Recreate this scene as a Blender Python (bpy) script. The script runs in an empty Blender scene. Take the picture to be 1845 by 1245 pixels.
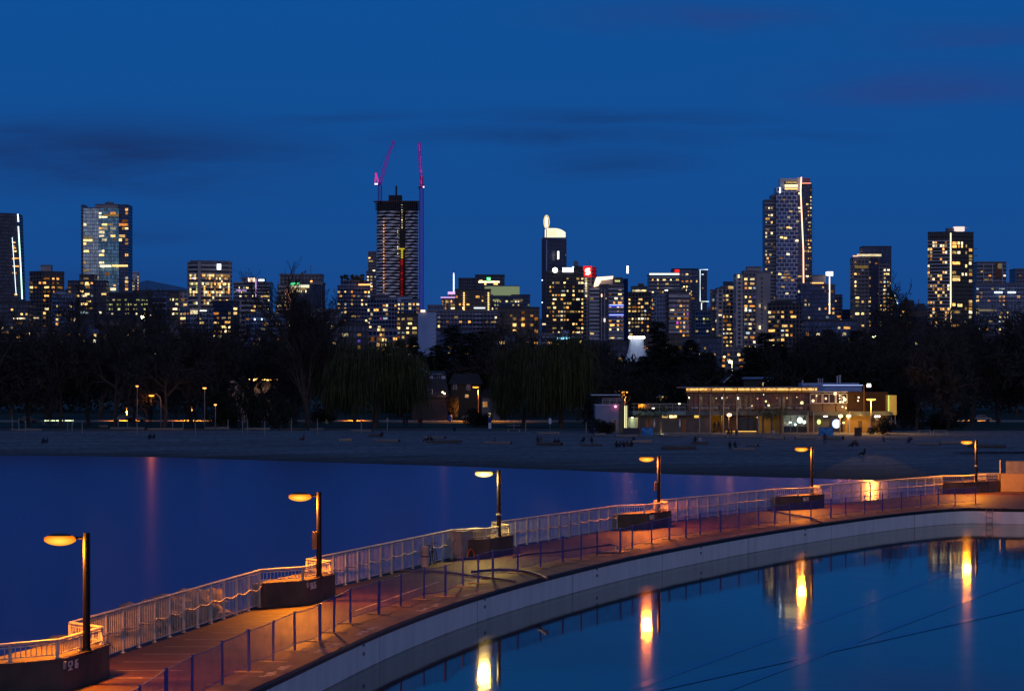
import bpy, math, random
from mathutils import Vector, Matrix
import bmesh

random.seed(11)
S = bpy.context.scene
COL = S.collection
F = 4500.0          # focal length in photograph pixels
EYE = 8.0           # camera height above the pool deck
HOR = 700.0         # horizon row
CX = 922.5

def at(px, py, Y):
    return Vector(((px - CX) * Y / F, Y, EYE - (py - HOR) * Y / F))
def onz(px, py, z):
    Y = F * (EYE - z) / (py - HOR)
    return Vector(((px - CX) * Y / F, Y, z))
def lerp(a, b, t): return a + (b - a) * t

# ------------------------------------------------------------------ materials
MATS = {}
def new_mat(name):
    m = bpy.data.materials.new(name); m.use_nodes = True
    m.node_tree.nodes.clear()
    return m, m.node_tree.nodes, m.node_tree.links
def rgb(c): return (c[0], c[1], c[2], 1.0)

def pmat(name, col, rough=0.7, var=0.25, scale=2.0, bump=0.0, metal=0.0, spec=0.4, col2=None, detail=6.0, stretch=None):
    """noise-mottled surface"""
    if name in MATS: return MATS[name]
    m, N, L = new_mat(name)
    out = N.new('ShaderNodeOutputMaterial'); bs = N.new('ShaderNodeBsdfPrincipled')
    tc = N.new('ShaderNodeTexCoord'); nz = N.new('ShaderNodeTexNoise')
    nz.inputs['Scale'].default_value = scale; nz.inputs['Detail'].default_value = detail
    if stretch:
        mp = N.new('ShaderNodeMapping'); mp.inputs['Scale'].default_value = stretch
        L.new(tc.outputs['Object'], mp.inputs['Vector']); L.new(mp.outputs['Vector'], nz.inputs['Vector'])
    else:
        L.new(tc.outputs['Object'], nz.inputs['Vector'])
    rp = N.new('ShaderNodeValToRGB')
    c1 = tuple(x * (1 - var) for x in col); c2 = col2 or tuple(min(1, x * (1 + var)) for x in col)
    rp.color_ramp.elements[0].position = 0.3; rp.color_ramp.elements[1].position = 0.7
    rp.color_ramp.elements[0].color = rgb(c1); rp.color_ramp.elements[1].color = rgb(c2)
    L.new(nz.outputs['Fac'], rp.inputs['Fac']); L.new(rp.outputs['Color'], bs.inputs['Base Color'])
    bs.inputs['Roughness'].default_value = rough; bs.inputs['Metallic'].default_value = metal
    bs.inputs['Specular IOR Level'].default_value = spec
    if bump > 0:
        bp = N.new('ShaderNodeBump'); bp.inputs['Strength'].default_value = bump; bp.inputs['Distance'].default_value = 0.05
        L.new(nz.outputs['Fac'], bp.inputs['Height']); L.new(bp.outputs['Normal'], bs.inputs['Normal'])
    L.new(bs.outputs['BSDF'], out.inputs['Surface'])
    MATS[name] = m
    return m

def emat(name, col, strength, lo=None, sample=False, speck=0.0):
    """glowing surface; lo gives per-object random strength between lo and strength"""
    if name in MATS: return MATS[name]
    m, N, L = new_mat(name)
    out = N.new('ShaderNodeOutputMaterial'); em = N.new('ShaderNodeEmission')
    em.inputs['Color'].default_value = rgb(col); em.inputs['Strength'].default_value = strength
    if lo is not None:
        oi = N.new('ShaderNodeObjectInfo')
        pw = N.new('ShaderNodeMath'); pw.operation = 'POWER'; pw.inputs[1].default_value = 1.7
        L.new(oi.outputs['Random'], pw.inputs[0])
        mr = N.new('ShaderNodeMapRange'); mr.inputs['To Min'].default_value = lo; mr.inputs['To Max'].default_value = strength
        L.new(pw.outputs[0], mr.inputs['Value'])
        # furniture and blinds seen inside: soft blotches
        tc = N.new('ShaderNodeTexCoord'); nz = N.new('ShaderNodeTexNoise'); nz.inputs['Scale'].default_value = 2.2
        av = N.new('ShaderNodeVectorMath'); av.operation = 'ADD'
        L.new(tc.outputs['Object'], av.inputs[0]); L.new(oi.outputs['Location'], av.inputs[1])
        L.new(av.outputs[0], nz.inputs['Vector'])
        m2 = N.new('ShaderNodeMapRange'); m2.inputs['From Min'].default_value = 0.32; m2.inputs['From Max'].default_value = 0.62
        m2.inputs['To Min'].default_value = 0.25; m2.inputs['To Max'].default_value = 1.3
        L.new(nz.outputs['Fac'], m2.inputs['Value'])
        mu = N.new('ShaderNodeMath'); mu.operation = 'MULTIPLY'
        L.new(mr.outputs[0], mu.inputs[0]); L.new(m2.outputs[0], mu.inputs[1]); L.new(mu.outputs[0], em.inputs['Strength'])
    L.new(em.outputs[0], out.inputs['Surface'])
    if not sample:
        m.cycles.emission_sampling = 'NONE'
    MATS[name] = m
    return m

def facade(name, slab, frame, glass, fh=3.1, mw=1.8, st=0.25, mt=0.12, rough=0.25, metal=0.35, stag=False, vary=0.5):
    """storey bands, mullions and glass from the wall's own metre UVs"""
    if name in MATS: return MATS[name]
    m, N, L = new_mat(name)
    out = N.new('ShaderNodeOutputMaterial'); bs = N.new('ShaderNodeBsdfPrincipled')
    uv = N.new('ShaderNodeUVMap'); sp = N.new('ShaderNodeSeparateXYZ'); L.new(uv.outputs[0], sp.inputs[0])
    def M(op, a, b=None):
        n = N.new('ShaderNodeMath'); n.operation = op
        for k, v in enumerate((a, b)):
            if v is None: continue
            if isinstance(v, (int, float)): n.inputs[k].default_value = v
            else: L.new(v, n.inputs[k])
        return n.outputs[0]
    v = M('DIVIDE', sp.outputs[1], fh); row = M('FLOOR', v); fv = M('FRACT', v)
    u = M('DIVIDE', sp.outputs[0], mw)
    if stag: u = M('ADD', u, M('MULTIPLY', M('MODULO', row, 2.0), 0.5))
    colm = M('FLOOR', u); fu = M('FRACT', u)
    is_slab = M('LESS_THAN', fv, st); is_fr = M('LESS_THAN', fu, mt)
    cb = N.new('ShaderNodeCombineXYZ'); L.new(colm, cb.inputs[0]); L.new(row, cb.inputs[1])
    wn = N.new('ShaderNodeTexWhiteNoise'); wn.noise_dimensions = '3D'; L.new(cb.outputs[0], wn.inputs['Vector'])
    mr = N.new('ShaderNodeMapRange'); mr.inputs['To Min'].default_value = 1 - vary; mr.inputs['To Max'].default_value = 1 + vary
    L.new(wn.outputs['Value'], mr.inputs['Value'])
    gl = N.new('ShaderNodeMix'); gl.data_type = 'RGBA'; gl.blend_type = 'MULTIPLY'; gl.inputs[0].default_value = 1.0
    gl.inputs[6].default_value = rgb(glass); L.new(mr.outputs[0], gl.inputs[7])
    a = N.new('ShaderNodeMix'); a.data_type = 'RGBA'; L.new(is_fr, a.inputs[0]); L.new(gl.outputs[2], a.inputs[6]); a.inputs[7].default_value = rgb(frame)
    b = N.new('ShaderNodeMix'); b.data_type = 'RGBA'; L.new(is_slab, b.inputs[0]); L.new(a.outputs[2], b.inputs[6])
    # weathering on the solid bands
    tc = N.new('ShaderNodeTexCoord'); nz = N.new('ShaderNodeTexNoise'); nz.inputs['Scale'].default_value = 0.15
    L.new(tc.outputs['Object'], nz.inputs['Vector'])
    sm = N.new('ShaderNodeMix'); sm.data_type = 'RGBA'; L.new(nz.outputs['Fac'], sm.inputs[0])
    sm.inputs[6].default_value = rgb(tuple(x * 0.6 for x in slab)); sm.inputs[7].default_value = rgb(tuple(x * 1.3 for x in slab))
    L.new(sm.outputs[2], b.inputs[7])
    L.new(b.outputs[2], bs.inputs['Base Color'])
    solid = M('MAXIMUM', is_slab, is_fr)
    r = N.new('ShaderNodeMapRange'); r.inputs['To Min'].default_value = rough; r.inputs['To Max'].default_value = 0.8; L.new(solid, r.inputs['Value'])
    L.new(r.outputs[0], bs.inputs['Roughness'])
    me = N.new('ShaderNodeMapRange'); me.inputs['To Min'].default_value = metal; me.inputs['To Max'].default_value = 0.0; L.new(solid, me.inputs['Value'])
    L.new(me.outputs[0], bs.inputs['Metallic'])
    bp = N.new('ShaderNodeBump'); bp.inputs['Strength'].default_value = 0.6; bp.inputs['Distance'].default_value = 0.2
    L.new(solid, bp.inputs['Height']); L.new(bp.outputs[0], bs.inputs['Normal'])
    L.new(bs.outputs[0], out.inputs[0])
    MATS[name] = m
    return m

# ------------------------------------------------------------------ mesh builder
def wl(o):
    v = Vector((0, 0, 0))
    while o is not None:
        v += o.location; o = o.parent
    return v

class MB:
    def __init__(s): s.v = []; s.f = []; s.uv = []
    def add(s, vs, fs, uvs=None):
        b = len(s.v); s.v += [tuple(x) for x in vs]
        for i, f in enumerate(fs):
            s.f.append([b + k for k in f]); s.uv.append(uvs[i] if uvs else None)
        return s
    def box(s, c, d, rz=0.0):
        hx, hy, hz = d[0] / 2, d[1] / 2, d[2] / 2
        cs, sn = math.cos(rz), math.sin(rz)
        vs = []
        for z in (-hz, hz):
            for x, y in ((-hx, -hy), (hx, -hy), (hx, hy), (-hx, hy)):
                vs.append((c[0] + x * cs - y * sn, c[1] + x * sn + y * cs, c[2] + z))
        return s.add(vs, [(3, 2, 1, 0), (4, 5, 6, 7), (0, 1, 5, 4), (1, 2, 6, 5), (2, 3, 7, 6), (3, 0, 4, 7)])
    def mm(s, x0, y0, z0, x1, y1, z1):
        return s.box(((x0 + x1) / 2, (y0 + y1) / 2, (z0 + z1) / 2), (abs(x1 - x0), abs(y1 - y0), abs(z1 - z0)))
    def rect(s, px0, py0, px1, py1, Y, depth):
        """box whose front fills a pixel rectangle when standing at depth Y"""
        a = at(px0, py0, Y); b = at(px1, py1, Y)
        return s.mm(a.x, Y, b.z, b.x, Y + depth, a.z)
    def bar(s, p, q, w, h):
        """square bar from p to q (w across, h high)"""
        p = Vector(p); q = Vector(q); d = (q - p).normalized()
        up = Vector((0, 0, 1)) if abs(d.z) < 0.95 else Vector((0, 1, 0))
        sd = d.cross(up).normalized(); u2 = sd.cross(d).normalized()
        vs = []
        for o in (p, q):
            for a, b in ((-1, -1), (1, -1), (1, 1), (-1, 1)):
                vs.append(o + sd * a * w / 2 + u2 * b * h / 2)
        return s.add(vs, [(3, 2, 1, 0), (4, 5, 6, 7), (0, 1, 5, 4), (1, 2, 6, 5), (2, 3, 7, 6), (3, 0, 4, 7)])
    def tube(s, pts, r, n=8, caps=True):
        pts = [Vector(p) for p in pts]
        rs = r if isinstance(r, (list, tuple)) else [r] * len(pts)
        vs = []; fs = []
        d0 = (pts[1] - pts[0]).normalized()
        up = Vector((0, 0, 1)) if abs(d0.z) < 0.9 else Vector((1, 0, 0))
        for i, p in enumerate(pts):
            d = (pts[min(i + 1, len(pts) - 1)] - pts[max(i - 1, 0)]).normalized()
            a = d.cross(up)
            if a.length < 1e-4: a = d.cross(Vector((0, 1, 0)))
            a.normalize(); b = d.cross(a).normalized()
            for k in range(n):
                t = 2 * math.pi * k / n
                vs.append(p + (a * math.cos(t) + b * math.sin(t)) * rs[i])
        for i in range(len(pts) - 1):
            for k in range(n):
                k2 = (k + 1) % n
                fs.append((i * n + k, (i + 1) * n + k, (i + 1) * n + k2, i * n + k2))
        if caps:
            fs.append(tuple(range(n))); fs.append(tuple(reversed(range((len(pts) - 1) * n, len(pts) * n))))
        return s.add(vs, fs)
    def prism(s, poly, z0, z1, top=True, bottom=False):
        """upright prism with metre UVs on its sides; poly counter-clockwise seen from above; z1 may be a list"""
        n = len(poly); zt = z1 if isinstance(z1, (list, tuple)) else [z1] * n
        vs = [(p[0], p[1], z0) for p in poly] + [(p[0], p[1], zt[i]) for i, p in enumerate(poly)]
        fs = []; uvs = []; d = 0.0
        for i in range(n):
            j = (i + 1) % n
            l = math.hypot(poly[j][0] - poly[i][0], poly[j][1] - poly[i][1])
            fs.append((i, j, n + j, n + i)); uvs.append([(d, z0), (d + l, z0), (d + l, zt[j]), (d, zt[i])]); d += l
        if top: fs.append(tuple(range(n, 2 * n))); uvs.append([(0.05, 0.05)] * n)
        if bottom: fs.append(tuple(reversed(range(n)))); uvs.append([(0.05, 0.05)] * n)
        return s.add(vs, fs, uvs)
    def lathe(s, c, prof, n=16):
        vs = []; fs = []
        for r, z in prof:
            for k in range(n):
                t = 2 * math.pi * k / n
                vs.append((c[0] + r * math.cos(t), c[1] + r * math.sin(t), c[2] + z))
        for i in range(len(prof) - 1):
            for k in range(n):
                k2 = (k + 1) % n
                fs.append((i * n + k, i * n + k2, (i + 1) * n + k2, (i + 1) * n + k))
        fs.append(tuple(reversed(range(n)))); fs.append(tuple(range((len(prof) - 1) * n, len(prof) * n)))
        return s.add(vs, fs)
    def ell(s, c, r, nu=10, nv=6):
        prof = []
        vs = []; fs = []
        for i in range(nv + 1):
            ph = -math.pi / 2 + math.pi * i / nv
            for k in range(nu):
                t = 2 * math.pi * k / nu
                vs.append((c[0] + r[0] * math.cos(ph) * math.cos(t), c[1] + r[1] * math.cos(ph) * math.sin(t), c[2] + r[2] * math.sin(ph)))
        for i in range(nv):
            for k in range(nu):
                k2 = (k + 1) % nu
                fs.append((i * nu + k, i * nu + k2, (i + 1) * nu + k2, (i + 1) * nu + k))
        return s.add(vs, fs)
    def tri(s, a, b, c): return s.add([a, b, c], [(0, 1, 2)])
    def quad(s, a, b, c, d): return s.add([a, b, c, d], [(0, 1, 2, 3)])
    def build(s, name, mat, parent=None, smooth=False, kind=None):
        me = bpy.data.meshes.new(name)
        o = wl(parent) if parent is not None else Vector((0, 0, 0))
        me.from_pydata([(v[0] - o.x, v[1] - o.y, v[2] - o.z) for v in s.v], [], s.f)
        if any(u is not None for u in s.uv):
            ul = me.uv_layers.new(name='UVMap'); li = 0
            for f, u in zip(s.f, s.uv):
                for k in range(len(f)):
                    if u is not None: ul.data[li].uv = u[k]
                    li += 1
        me.materials.append(mat)
        if smooth: me.polygons.foreach_set('use_smooth', [True] * len(me.polygons))
        me.update()
        ob = bpy.data.objects.new(name, me); COL.objects.link(ob)
        if parent is not None: ob.parent = parent
        if kind: ob['kind'] = kind
        return ob

def thing(name, label, cat, loc=(0, 0, 0), group=None):
    o = bpy.data.objects.new(name, None); COL.objects.link(o)
    o.empty_display_size = 0.1
    o.location = loc; o['label'] = label; o['category'] = cat
    if group: o['group'] = group
    return o
def tag(o, label, cat, group=None):
    o['label'] = label; o['category'] = cat
    if group: o['group'] = group
    return o
def origin_to(o, loc):
    """move a single-mesh thing's origin to loc"""
    loc = Vector(loc)
    o.data.transform(Matrix.Translation(-loc)); o.location = loc
    return o
KIDS = {}
def children_of(r):
    if r.name not in KIDS: KIDS[r.name] = [c for c in COL.objects if c.parent == r]
    return KIDS[r.name]
def dup(root, loc, rz=0.0, sc=1.0, label=None, group=None):
    r = root.copy(); COL.objects.link(r); r.location = loc; r.rotation_euler = (0, 0, rz)
    r.scale = (sc, sc, sc) if isinstance(sc, (int, float)) else sc
    if label: r['label'] = label
    if group: r['group'] = group
    for ch in list(children_of(root)):
        c = ch.copy(); COL.objects.link(c); c.parent = r
        for g in list(children_of(ch)):
            d = g.copy(); COL.objects.link(d); d.parent = c
    return r
def point_light(name, loc, col, power, radius=0.15, parent=None, spot=None):
    l = bpy.data.lights.new(name, 'SPOT' if spot else 'POINT'); l.color = col; l.energy = power; l.shadow_soft_size = radius
    if spot: l.spot_size = math.radians(spot); l.spot_blend = 0.6
    o = bpy.data.objects.new(name, l); COL.objects.link(o)
    o.location = Vector(loc) - (wl(parent) if parent else Vector((0, 0, 0)))
    if parent: o.parent = parent
    return o

# ------------------------------------------------------------------ world, sun, camera
def make_world():
    w = bpy.data.worlds.new("World"); S.world = w; w.use_nodes = True
    N = w.node_tree.nodes; L = w.node_tree.links; N.clear()
    out = N.new('ShaderNodeOutputWorld')
    tc = N.new('ShaderNodeTexCoord'); sp = N.new('ShaderNodeSeparateXYZ'); L.new(tc.outputs['Generated'], sp.inputs[0])
    def M(op, a, b=None, c=None, clamp=False):
        n = N.new('ShaderNodeMath'); n.operation = op; n.use_clamp = clamp
        for k, v in enumerate((a, b, c)):
            if v is None: continue
            if isinstance(v, (int, float)): n.inputs[k].default_value = v
            else: L.new(v, n.inputs[k])
        return n.outputs[0]
    rp = N.new('ShaderNodeValToRGB'); el = rp.color_ramp.elements
    stops = [(0.0, (0.008, 0.058, 0.235)), (0.03, (0.0085, 0.064, 0.255)), (0.085, (0.0065, 0.074, 0.29)), (0.155, (0.0045, 0.078, 0.30)), (0.4, (0.006, 0.058, 0.21)), (1.0, (0.004, 0.03, 0.12))]
    el[0].position, el[0].color = stops[0][0], rgb(stops[0][1])
    el[1].position, el[1].color = stops[-1][0], rgb(stops[-1][1])
    for p, c in stops[1:-1]:
        e = el.new(p); e.color = rgb(c)
    L.new(M('MAXIMUM', sp.outputs[2], 0.0), rp.inputs['Fac'])
    # cloud streaks: soft patches at fixed compass bearings, broken up by stretched noise
    mp = N.new('ShaderNodeMapping'); mp.inputs['Scale'].default_value = (5.0, 5.0, 34.0); L.new(tc.outputs['Generated'], mp.inputs[0])
    nz = N.new('ShaderNodeTexNoise'); nz.inputs['Scale'].default_value = 1.6; nz.inputs['Detail'].default_value = 7.0; nz.inputs['Roughness'].default_value = 0.62
    nz.inputs['Distortion'].default_value = 0.5
    L.new(mp.outputs[0], nz.inputs['Vector'])
    az = M('DIVIDE', sp.outputs[0], M('MAXIMUM', sp.outputs[1], 0.05)); ev = M('DIVIDE', sp.outputs[2], M('MAXIMUM', sp.outputs[1], 0.05))
    ev = M('ADD', ev, M('MULTIPLY', M('SUBTRACT', nz.outputs['Fac'], 0.5), 0.020))
    tot = None; pur = None
    blobs = [(170, 275, 340, 60, 1.15, 0), (60, 235, 160, 24, .8, 0), (420, 262, 200, 22, .6, 0), (620, 210, 160, 12, .45, 0), (990, 250, 280, 20, .85, 0), (1080, 214, 260, 15, .7, 0), (1110, 292, 150, 24, .6, 0), (1440, 245, 160, 16, .3, 0),
             (1680, 152, 230, 40, .5, 1), (1250, 30, 240, 24, .55, 1), (1820, 60, 260, 26, .35, 1), (260, 420, 130, 18, .35, 0), (170, 505, 300, 26, .35, 0), (80, 330, 200, 20, .4, 0)]
    for (bx, by, wx, wy, k, p) in blobs:
        a0 = (bx - CX) / F; e0 = (HOR - by) / F
        dx = M('POWER', M('ABSOLUTE', M('DIVIDE', M('SUBTRACT', az, a0), wx / F)), 2.0)
        dy = M('POWER', M('ABSOLUTE', M('DIVIDE', M('SUBTRACT', ev, e0), wy / F)), 2.0)
        g = M('MULTIPLY', M('EXPONENT', M('MULTIPLY', M('ADD', dx, dy), -1.0)), k)
        if p: pur = g if pur is None else M('MAXIMUM', pur, g)
        else: tot = g if tot is None else M('MAXIMUM', tot, g)
    br = N.new('ShaderNodeMapRange'); br.inputs['From Min'].default_value = 0.36; br.inputs['From Max'].default_value = 0.62
    br.inputs['To Min'].default_value = 0.34; br.inputs['To Max'].default_value = 1.0
    L.new(nz.outputs['Fac'], br.inputs['Value'])
    front = M('GREATER_THAN', sp.outputs[1], 0.05)
    tot = M('MULTIPLY', M('MULTIPLY', tot, br.outputs[0]), front, clamp=True); pur = M('MULTIPLY', M('MULTIPLY', pur, br.outputs[0]), front, clamp=True)
    c1 = N.new('ShaderNodeMix'); c1.data_type = 'RGBA'; L.new(tot, c1.inputs[0]); L.new(rp.outputs[0], c1.inputs[6]); c1.inputs[7].default_value = (0.0085, 0.034, 0.142, 1)
    c2 = N.new('ShaderNodeMix'); c2.data_type = 'RGBA'; L.new(pur, c2.inputs[0]); L.new(c1.outputs[2], c2.inputs[6]); c2.inputs[7].default_value = (0.026, 0.041, 0.185, 1)
    # faint fine mottling everywhere
    bg = N.new('ShaderNodeBackground'); bg.inputs['Strength'].default_value = 1.0; L.new(c2.outputs[2], bg.inputs[0])
    # physical sky with the sun well under the horizon behind the camera, for the afterglow
    sky = N.new('ShaderNodeTexSky'); sky.sky_type = 'NISHITA'; sky.sun_disc = False
    sky.sun_elevation = math.radians(-7.0); sky.sun_rotation = math.radians(188)
    b2 = N.new('ShaderNodeBackground'); b2.inputs['Strength'].default_value = 0.05; L.new(sky.outputs[0], b2.inputs[0])
    ad = N.new('ShaderNodeAddShader'); L.new(bg.outputs[0], ad.inputs[0]); L.new(b2.outputs[0], ad.inputs[1])
    L.new(ad.outputs[0], out.inputs[0])
make_world()

sl = bpy.data.lights.new('afterglow', 'SUN'); sl.energy = 0.50; sl.angle = math.radians(88); sl.color = (1.0, 0.86, 0.95)
so = bpy.data.objects.new('afterglow', sl); COL.objects.link(so)
so.rotation_euler = Vector((-0.16, 1.0, -0.085)).to_track_quat('-Z', 'Y').to_euler()   # low, from behind the camera

cam = bpy.data.cameras.new('camera'); co = bpy.data.objects.new('camera', cam); COL.objects.link(co)
co.location = (0, 0, EYE); co.rotation_euler = (math.radians(90), 0, 0)
cam.sensor_width = 36.0; cam.lens = F / 1845.0 * 36.0
cam.shift_y = (HOR - 622.5) / 1845.0
cam.clip_end = 40000; cam.clip_start = 0.5
S.camera = co
S.view_settings.view_transform = 'Standard'; S.view_settings.look = 'None'; S.view_settings.exposure = 0; S.view_settings.gamma = 1
S.render.engine = 'CYCLES'
S.cycles.use_denoising = True
S.cycles.max_bounces = 6; S.cycles.transparent_max_bounces = 16
S.cycles.sample_clamp_indirect = 4.0
S.cycles.use_light_tree = True
S.cycles.caustics_reflective = False; S.cycles.caustics_refractive = False
# ------------------------------------------------------------------ ground, sea, pool
SEA = -2.0; POOL = -1.03
WLINE = [(-400, 390), (-75, 375), (-53, 366), (-3.7, 317), (22.8, 287), (40.8, 271), (58, 235), (75, 215), (200, 150)]
def waterline(x):
    for (a, ya), (b, yb) in zip(WLINE, WLINE[1:]):
        if a <= x <= b: return lerp(ya, yb, (x - a) / (b - a))
    return WLINE[0][1] if x < WLINE[0][0] else WLINE[-1][1]
def gz(x, y):
    w = waterline(x)
    if y < w: return SEA - (w - y) * 0.05
    if y < 432:
        return lerp(SEA, 0.42, ((y - w) / (432 - w)) ** 0.92)
    if y < 620: return 0.42 + (y - 432) / 188 * 1.0
    if y < 1000: return 1.42 + (y - 620) / 380 * 3.0
    return 4.42
def G(px, py):
    """where the ray through a photograph pixel meets the beach or park"""
    y = 240.0
    while y < 1200:
        x = (px - CX) * y / F
        if EYE - (py - HOR) * y / F <= gz(x, y): break
        y += 0.4
    return Vector(((px - CX) * y / F, y, gz((px - CX) * y / F, y)))

def water_mat(name, base, rough, scale, bump, dist, spec=0.5, stretch=(1, 1, 1), trans=0.0, tint=(.92, .95, 1)):
    m, N, L = new_mat(name)
    out = N.new('ShaderNodeOutputMaterial')
    tc = N.new('ShaderNodeTexCoord'); mp = N.new('ShaderNodeMapping'); mp.inputs['Scale'].default_value = stretch
    nz = N.new('ShaderNodeTexNoise'); nz.inputs['Scale'].default_value = scale; nz.inputs['Detail'].default_value = 3
    L.new(tc.outputs['Object'], mp.inputs[0]); L.new(mp.outputs[0], nz.inputs['Vector'])
    bp = N.new('ShaderNodeBump'); bp.inputs['Strength'].default_value = bump; bp.inputs['Distance'].default_value = dist
    L.new(nz.outputs['Fac'], bp.inputs['Height'])
    gl = N.new('ShaderNodeBsdfGlossy'); gl.inputs['Roughness'].default_value = rough
    gl.inputs['Color'].default_value = rgb(tint)
    L.new(bp.outputs[0], gl.inputs['Normal'])
    df = N.new('ShaderNodeBsdfDiffuse'); df.inputs['Color'].default_value = rgb(base)
    body = df
    if trans > 0:
        tr = N.new('ShaderNodeBsdfTransparent'); tr.inputs['Color'].default_value = (0.45, 0.75, 0.9, 1)
        mx0 = N.new('ShaderNodeMixShader'); mx0.inputs[0].default_value = trans
        L.new(df.outputs[0], mx0.inputs[1]); L.new(tr.outputs[0], mx0.inputs[2]); body = mx0
    fr = N.new('ShaderNodeFresnel'); fr.inputs['IOR'].default_value = 1.333
    L.new(bp.outputs[0], fr.inputs['Normal'])
    mx = N.new('ShaderNodeMixShader'); L.new(fr.outputs[0], mx.inputs[0]); L.new(body.outputs[0], mx.inputs[1]); L.new(gl.outputs[0], mx.inputs[2])
    L.new(mx.outputs[0], out.inputs[0])
    return m

sand = None
def make_sand():
    m, N, L = new_mat('beach_sand')
    out = N.new('ShaderNodeOutputMaterial'); bs = N.new('ShaderNodeBsdfPrincipled')
    tc = N.new('ShaderNodeTexCoord')
    mp = N.new('ShaderNodeMapping'); mp.inputs['Scale'].default_value = (0.035, 0.4, 0.4); L.new(tc.outputs['Object'], mp.inputs[0])
    n1 = N.new('ShaderNodeTexNoise'); n1.inputs['Scale'].default_value = 1.0; n1.inputs['Detail'].default_value = 8; L.new(mp.outputs[0], n1.inputs['Vector'])
    n2 = N.new('ShaderNodeTexNoise'); n2.inputs['Scale'].default_value = 0.9; n2.inputs['Detail'].default_value = 9; n2.inputs['Roughness'].default_value = .7; L.new(tc.outputs['Object'], n2.inputs['Vector'])
    sp = N.new('ShaderNodeSeparateXYZ'); L.new(tc.outputs['Object'], sp.inputs[0])
    hz = N.new('ShaderNodeMapRange'); hz.inputs['From Min'].default_value = SEA - 0.05; hz.inputs['From Max'].default_value = SEA + 0.75
    ad = N.new('ShaderNodeMath'); ad.operation = 'MULTIPLY_ADD'; L.new(n1.outputs['Fac'], ad.inputs[0]); ad.inputs[1].default_value = 0.5; L.new(sp.outputs[2], ad.inputs[2])
    sb = N.new('ShaderNodeMath'); sb.operation = 'SUBTRACT'; L.new(ad.outputs[0], sb.inputs[0]); sb.inputs[1].default_value = 0.25
    L.new(sb.outputs[0], hz.inputs['Value'])
    r1 = N.new('ShaderNodeValToRGB'); r1.color_ramp.elements[0].position = .3; r1.color_ramp.elements[1].position = .72
    r1.color_ramp.elements[0].color = (0.15, 0.155, 0.16, 1); r1.color_ramp.elements[1].color = (0.33, 0.345, 0.36, 1); L.new(n1.outputs['Fac'], r1.inputs[0])
    r2 = N.new('ShaderNodeValToRGB'); r2.color_ramp.elements[0].position = .35; r2.color_ramp.elements[1].position = .7
    r2.color_ramp.elements[0].color = (0.42, 0.42, 0.42, 1); r2.color_ramp.elements[1].color = (1.3, 1.3, 1.3, 1); L.new(n2.outputs['Fac'], r2.inputs[0])
    mx = N.new('ShaderNodeMix'); mx.data_type = 'RGBA'; mx.blend_type = 'MULTIPLY'; mx.inputs[0].default_value = 1; L.new(r1.outputs[0], mx.inputs[6]); L.new(r2.outputs[0], mx.inputs[7])
    wt = N.new('ShaderNodeMix'); wt.data_type = 'RGBA'; L.new(hz.outputs[0], wt.inputs[0]); wt.inputs[6].default_value = (0.085, 0.065, 0.05, 1); L.new(mx.outputs[2], wt.inputs[7])
    L.new(wt.outputs[2], bs.inputs['Base Color']); bs.inputs['Roughness'].default_value = 0.9; bs.inputs['Specular IOR Level'].default_value = 0.15
    bp = N.new('ShaderNodeBump'); bp.inputs['Strength'].default_value = 1.0; bp.inputs['Distance'].default_value = .3; L.new(n2.outputs['Fac'], bp.inputs['Height']); L.new(bp.outputs[0], bs.inputs['Normal'])
    L.new(bs.outputs[0], out.inputs[0]); return m
SAND = make_sand()
GRASS = pmat('park_grass', (0.035, 0.045, 0.02), 0.9, 0.45, 0.35, 0.6)

# beach: grid from under the sea up to the park edge
mb = MB(); xs = [-420 + i * 8 for i in range(78)]; nt = 34
for x in xs:
    w = waterline(x)
    for j in range(nt + 1):
        y = lerp(w - 14, 446, (j / nt))
        z = gz(x, y) + (0.03 * math.sin(x * .31 + y * .5) + 0.03 * math.sin(x * .13 - y * .9) if w + 3 < y < 440 else 0)
        mb.v.append((x, y, z))
for i in range(len(xs) - 1):
    for j in range(nt):
        a = i * (nt + 1) + j; mb.f.append([a, a + nt + 1, a + nt + 2, a + 1]); mb.uv.append(None)
mb.build('beach', SAND, smooth=True, kind='structure')

# park lawn and the land beyond, out to the horizon
mb = MB(); ys = [445.9, 470, 500, 530, 560, 620, 700, 800, 1000, 1500, 2500, 5000, 16000]
xs = [-9000, -3000, -900, -420, -200, -100, -50, 0, 50, 100, 200, 420, 900, 3000, 9000]
for x in xs:
    for y in ys: mb.v.append((x, y, gz(x, y)))
n = len(ys)
for i in range(len(xs) - 1):
    for j in range(n - 1):
        a = i * n + j; mb.f.append([a, a + n, a + n + 1, a + 1]); mb.uv.append(None)
mb.build('ground', GRASS, kind='structure')

# street behind the park, with pavement strip and kerb
ASPH = pmat('street_asphalt', (0.24, 0.22, 0.20), 0.8, 0.3, 0.4, 0.2)
mb = MB(); mb.quad((-260, 533, gz(0, 533) + .03), (260, 533, gz(0, 533) + .03), (260, 549, gz(0, 549) + .03), (-260, 549, gz(0, 549) + .03))
mb.build('street', ASPH, kind='structure')
PAVE = pmat('pavement_concrete', (0.30, 0.27, 0.23), 0.85, 0.2, 0.8, 0.2)
mb = MB(); mb.mm(-260, 529.5, gz(0, 531) - .2, 260, 532.9, gz(0, 531) + .14)
mb.build('pavement', PAVE, kind='structure')
mb = MB(); mb.quad((-150, 452, gz(0, 452) + .03), (22, 452, gz(0, 452) + .03), (22, 456, gz(0, 456) + .03), (-150, 456, gz(0, 456) + .03))
mb.build('park_path', PAVE, kind='structure')

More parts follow.
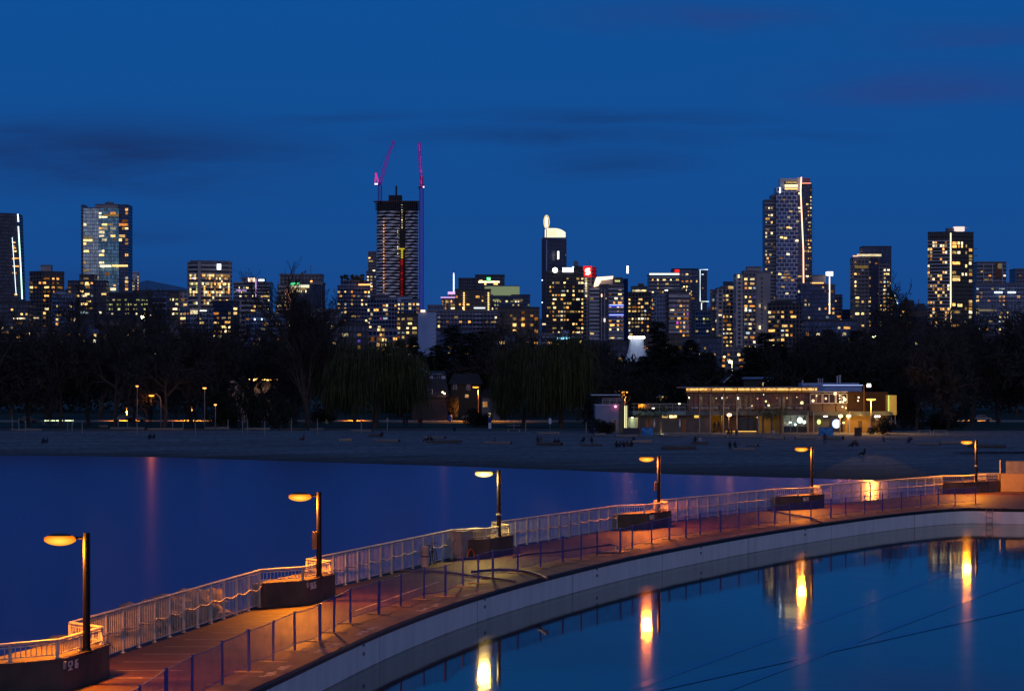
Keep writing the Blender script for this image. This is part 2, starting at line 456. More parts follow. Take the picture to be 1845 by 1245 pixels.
# mountains far beyond the city
MTN = pmat('mountain_haze', (0.10, 0.22, 0.34), 1.0, 0.3, 0.002)  # blue of distant haze is put into the base colour
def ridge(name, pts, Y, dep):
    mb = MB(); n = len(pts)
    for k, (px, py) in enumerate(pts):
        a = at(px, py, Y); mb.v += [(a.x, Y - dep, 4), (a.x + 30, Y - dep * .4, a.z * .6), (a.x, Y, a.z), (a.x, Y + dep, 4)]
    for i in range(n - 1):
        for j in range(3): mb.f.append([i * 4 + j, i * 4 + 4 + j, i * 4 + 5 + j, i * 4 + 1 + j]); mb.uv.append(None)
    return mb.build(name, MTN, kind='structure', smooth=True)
ridge('mountains', [(-500, 560), (-300, 545), (-150, 552), (-40, 540), (60, 548), (120, 520), (190, 512), (240, 512), (265, 505), (290, 510), (330, 518), (380, 535), (450, 558), (520, 570), (640, 560), (760, 566), (900, 575), (1100, 572), (1300, 566), (1450, 570), (1600, 552), (1640, 545), (1700, 556), (1800, 545), (1950, 560), (2300, 570)], 9000, 1200)

# ------------------------------------------------------------------ sawtooth seawall layout: rail-top pixels at z = 1.37
RZ = 1.37
def rt(px, py): return onz(px, py, RZ)
BAYS = [  # block start, mid kink, deck-side end, seaward corner behind
    (rt(-70, 1168), rt(103, 1153), rt(184, 1130), rt(126, 1121.5)),
    (rt(468, 1027), rt(545, 1022), rt(595, 1011), rt(553, 1007.5)),
    (rt(814, 954.8), rt(875, 952.5), rt(917, 946), rt(887, 941.5)),
    (rt(1112, 911), rt(1161, 909.8), rt(1203, 905), rt(1179, 902.3)),
    (rt(1396, 881.3), rt(1438, 880), rt(1480, 877.6), rt(1460, 875.6)),
    (rt(1698, 857.5), rt(1734, 857.2), rt(1777, 855.2), rt(1762, 853.6)),
]
for b in BAYS:
    for p in b: p.z = 0.0
WALLEND = rt(1800, 853); WALLEND.z = 0
EDGE = [onz(px, py, 0.0) for px, py in [(500, 1221), (582, 1181.6), (680, 1137), (777, 1100), (860, 1072.5), (950, 1047), (1035, 1025.5), (1118, 1006), (1195, 990.5), (1274, 976), (1350, 962.5), (1429, 950), (1510, 938.5), (1590, 928), (1650, 921.5), (1700, 917.3), (1730, 915.6), (1748, 915.2), (1775, 915.6), (1822, 917)]]
def smooth_line(p, it=2):
    for _ in range(it):
        q = [p[0].copy()]
        for a, b in zip(p, p[1:]): q += [a.lerp(b, .25), a.lerp(b, .75)]
        q.append(p[-1].copy()); p = q
    return p
EDGE = [Vector((-13.2, 26, 0)), Vector((-9.9, 48, 0)), Vector((-8.0, 60, 0))] + EDGE + [Vector((60, 163.5, 0)), Vector((130, 159, 0))]
EDGE = smooth_line(EDGE, 2)

# seaward outline of the deck
OUT = [Vector((-22, 26, 0)), BAYS[0][0] + Vector((-.45, .1, 0)), BAYS[0][3] + Vector((-.4, .1, 0))]
for b in BAYS[1:]:
    OUT += [b[0] + Vector((-.4, .2, 0)), b[3] + Vector((-.35, .3, 0))]
OUT += [WALLEND + Vector((0, .6, 0)), Vector((70, 192, 0)), Vector((130, 188, 0))]

def deck_mat():
    m, N, L = new_mat('deck_concrete')
    out = N.new('ShaderNodeOutputMaterial'); bs = N.new('ShaderNodeBsdfPrincipled'); tc = N.new('ShaderNodeTexCoord')
    n1 = N.new('ShaderNodeTexNoise'); n1.inputs['Scale'].default_value = .35; n1.inputs['Detail'].default_value = 8; n1.inputs['Roughness'].default_value = .65; L.new(tc.outputs['Object'], n1.inputs['Vector'])
    n2 = N.new('ShaderNodeTexNoise'); n2.inputs['Scale'].default_value = 7; n2.inputs['Detail'].default_value = 5; L.new(tc.outputs['Object'], n2.inputs['Vector'])
    vo = N.new('ShaderNodeTexVoronoi'); vo.feature = 'DISTANCE_TO_EDGE'; vo.inputs['Scale'].default_value = .28; L.new(tc.outputs['Object'], vo.inputs['Vector'])
    cr = N.new('ShaderNodeMapRange'); cr.inputs['From Max'].default_value = .012; cr.inputs['To Min'].default_value = .45; L.new(vo.outputs['Distance'], cr.inputs['Value'])
    r1 = N.new('ShaderNodeValToRGB'); r1.color_ramp.elements[0].position = .32; r1.color_ramp.elements[1].position = .7
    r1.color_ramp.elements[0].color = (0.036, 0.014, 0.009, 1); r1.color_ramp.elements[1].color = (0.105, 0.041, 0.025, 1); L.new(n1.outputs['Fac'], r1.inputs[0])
    r2 = N.new('ShaderNodeMapRange'); r2.inputs['To Min'].default_value = .55; r2.inputs['To Max'].default_value = 1.35; L.new(n2.outputs['Fac'], r2.inputs['Value'])
    mu = N.new('ShaderNodeMath'); mu.operation = 'MULTIPLY'; L.new(r2.outputs[0], mu.inputs[0]); L.new(cr.outputs[0], mu.inputs[1])
    mx = N.new('ShaderNodeMix'); mx.data_type = 'RGBA'; mx.blend_type = 'MULTIPLY'; mx.inputs[0].default_value = 1; L.new(r1.outputs[0], mx.inputs[6]); L.new(mu.outputs[0], mx.inputs[7])
    L.new(mx.outputs[2], bs.inputs['Base Color']); bs.inputs['Roughness'].default_value = .62; bs.inputs['Specular IOR Level'].default_value = .35
    bp = N.new('ShaderNodeBump'); bp.inputs['Strength'].default_value = .35; bp.inputs['Distance'].default_value = .02; L.new(n2.outputs['Fac'], bp.inputs['Height']); L.new(bp.outputs[0], bs.inputs['Normal'])
    L.new(bs.outputs[0], out.inputs[0]); return m
DECK = deck_mat()
poly = [Vector(p) for p in OUT] + [Vector(p) for p in reversed(EDGE)]
mb = MB(); mb.add([(p.x, p.y, 0.0) for p in poly], [tuple(reversed(range(len(poly))))])
deck = mb.build('pool_deck', DECK, kind='structure')
bm = bmesh.new(); bm.from_mesh(deck.data); bmesh.ops.recalc_face_normals(bm, faces=bm.faces)
for f in bm.faces:
    if f.normal.z < 0: f.normal_flip()
bmesh.ops.triangulate(bm, faces=bm.faces); bm.to_mesh(deck.data); bm.free()

# sea face of the deck
CONC = pmat('seawall_concrete', (0.22, 0.19, 0.16), 0.85, 0.35, 0.9, 0.4)
mb = MB()
for a, b in zip(OUT, OUT[1:]):
    mb.quad((a.x, a.y, -3.2), (b.x, b.y, -3.2), (b.x, b.y, -.002), (a.x, a.y, -.002))
sw = mb.build('seawall', CONC); tag(sw, 'concrete seawall holding up the lamp-lit promenade above the bay', 'seawall')

# pool wall: pale band above a duller submerged band, dark lip on top
def wall_strip(line, z0, z1, off=0.0):
    mb = MB(); d = 0
    for a, b in zip(line, line[1:]):
        l = (b - a).length; t = (b - a).normalized(); nrm = Vector((t.y, -t.x, 0)) * off
        mb.add([(a.x + nrm.x, a.y + nrm.y, z0), (b.x + nrm.x, b.y + nrm.y, z0), (b.x + nrm.x, b.y + nrm.y, z1), (a.x + nrm.x, a.y + nrm.y, z1)], [(0, 1, 2, 3)], [[(d, z0), (d + l, z0), (d + l, z1), (d, z1)]]); d += l
    return mb
def pool_wall_mat(name, c, seam=True, streak=.25):
    m, N, L = new_mat(name)
    out = N.new('ShaderNodeOutputMaterial'); bs = N.new('ShaderNodeBsdfPrincipled'); uv = N.new('ShaderNodeUVMap')
    mp = N.new('ShaderNodeMapping'); mp.inputs['Scale'].default_value = (.5, .12, 1); L.new(uv.outputs[0], mp.inputs[0])
    nz = N.new('ShaderNodeTexNoise'); nz.inputs['Scale'].default_value = 2.5; nz.inputs['Detail'].default_value = 9; L.new(mp.outputs[0], nz.inputs['Vector'])
    rp = N.new('ShaderNodeValToRGB'); rp.color_ramp.elements[0].position = .3; rp.color_ramp.elements[1].position = .65
    rp.color_ramp.elements[0].color = rgb(tuple(x * (1 - streak) for x in c)); rp.color_ramp.elements[1].color = rgb(c); L.new(nz.outputs['Fac'], rp.inputs[0])
    sp = N.new('ShaderNodeSeparateXYZ'); L.new(uv.outputs[0], sp.inputs[0])
    di = N.new('ShaderNodeMath'); di.operation = 'DIVIDE'; L.new(sp.outputs[0], di.inputs[0]); di.inputs[1].default_value = 14.3
    fr = N.new('ShaderNodeMath'); fr.operation = 'FRACT'; L.new(di.outputs[0], fr.inputs[0])
    lt = N.new('ShaderNodeMath'); lt.operation = 'LESS_THAN'; L.new(fr.outputs[0], lt.inputs[0]); lt.inputs[1].default_value = .004
    mx = N.new('ShaderNodeMix'); mx.data_type = 'RGBA'; L.new(lt.outputs[0], mx.inputs[0]); L.new(rp.outputs[0], mx.inputs[6]); mx.inputs[7].default_value = rgb(tuple(x * .25 for x in c))
    L.new(mx.outputs[2], bs.inputs['Base Color']); bs.inputs['Roughness'].default_value = .75; bs.inputs['Specular IOR Level'].default_value = .25
    L.new(bs.outputs[0], out.inputs[0]); return m
pw = thing('pool_wall', 'long curved pale painted wall of the outdoor swimming pool above its still water', 'pool wall', (0, 100, POOL))
wall_strip(EDGE, -1.2, -.075).build('painted_band', pool_wall_mat('pool_paint', (.90, .84, .78), streak=.16), pw)
wall_strip(EDGE, -3.0, -1.2).build('submerged_band', pool_wall_mat('pool_underwater', (.30, .34, .36), streak=.4), pw)
wall_strip(EDGE, POOL - .1, POOL + .02, .004).build('waterline_strip', pool_wall_mat('pool_waterline', (.45, .42, .36), streak=.5), pw)  # narrow duller strip along the waterline
LIP = pmat('dark_gutter', (.012, .012, .013), .6, .2, 3)
mb = MB()
for a, b in zip(EDGE, EDGE[1:]):
    t = (b - a).normalized(); nr = Vector((t.y, -t.x, 0))
    p = [a - nr * .02, b - nr * .02, b + nr * .07, a + nr * .07]
    mb.add([(q.x, q.y, -.075) for q in p] + [(q.x, q.y, -.05 if k > 1 else .004) for k, q in enumerate(p)], [(3, 2, 1, 0), (4, 5, 6, 7), (2, 3, 7, 6), (0, 1, 5, 4)])
    p = [a + nr * .004, b + nr * .004]
    mb.quad((p[0].x, p[0].y, -.2), (p[1].x, p[1].y, -.2), (p[1].x, p[1].y, -.07), (p[0].x, p[0].y, -.07))
mb.build('gutter_lip', LIP, pw)
# paler coping strip on the deck along the edge
COPE = pmat('coping_concrete', (.11, .075, .065), .7, .4, .8, .2)
mb = MB()
for a, b in zip(EDGE, EDGE[1:]):
    t = (b - a).normalized(); nr = Vector((t.y, -t.x, 0))
    p = [a - nr * .02, b - nr * .02, b - nr * 1.15, a - nr * 1.15]
    mb.quad(*[(q.x, q.y, .005) for q in p])
mb.build('pool_edge_path', COPE, kind='structure')

def edge_at(px):
    """deck-edge point whose column is nearest to px, with its pool-facing normal"""
    best = None
    for a, b in zip(EDGE, EDGE[1:]):
        for k in range(8):
            p = a.lerp(b, k / 8); c = CX + p.x * F / p.y
            if best is None or abs(c - px) < best[0]:
                t = (b - a).normalized(); best = (abs(c - px), p, Vector((t.y, -t.x, 0)), t)
    return best[1], best[2], best[3]
# foot holes set in the wall in columns
HOLE = pmat('foothole_black', (.16, .15, .15), .8, .2, 3)
for px in (656, 873, 1074, 1262, 1450):
    p, nr, t = edge_at(px)
    for k in range(2):
        z = -.21 - k * .30
        mb = MB(); c = p + nr * .012
        mb.box((c.x, c.y, z), (.2, .03, .11), math.atan2(t.y, t.x)); mb.build('foot_hole', HOLE, pw)
# steps of the ladder at the far corner
STEEL = pmat('galvanised_steel', (.35, .34, .33), .4, .2, 4, metal=.7)

# pool water, floor and lane lines
pp = [Vector((-13.2, 26, 0))] + EDGE[1:] + [Vector((130, 20, 0)), Vector((-14, 20, 0))]
def flat(name, pts, z, mat, kind='structure'):
    mb = MB(); mb.add([(p.x, p.y, z) for p in pts], [tuple(range(len(pts)))])
    o = mb.build(name, mat, kind=kind)
    bm = bmesh.new(); bm.from_mesh(o.data); bmesh.ops.triangulate(bm, faces=bm.faces)
    for f in bm.faces:
        if f.normal.z < 0: f.normal_flip()
    bm.to_mesh(o.data); bm.free(); return o
flat('pool_floor', pp, -2.9, pmat('pool_floor_paint', (.10, .30, .42), .8, .35, .25))
WPOOL = water_mat('pool_water', (.022, .050, .075), .040, .5, .09, .05, stretch=(1, .5, 1), trans=.6, tint=(.98, .97, .86))
flat('pool_water', pp, POOL, WPOOL)
LANE = water_mat('lane_water', (.015, .035, .055), .05, .5, .08, .05, tint=(.86, .90, .92))
for (x0, y0), (x1, y1) in [((1178, 1226), (1845, 984)), ((1350, 1226), (1845, 1042)), ((1290, 1218), (1845, 1095))]:
    a = onz(x0, y0, POOL); b = onz(x1, y1, POOL)
    d = (b - a).normalized(); n_ = Vector((d.y, -d.x, 0)) * .22
    mb = MB(); z = POOL + {1178: .006, 1350: .010, 1290: .014}[x0]
    b2 = b + d * 20; a2 = a - d * 20
    mb.quad(*[(q.x, q.y, z) for q in (a2 + n_, b2 + n_, b2 - n_, a2 - n_)])
    tag(mb.build('lane_rope', LANE), {1178: 'dark lane line across the pool water, closest to the pool wall', 1350: 'dark lane line across the pool water, between two others', 1290: 'thin dark lane line crossing the pool water nearest the bottom corner'}[x0], 'lane line')

# sea
WSEA = water_mat('sea_water', (.016, .016, .125), .25, .5, .10, .18, stretch=(.7, 1.2, 1), tint=(.92, .52, .70))
sp_ = [Vector((-1500, -60, 0)), Vector((-26, -60, 0)), Vector((-22, 26, 0))] + [Vector((p.x + .1, p.y, 0)) for p in OUT[1:-2]] + [Vector((70, 192.2, 0)), Vector((200, 192.2, 0)), Vector((200, 440, 0)), Vector((-1500, 440, 0))]
flat('sea', sp_, SEA, WSEA)
flat('sea_floor', [Vector((-1500, -60, 0)), Vector((-20, -60, 0)), Vector((60, 195, 0)), Vector((60, 440, 0)), Vector((-1500, 440, 0))], -6.0, pmat('sea_floor_dark', (.02, .03, .06), 1, .2, .05))
# tidal puddle reflecting the sky on the wet sand
pa = G(1712, 817); pb = G(1845, 817)
mb = MB(); zz = []
ring = []
for k in range(24):
    t = 2 * math.pi * k / 24
    x = (pa.x + pb.x) / 2 + 8 + (pb.x - pa.x + 16) / 2 * math.cos(t); y = (pa.y + pb.y) / 2 + 2.2 * math.sin(t) + .5 * math.sin(3 * t)
    ring.append((x, y))
zm = max(gz(x, y) for x, y in ring) + .07
mb.add([(x, y, zm) for x, y in ring], [tuple(range(24))])
mb.build('puddle_water', water_mat('puddle_film', (.01, .05, .12), .02, .5, .02, .02), kind='structure')

# painted lines across the deck
WHITE = pmat('line_paint', (.50, .45, .38), .7, .35, 5)
mb = None
for i, (py, x0, x1) in enumerate([(1207.6, 188, 330), (1192, 222, 330), (1178, 258, 352), (1164.7, 294, 388), (1152, 331, 405), (1139.7, 368, 430), (1129, 402, 468), (1119, 437, 500), (1221, 188, 300), (1109, 470, 520), (1101, 520, 560)]):
    a = onz(x0, py, 0); b = onz(x1, py, 0)
    mb = MB(); mb.quad((a.x, a.y - .035, .006), (b.x, b.y - .035, .006), (b.x, b.y + .035, .006), (a.x, a.y + .035, .006)); mb.build('deck_marking', WHITE, kind='structure')
a = onz(640, 1100, 0); b = onz(790, 1048, 0)
d = (b - a).normalized(); nn = Vector((d.y, -d.x, 0)) * .04
mb = MB(); mb.quad(*[(q.x, q.y, .006) for q in (a + nn, b + nn, b - nn, a - nn)]); mb.build('deck_marking', WHITE, kind='structure')
# weathered stencilled marks beside the pool edge (too worn to read)
for px in (505, 596, 668, 777, 858, 1185, 1330):
    p, nr, t = edge_at(px); mb = MB(); ang = math.atan2(t.y, t.x)
    u = 0
    for k in range(11):
        w = random.uniform(.08, .22); h = random.uniform(.1, .28); c = p - nr * (.42 + random.uniform(-.06, .06)) + t * u
        cs, sn = math.cos(ang), math.sin(ang)
        q = [(-w / 2, -h / 2), (w / 2, -h / 2), (w / 2, h / 2), (-w / 2, h / 2)]
        mb.quad(*[(c.x + x * cs - y * sn, c.y + x * sn + y * cs, .009) for x, y in q]); u += w + random.uniform(.05, .14)
        if k == 5: u += .35
    mb.build('pool_edge_marking', WHITE, kind='structure')

# ------------------------------------------------------------------ rocks on the seaward foot
ROCK = pmat('shore_rock', (.26, .19, .12), .9, .5, 1.4, .9)
def rock_mesh(seed, n=2):
    r = random.Random(seed); bm = bmesh.new(); bmesh.ops.create_icosphere(bm, subdivisions=n, radius=1)
    ph = [r.uniform(0, 6) for _ in range(6)]
    for v in bm.verts:
        c = v.co; k = 1 + .22 * math.sin(c.x * 2.3 + ph[0]) + .2 * math.sin(c.y * 2.9 + ph[1]) + .15 * math.sin(c.z * 3.4 + ph[2]) + .1 * math.sin(c.x * 6 + c.y * 5 + ph[3])
        v.co = c * k; v.co.z *= .62
    me = bpy.data.meshes.new('rock'); bm.to_mesh(me); bm.free(); me.materials.append(ROCK); return me
RM = [rock_mesh(k) for k in range(5)]
r = random.Random(5)
nrock = 0
b0 = BAYS[0][3]; b1 = BAYS[1][0]
for k in range(130):
    t = r.uniform(0.22, 1.04); side = r.uniform(1.65, 2.2 + .9 * t)
    base = b0.lerp(b1, t); d = (b1 - b0).normalized(); nr = Vector((-d.y, d.x, 0))
    p = base + nr * side; s = r.uniform(.35, .95)
    o = bpy.data.objects.new('rock', RM[k % 5]); COL.objects.link(o)
    o.location = (p.x, p.y, (.55 * min(1, (t - .1) * 1.7) - abs(side - 2.3) * .3 - s * .45 + r.uniform(-.08, .08))); o.scale = (s, s * r.uniform(.8, 1.3), s)
    o.rotation_euler = (r.uniform(-.3, .3), r.uniform(-.3, .3), r.uniform(0, 6))
    tag(o, 'rough orange-lit shore rock piled outside the white railing beside the bay', 'rock', 'shore rocks below the railing')
# ------------------------------------------------------------------ concrete bays, railings, lamps
BLOCK = pmat('bay_concrete', (.075, .062, .052), .85, .35, 1.2, .3)
RAILP = pmat('rail_paint', (.50, .47, .40), .5, .25, 3, spec=.35)
BLKZ = .86
DIGIT = {'0': 'abcdef', '1': 'bc', '2': 'abged', '5': 'afgcd', '6': 'afgedc', '8': 'abcdefg', '.': 'p'}
def strokes(mb, text, o, t, h, wid=.03, off=None):
    """painted numerals on an upright face: o lower corner, t direction along the face, h height"""
    x = 0.0; w = h * .5
    for ch in text:
        if ch == ' ': x += w * 1.0; continue
        seg = {'a': ((0, h), (w, h)), 'b': ((w, h), (w, h / 2)), 'c': ((w, h / 2), (w, 0)), 'd': ((0, 0), (w, 0)), 'e': ((0, 0), (0, h / 2)), 'f': ((0, h / 2), (0, h)), 'g': ((0, h / 2), (w, h / 2)), 'p': ((w * .3, 0), (w * .3, .03))}
        for s_ in DIGIT[ch]:
            (x0, z0), (x1, z1) = seg[s_]
            mb.bar(o + t * (x + x0 + random.uniform(-.01, .01)) + Vector((0, 0, z0)), o + t * (x + x1) + Vector((0, 0, z1)), wid, wid)
        x += w * .6 if ch == '.' else w * 1.55
CHALK = pmat('stencil_paint', (.7, .66, .6), .8, .3, 9)
NUMS = ['52 16', '50.26', None, '50.25', '80.25', None]
BDESC = ['dark concrete lookout block under the lamp post closest to the viewer, numbered 52 16', 'dark concrete lookout block numbered 50.26 behind the blue fence', 'dark concrete lookout block half hidden behind the grey utility cabinet',
         'dark concrete lookout block numbered 50.25 on the reddish stretch of deck', 'dark concrete lookout block numbered 80.25 with a dark hose lying before it', 'long grey concrete lookout block ending at the orange-lit wall']
for i, (k, m_, e, c) in enumerate(BAYS):
    root = thing('lookout_block', BDESC[i], 'concrete block', ((k.x + e.x) / 2, (k.y + e.y) / 2, 0), 'lookout blocks along the seawall')
    tk = (e - m_).normalized(); 
    off = Vector((tk.y, -tk.x, 0)) * .18
    pol = [k + off, m_ + off, e + off + tk * .1, c + tk * .1 + Vector((-.1, .1, 0)), k + Vector((-.3, .2, 0))]
    mb = MB(); mb.prism(pol, 0.0, BLKZ); mb.build('body', BLOCK, root)
    mb = MB()
    for a, b in zip(pol[:3], pol[1:4]):
        mb.bar(Vector((a.x, a.y, BLKZ + .02)) - off * .3, Vector((b.x, b.y, BLKZ + .02)) - off * .3, .14, .04)
    mb.build('coping', COPE, root)
    if NUMS[i]:
        mb = MB(); o = m_ + off + tk * .35 + Vector((tk.y, -tk.x, 0)) * .012 + Vector((0, 0, .55))
        strokes(mb, NUMS[i], o, tk, .21); mb.build('painted_number', CHALK, root)
    # small junction bracket at the kink
    if i in (0, 1):
        mb = MB(); q = m_ + off * 1.15; mb.box((q.x, q.y, .72), (.12, .05, .2), math.atan2(tk.y, tk.x)); mb.build('bracket', STEEL, root)

def railing(pts, z0s, label, spacing=1.62, z1=RZ, bal=.16, closed_ends=True):
    """pts: list of rail corners; z0s: base height per run"""
    mid = pts[len(pts) // 2]
    root = thing('railing', label, 'railing', (mid.x, mid.y, 0), 'white railings along the seawall')
    mb = MB()
    up = Vector((0, 0, z1))
    for a, b in zip(pts, pts[1:]):
        mb.tube([a + up, b + up], .042, 8)
    for p in pts: mb.ell(p + up, (.045, .045, .045), 8, 5)
    mb.build('top_rail', RAILP, root, smooth=False)
    for (a, b), z0 in zip(zip(pts, pts[1:]), z0s):
        L_ = (b - a).length; n_ = max(1, round(L_ / spacing)); d = (b - a).normalized(); ang = math.atan2(d.y, d.x)
        for j in range(n_ + 1):
            p = a.lerp(b, j / n_)
            if j == 0 and a is not pts[0]: continue
            mb = MB(); mb.box((p.x, p.y, (z0 + z1) / 2 - .02), (.075, .06, z1 - z0 - .06), ang)
            mb.box((p.x, p.y, z0 + .015), (.16, .13, .03), ang)
            mb.build('post', RAILP, root)
        for j in range(n_):
            p = a.lerp(b, j / n_); q = a.lerp(b, (j + 1) / n_)
            mb = MB(); nb = max(3, int((q - p).length / bal))
            mb.bar(p + Vector((0, 0, z0 + .1)), q + Vector((0, 0, z0 + .1)), .03, .03)
            mb.bar(p + Vector((0, 0, z1 - .09)), q + Vector((0, 0, z1 - .09)), .03, .03)
            for i2 in range(1, nb):
                c = p.lerp(q, i2 / nb)
                mb.box((c.x, c.y, (z0 + z1) / 2), (.018, .018, z1 - z0 - .19), ang)
            mb.build('balusters', RAILP, root)
    return root
names_run = ['white seawall railing with rocks behind it, between the two lamps closest to the viewer', 'white seawall railing between the second lamp and the grey cabinet, bicycle leaning on it', 'white seawall railing between the pale yellow lamp and the block numbered 50.25',
             'white seawall railing between the blocks numbered 50.25 and 80.25', 'white seawall railing crossed by the bright golden reflection on the water']
for i in range(5):
    railing([BAYS[i][3], BAYS[i + 1][0]], [.02], names_run[i])
names_bay = ['short lit railing around the lookout block numbered 52 16', 'short lit railing around the lookout block numbered 50.26', 'short lit railing around the lookout block behind the grey cabinet', 'short lit railing around the lookout block numbered 50.25', 'short lit railing around the lookout block numbered 80.25', 'short lit railing on the long grey block at the end of the seawall']
for i, (k, m_, e, c) in enumerate(BAYS):
    railing([k, m_, e, c], [BLKZ + .04, BLKZ + .04, BLKZ + .04], names_bay[i], spacing=1.9)
railing([BAYS[5][3], WALLEND + Vector((0, .1, 0))], [BLKZ + .04], 'last short railing on the brown block that meets the orange-lit wall', spacing=1.6)
mb = MB(); mb.prism([BAYS[5][2] + Vector((.1, .2, 0)), WALLEND + Vector((-.05, -.6, 0)), WALLEND + Vector((-.05, .5, 0)), BAYS[5][3] + Vector((0, .4, 0))], 0, BLKZ)
tag(mb.build('lookout_block', pmat('brown_concrete', (.16, .10, .07), .85, .3, 1.2, .3)), 'brownish concrete block between the last lamp and the orange-lit wall', 'concrete block', 'lookout blocks along the seawall')
# orange-lit end wall with post and panel
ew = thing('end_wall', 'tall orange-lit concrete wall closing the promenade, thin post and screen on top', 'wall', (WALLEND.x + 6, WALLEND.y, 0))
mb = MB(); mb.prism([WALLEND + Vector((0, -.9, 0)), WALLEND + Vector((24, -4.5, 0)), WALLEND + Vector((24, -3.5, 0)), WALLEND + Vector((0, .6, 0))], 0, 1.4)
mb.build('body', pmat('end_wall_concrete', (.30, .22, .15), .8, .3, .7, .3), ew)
mb = MB(); q = WALLEND + Vector((.05, -.2, 0)); mb.tube([q + Vector((0, 0, 1.4)), q + Vector((0, 0, 2.42))], .05, 8); mb.build('post', RAILP, ew)
mb = MB(); mb.mm(q.x + .35, q.y - .5, 1.41, q.x + 5, q.y - .46, 2.35); mb.build('screen', pmat('screen_grey', (.16, .16, .2), .7, .2, 3), ew)

# hose draped along the middle of each railing run
HOSE = pmat('pale_hose', (.42, .36, .27), .45, .3, 2)
HOSED = pmat('dark_hose', (.03, .03, .05), .5, .3, 2)
lab = ['sagging pale hose tied along the railing in front of the shore rocks', 'thin sagging hose tied along the railing beside the leaning bicycle', 'sagging hose tied along the railing past the pale yellow lamp', 'thin hose tied along the railing between blocks 50.25 and 80.25', 'straight hose tied along the railing before the golden reflection']
for i in range(5):
    a, b = BAYS[i][3], BAYS[i + 1][0]; d = (b - a).normalized(); nr = Vector((d.y, -d.x, 0))
    n_ = max(1, round((b - a).length / 1.62)); pts = []
    for j in range(n_):
        for q in range(6):
            u = (j + q / 6) / n_; sag = .10 * math.sin(math.pi * q / 6) * (1 if i < 3 else .35) * random.uniform(.7, 1.2)
            pts.append(a.lerp(b, u) + nr * (.07 + .02 * math.sin(j * 2.1)) + Vector((0, 0, .78 + .015 * math.sin(j) - sag)))
    pts.append(b + nr * .07 + Vector((0, 0, .8)))
    mb = MB(); mb.tube(pts, .030 if i in (0, 4) else .022, 6)
    o = mb.build('hose', HOSE, smooth=True); origin_to(o, a); tag(o, lab[i], 'hose', 'hoses along the railing')

# lamp posts
LAMPS = [(156, 1175), (575, 1041), (899, 968), (1187, 922), (1463, 891), (1759, 869.3)]
POLE = pmat('lamp_pole_black', (.0045, .0038, .0034), .45, .3, 3, spec=.22)
HEADM = pmat('lamp_housing', (.05, .04, .03), .5, .3, 4)
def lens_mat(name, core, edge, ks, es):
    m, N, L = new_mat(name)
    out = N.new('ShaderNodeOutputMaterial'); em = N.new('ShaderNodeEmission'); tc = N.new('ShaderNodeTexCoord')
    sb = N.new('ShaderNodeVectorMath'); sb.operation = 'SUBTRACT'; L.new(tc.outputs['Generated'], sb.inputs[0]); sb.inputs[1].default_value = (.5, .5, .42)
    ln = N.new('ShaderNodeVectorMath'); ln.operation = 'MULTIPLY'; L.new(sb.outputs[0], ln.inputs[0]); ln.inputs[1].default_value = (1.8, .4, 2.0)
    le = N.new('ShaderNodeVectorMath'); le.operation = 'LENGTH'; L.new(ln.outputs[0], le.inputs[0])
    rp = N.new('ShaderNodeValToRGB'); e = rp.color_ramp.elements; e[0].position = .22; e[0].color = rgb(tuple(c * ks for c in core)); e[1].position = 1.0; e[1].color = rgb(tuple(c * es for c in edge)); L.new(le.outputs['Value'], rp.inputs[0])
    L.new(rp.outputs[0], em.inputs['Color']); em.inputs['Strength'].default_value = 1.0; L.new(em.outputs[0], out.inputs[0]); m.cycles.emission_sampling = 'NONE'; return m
SOD = lens_mat('sodium_lens', (1, .50, .055), (1, .20, .004), 1.7, 1.0)  # orange rim colour on an oversized lens imitates the lamp's halo
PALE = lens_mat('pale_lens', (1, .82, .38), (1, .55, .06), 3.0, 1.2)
LCOL = {0: (1, .25, .005), 1: (1, .26, .005), 2: (1, .62, .12), 3: (1, .20, .012), 4: (1, .25, .008), 5: (1, .28, .008)}
LDESC = ['black lamp post with glowing orange head closest to the viewer', 'black lamp post with orange glow and pole box above block 50.26', 'black lamp post with pale yellow light beside the grey utility cabinet', 'black lamp post with reddish-orange light above block 50.25', 'black lamp post with orange light above block 80.25', 'smallest lamp post, orange, near the end wall of the promenade']
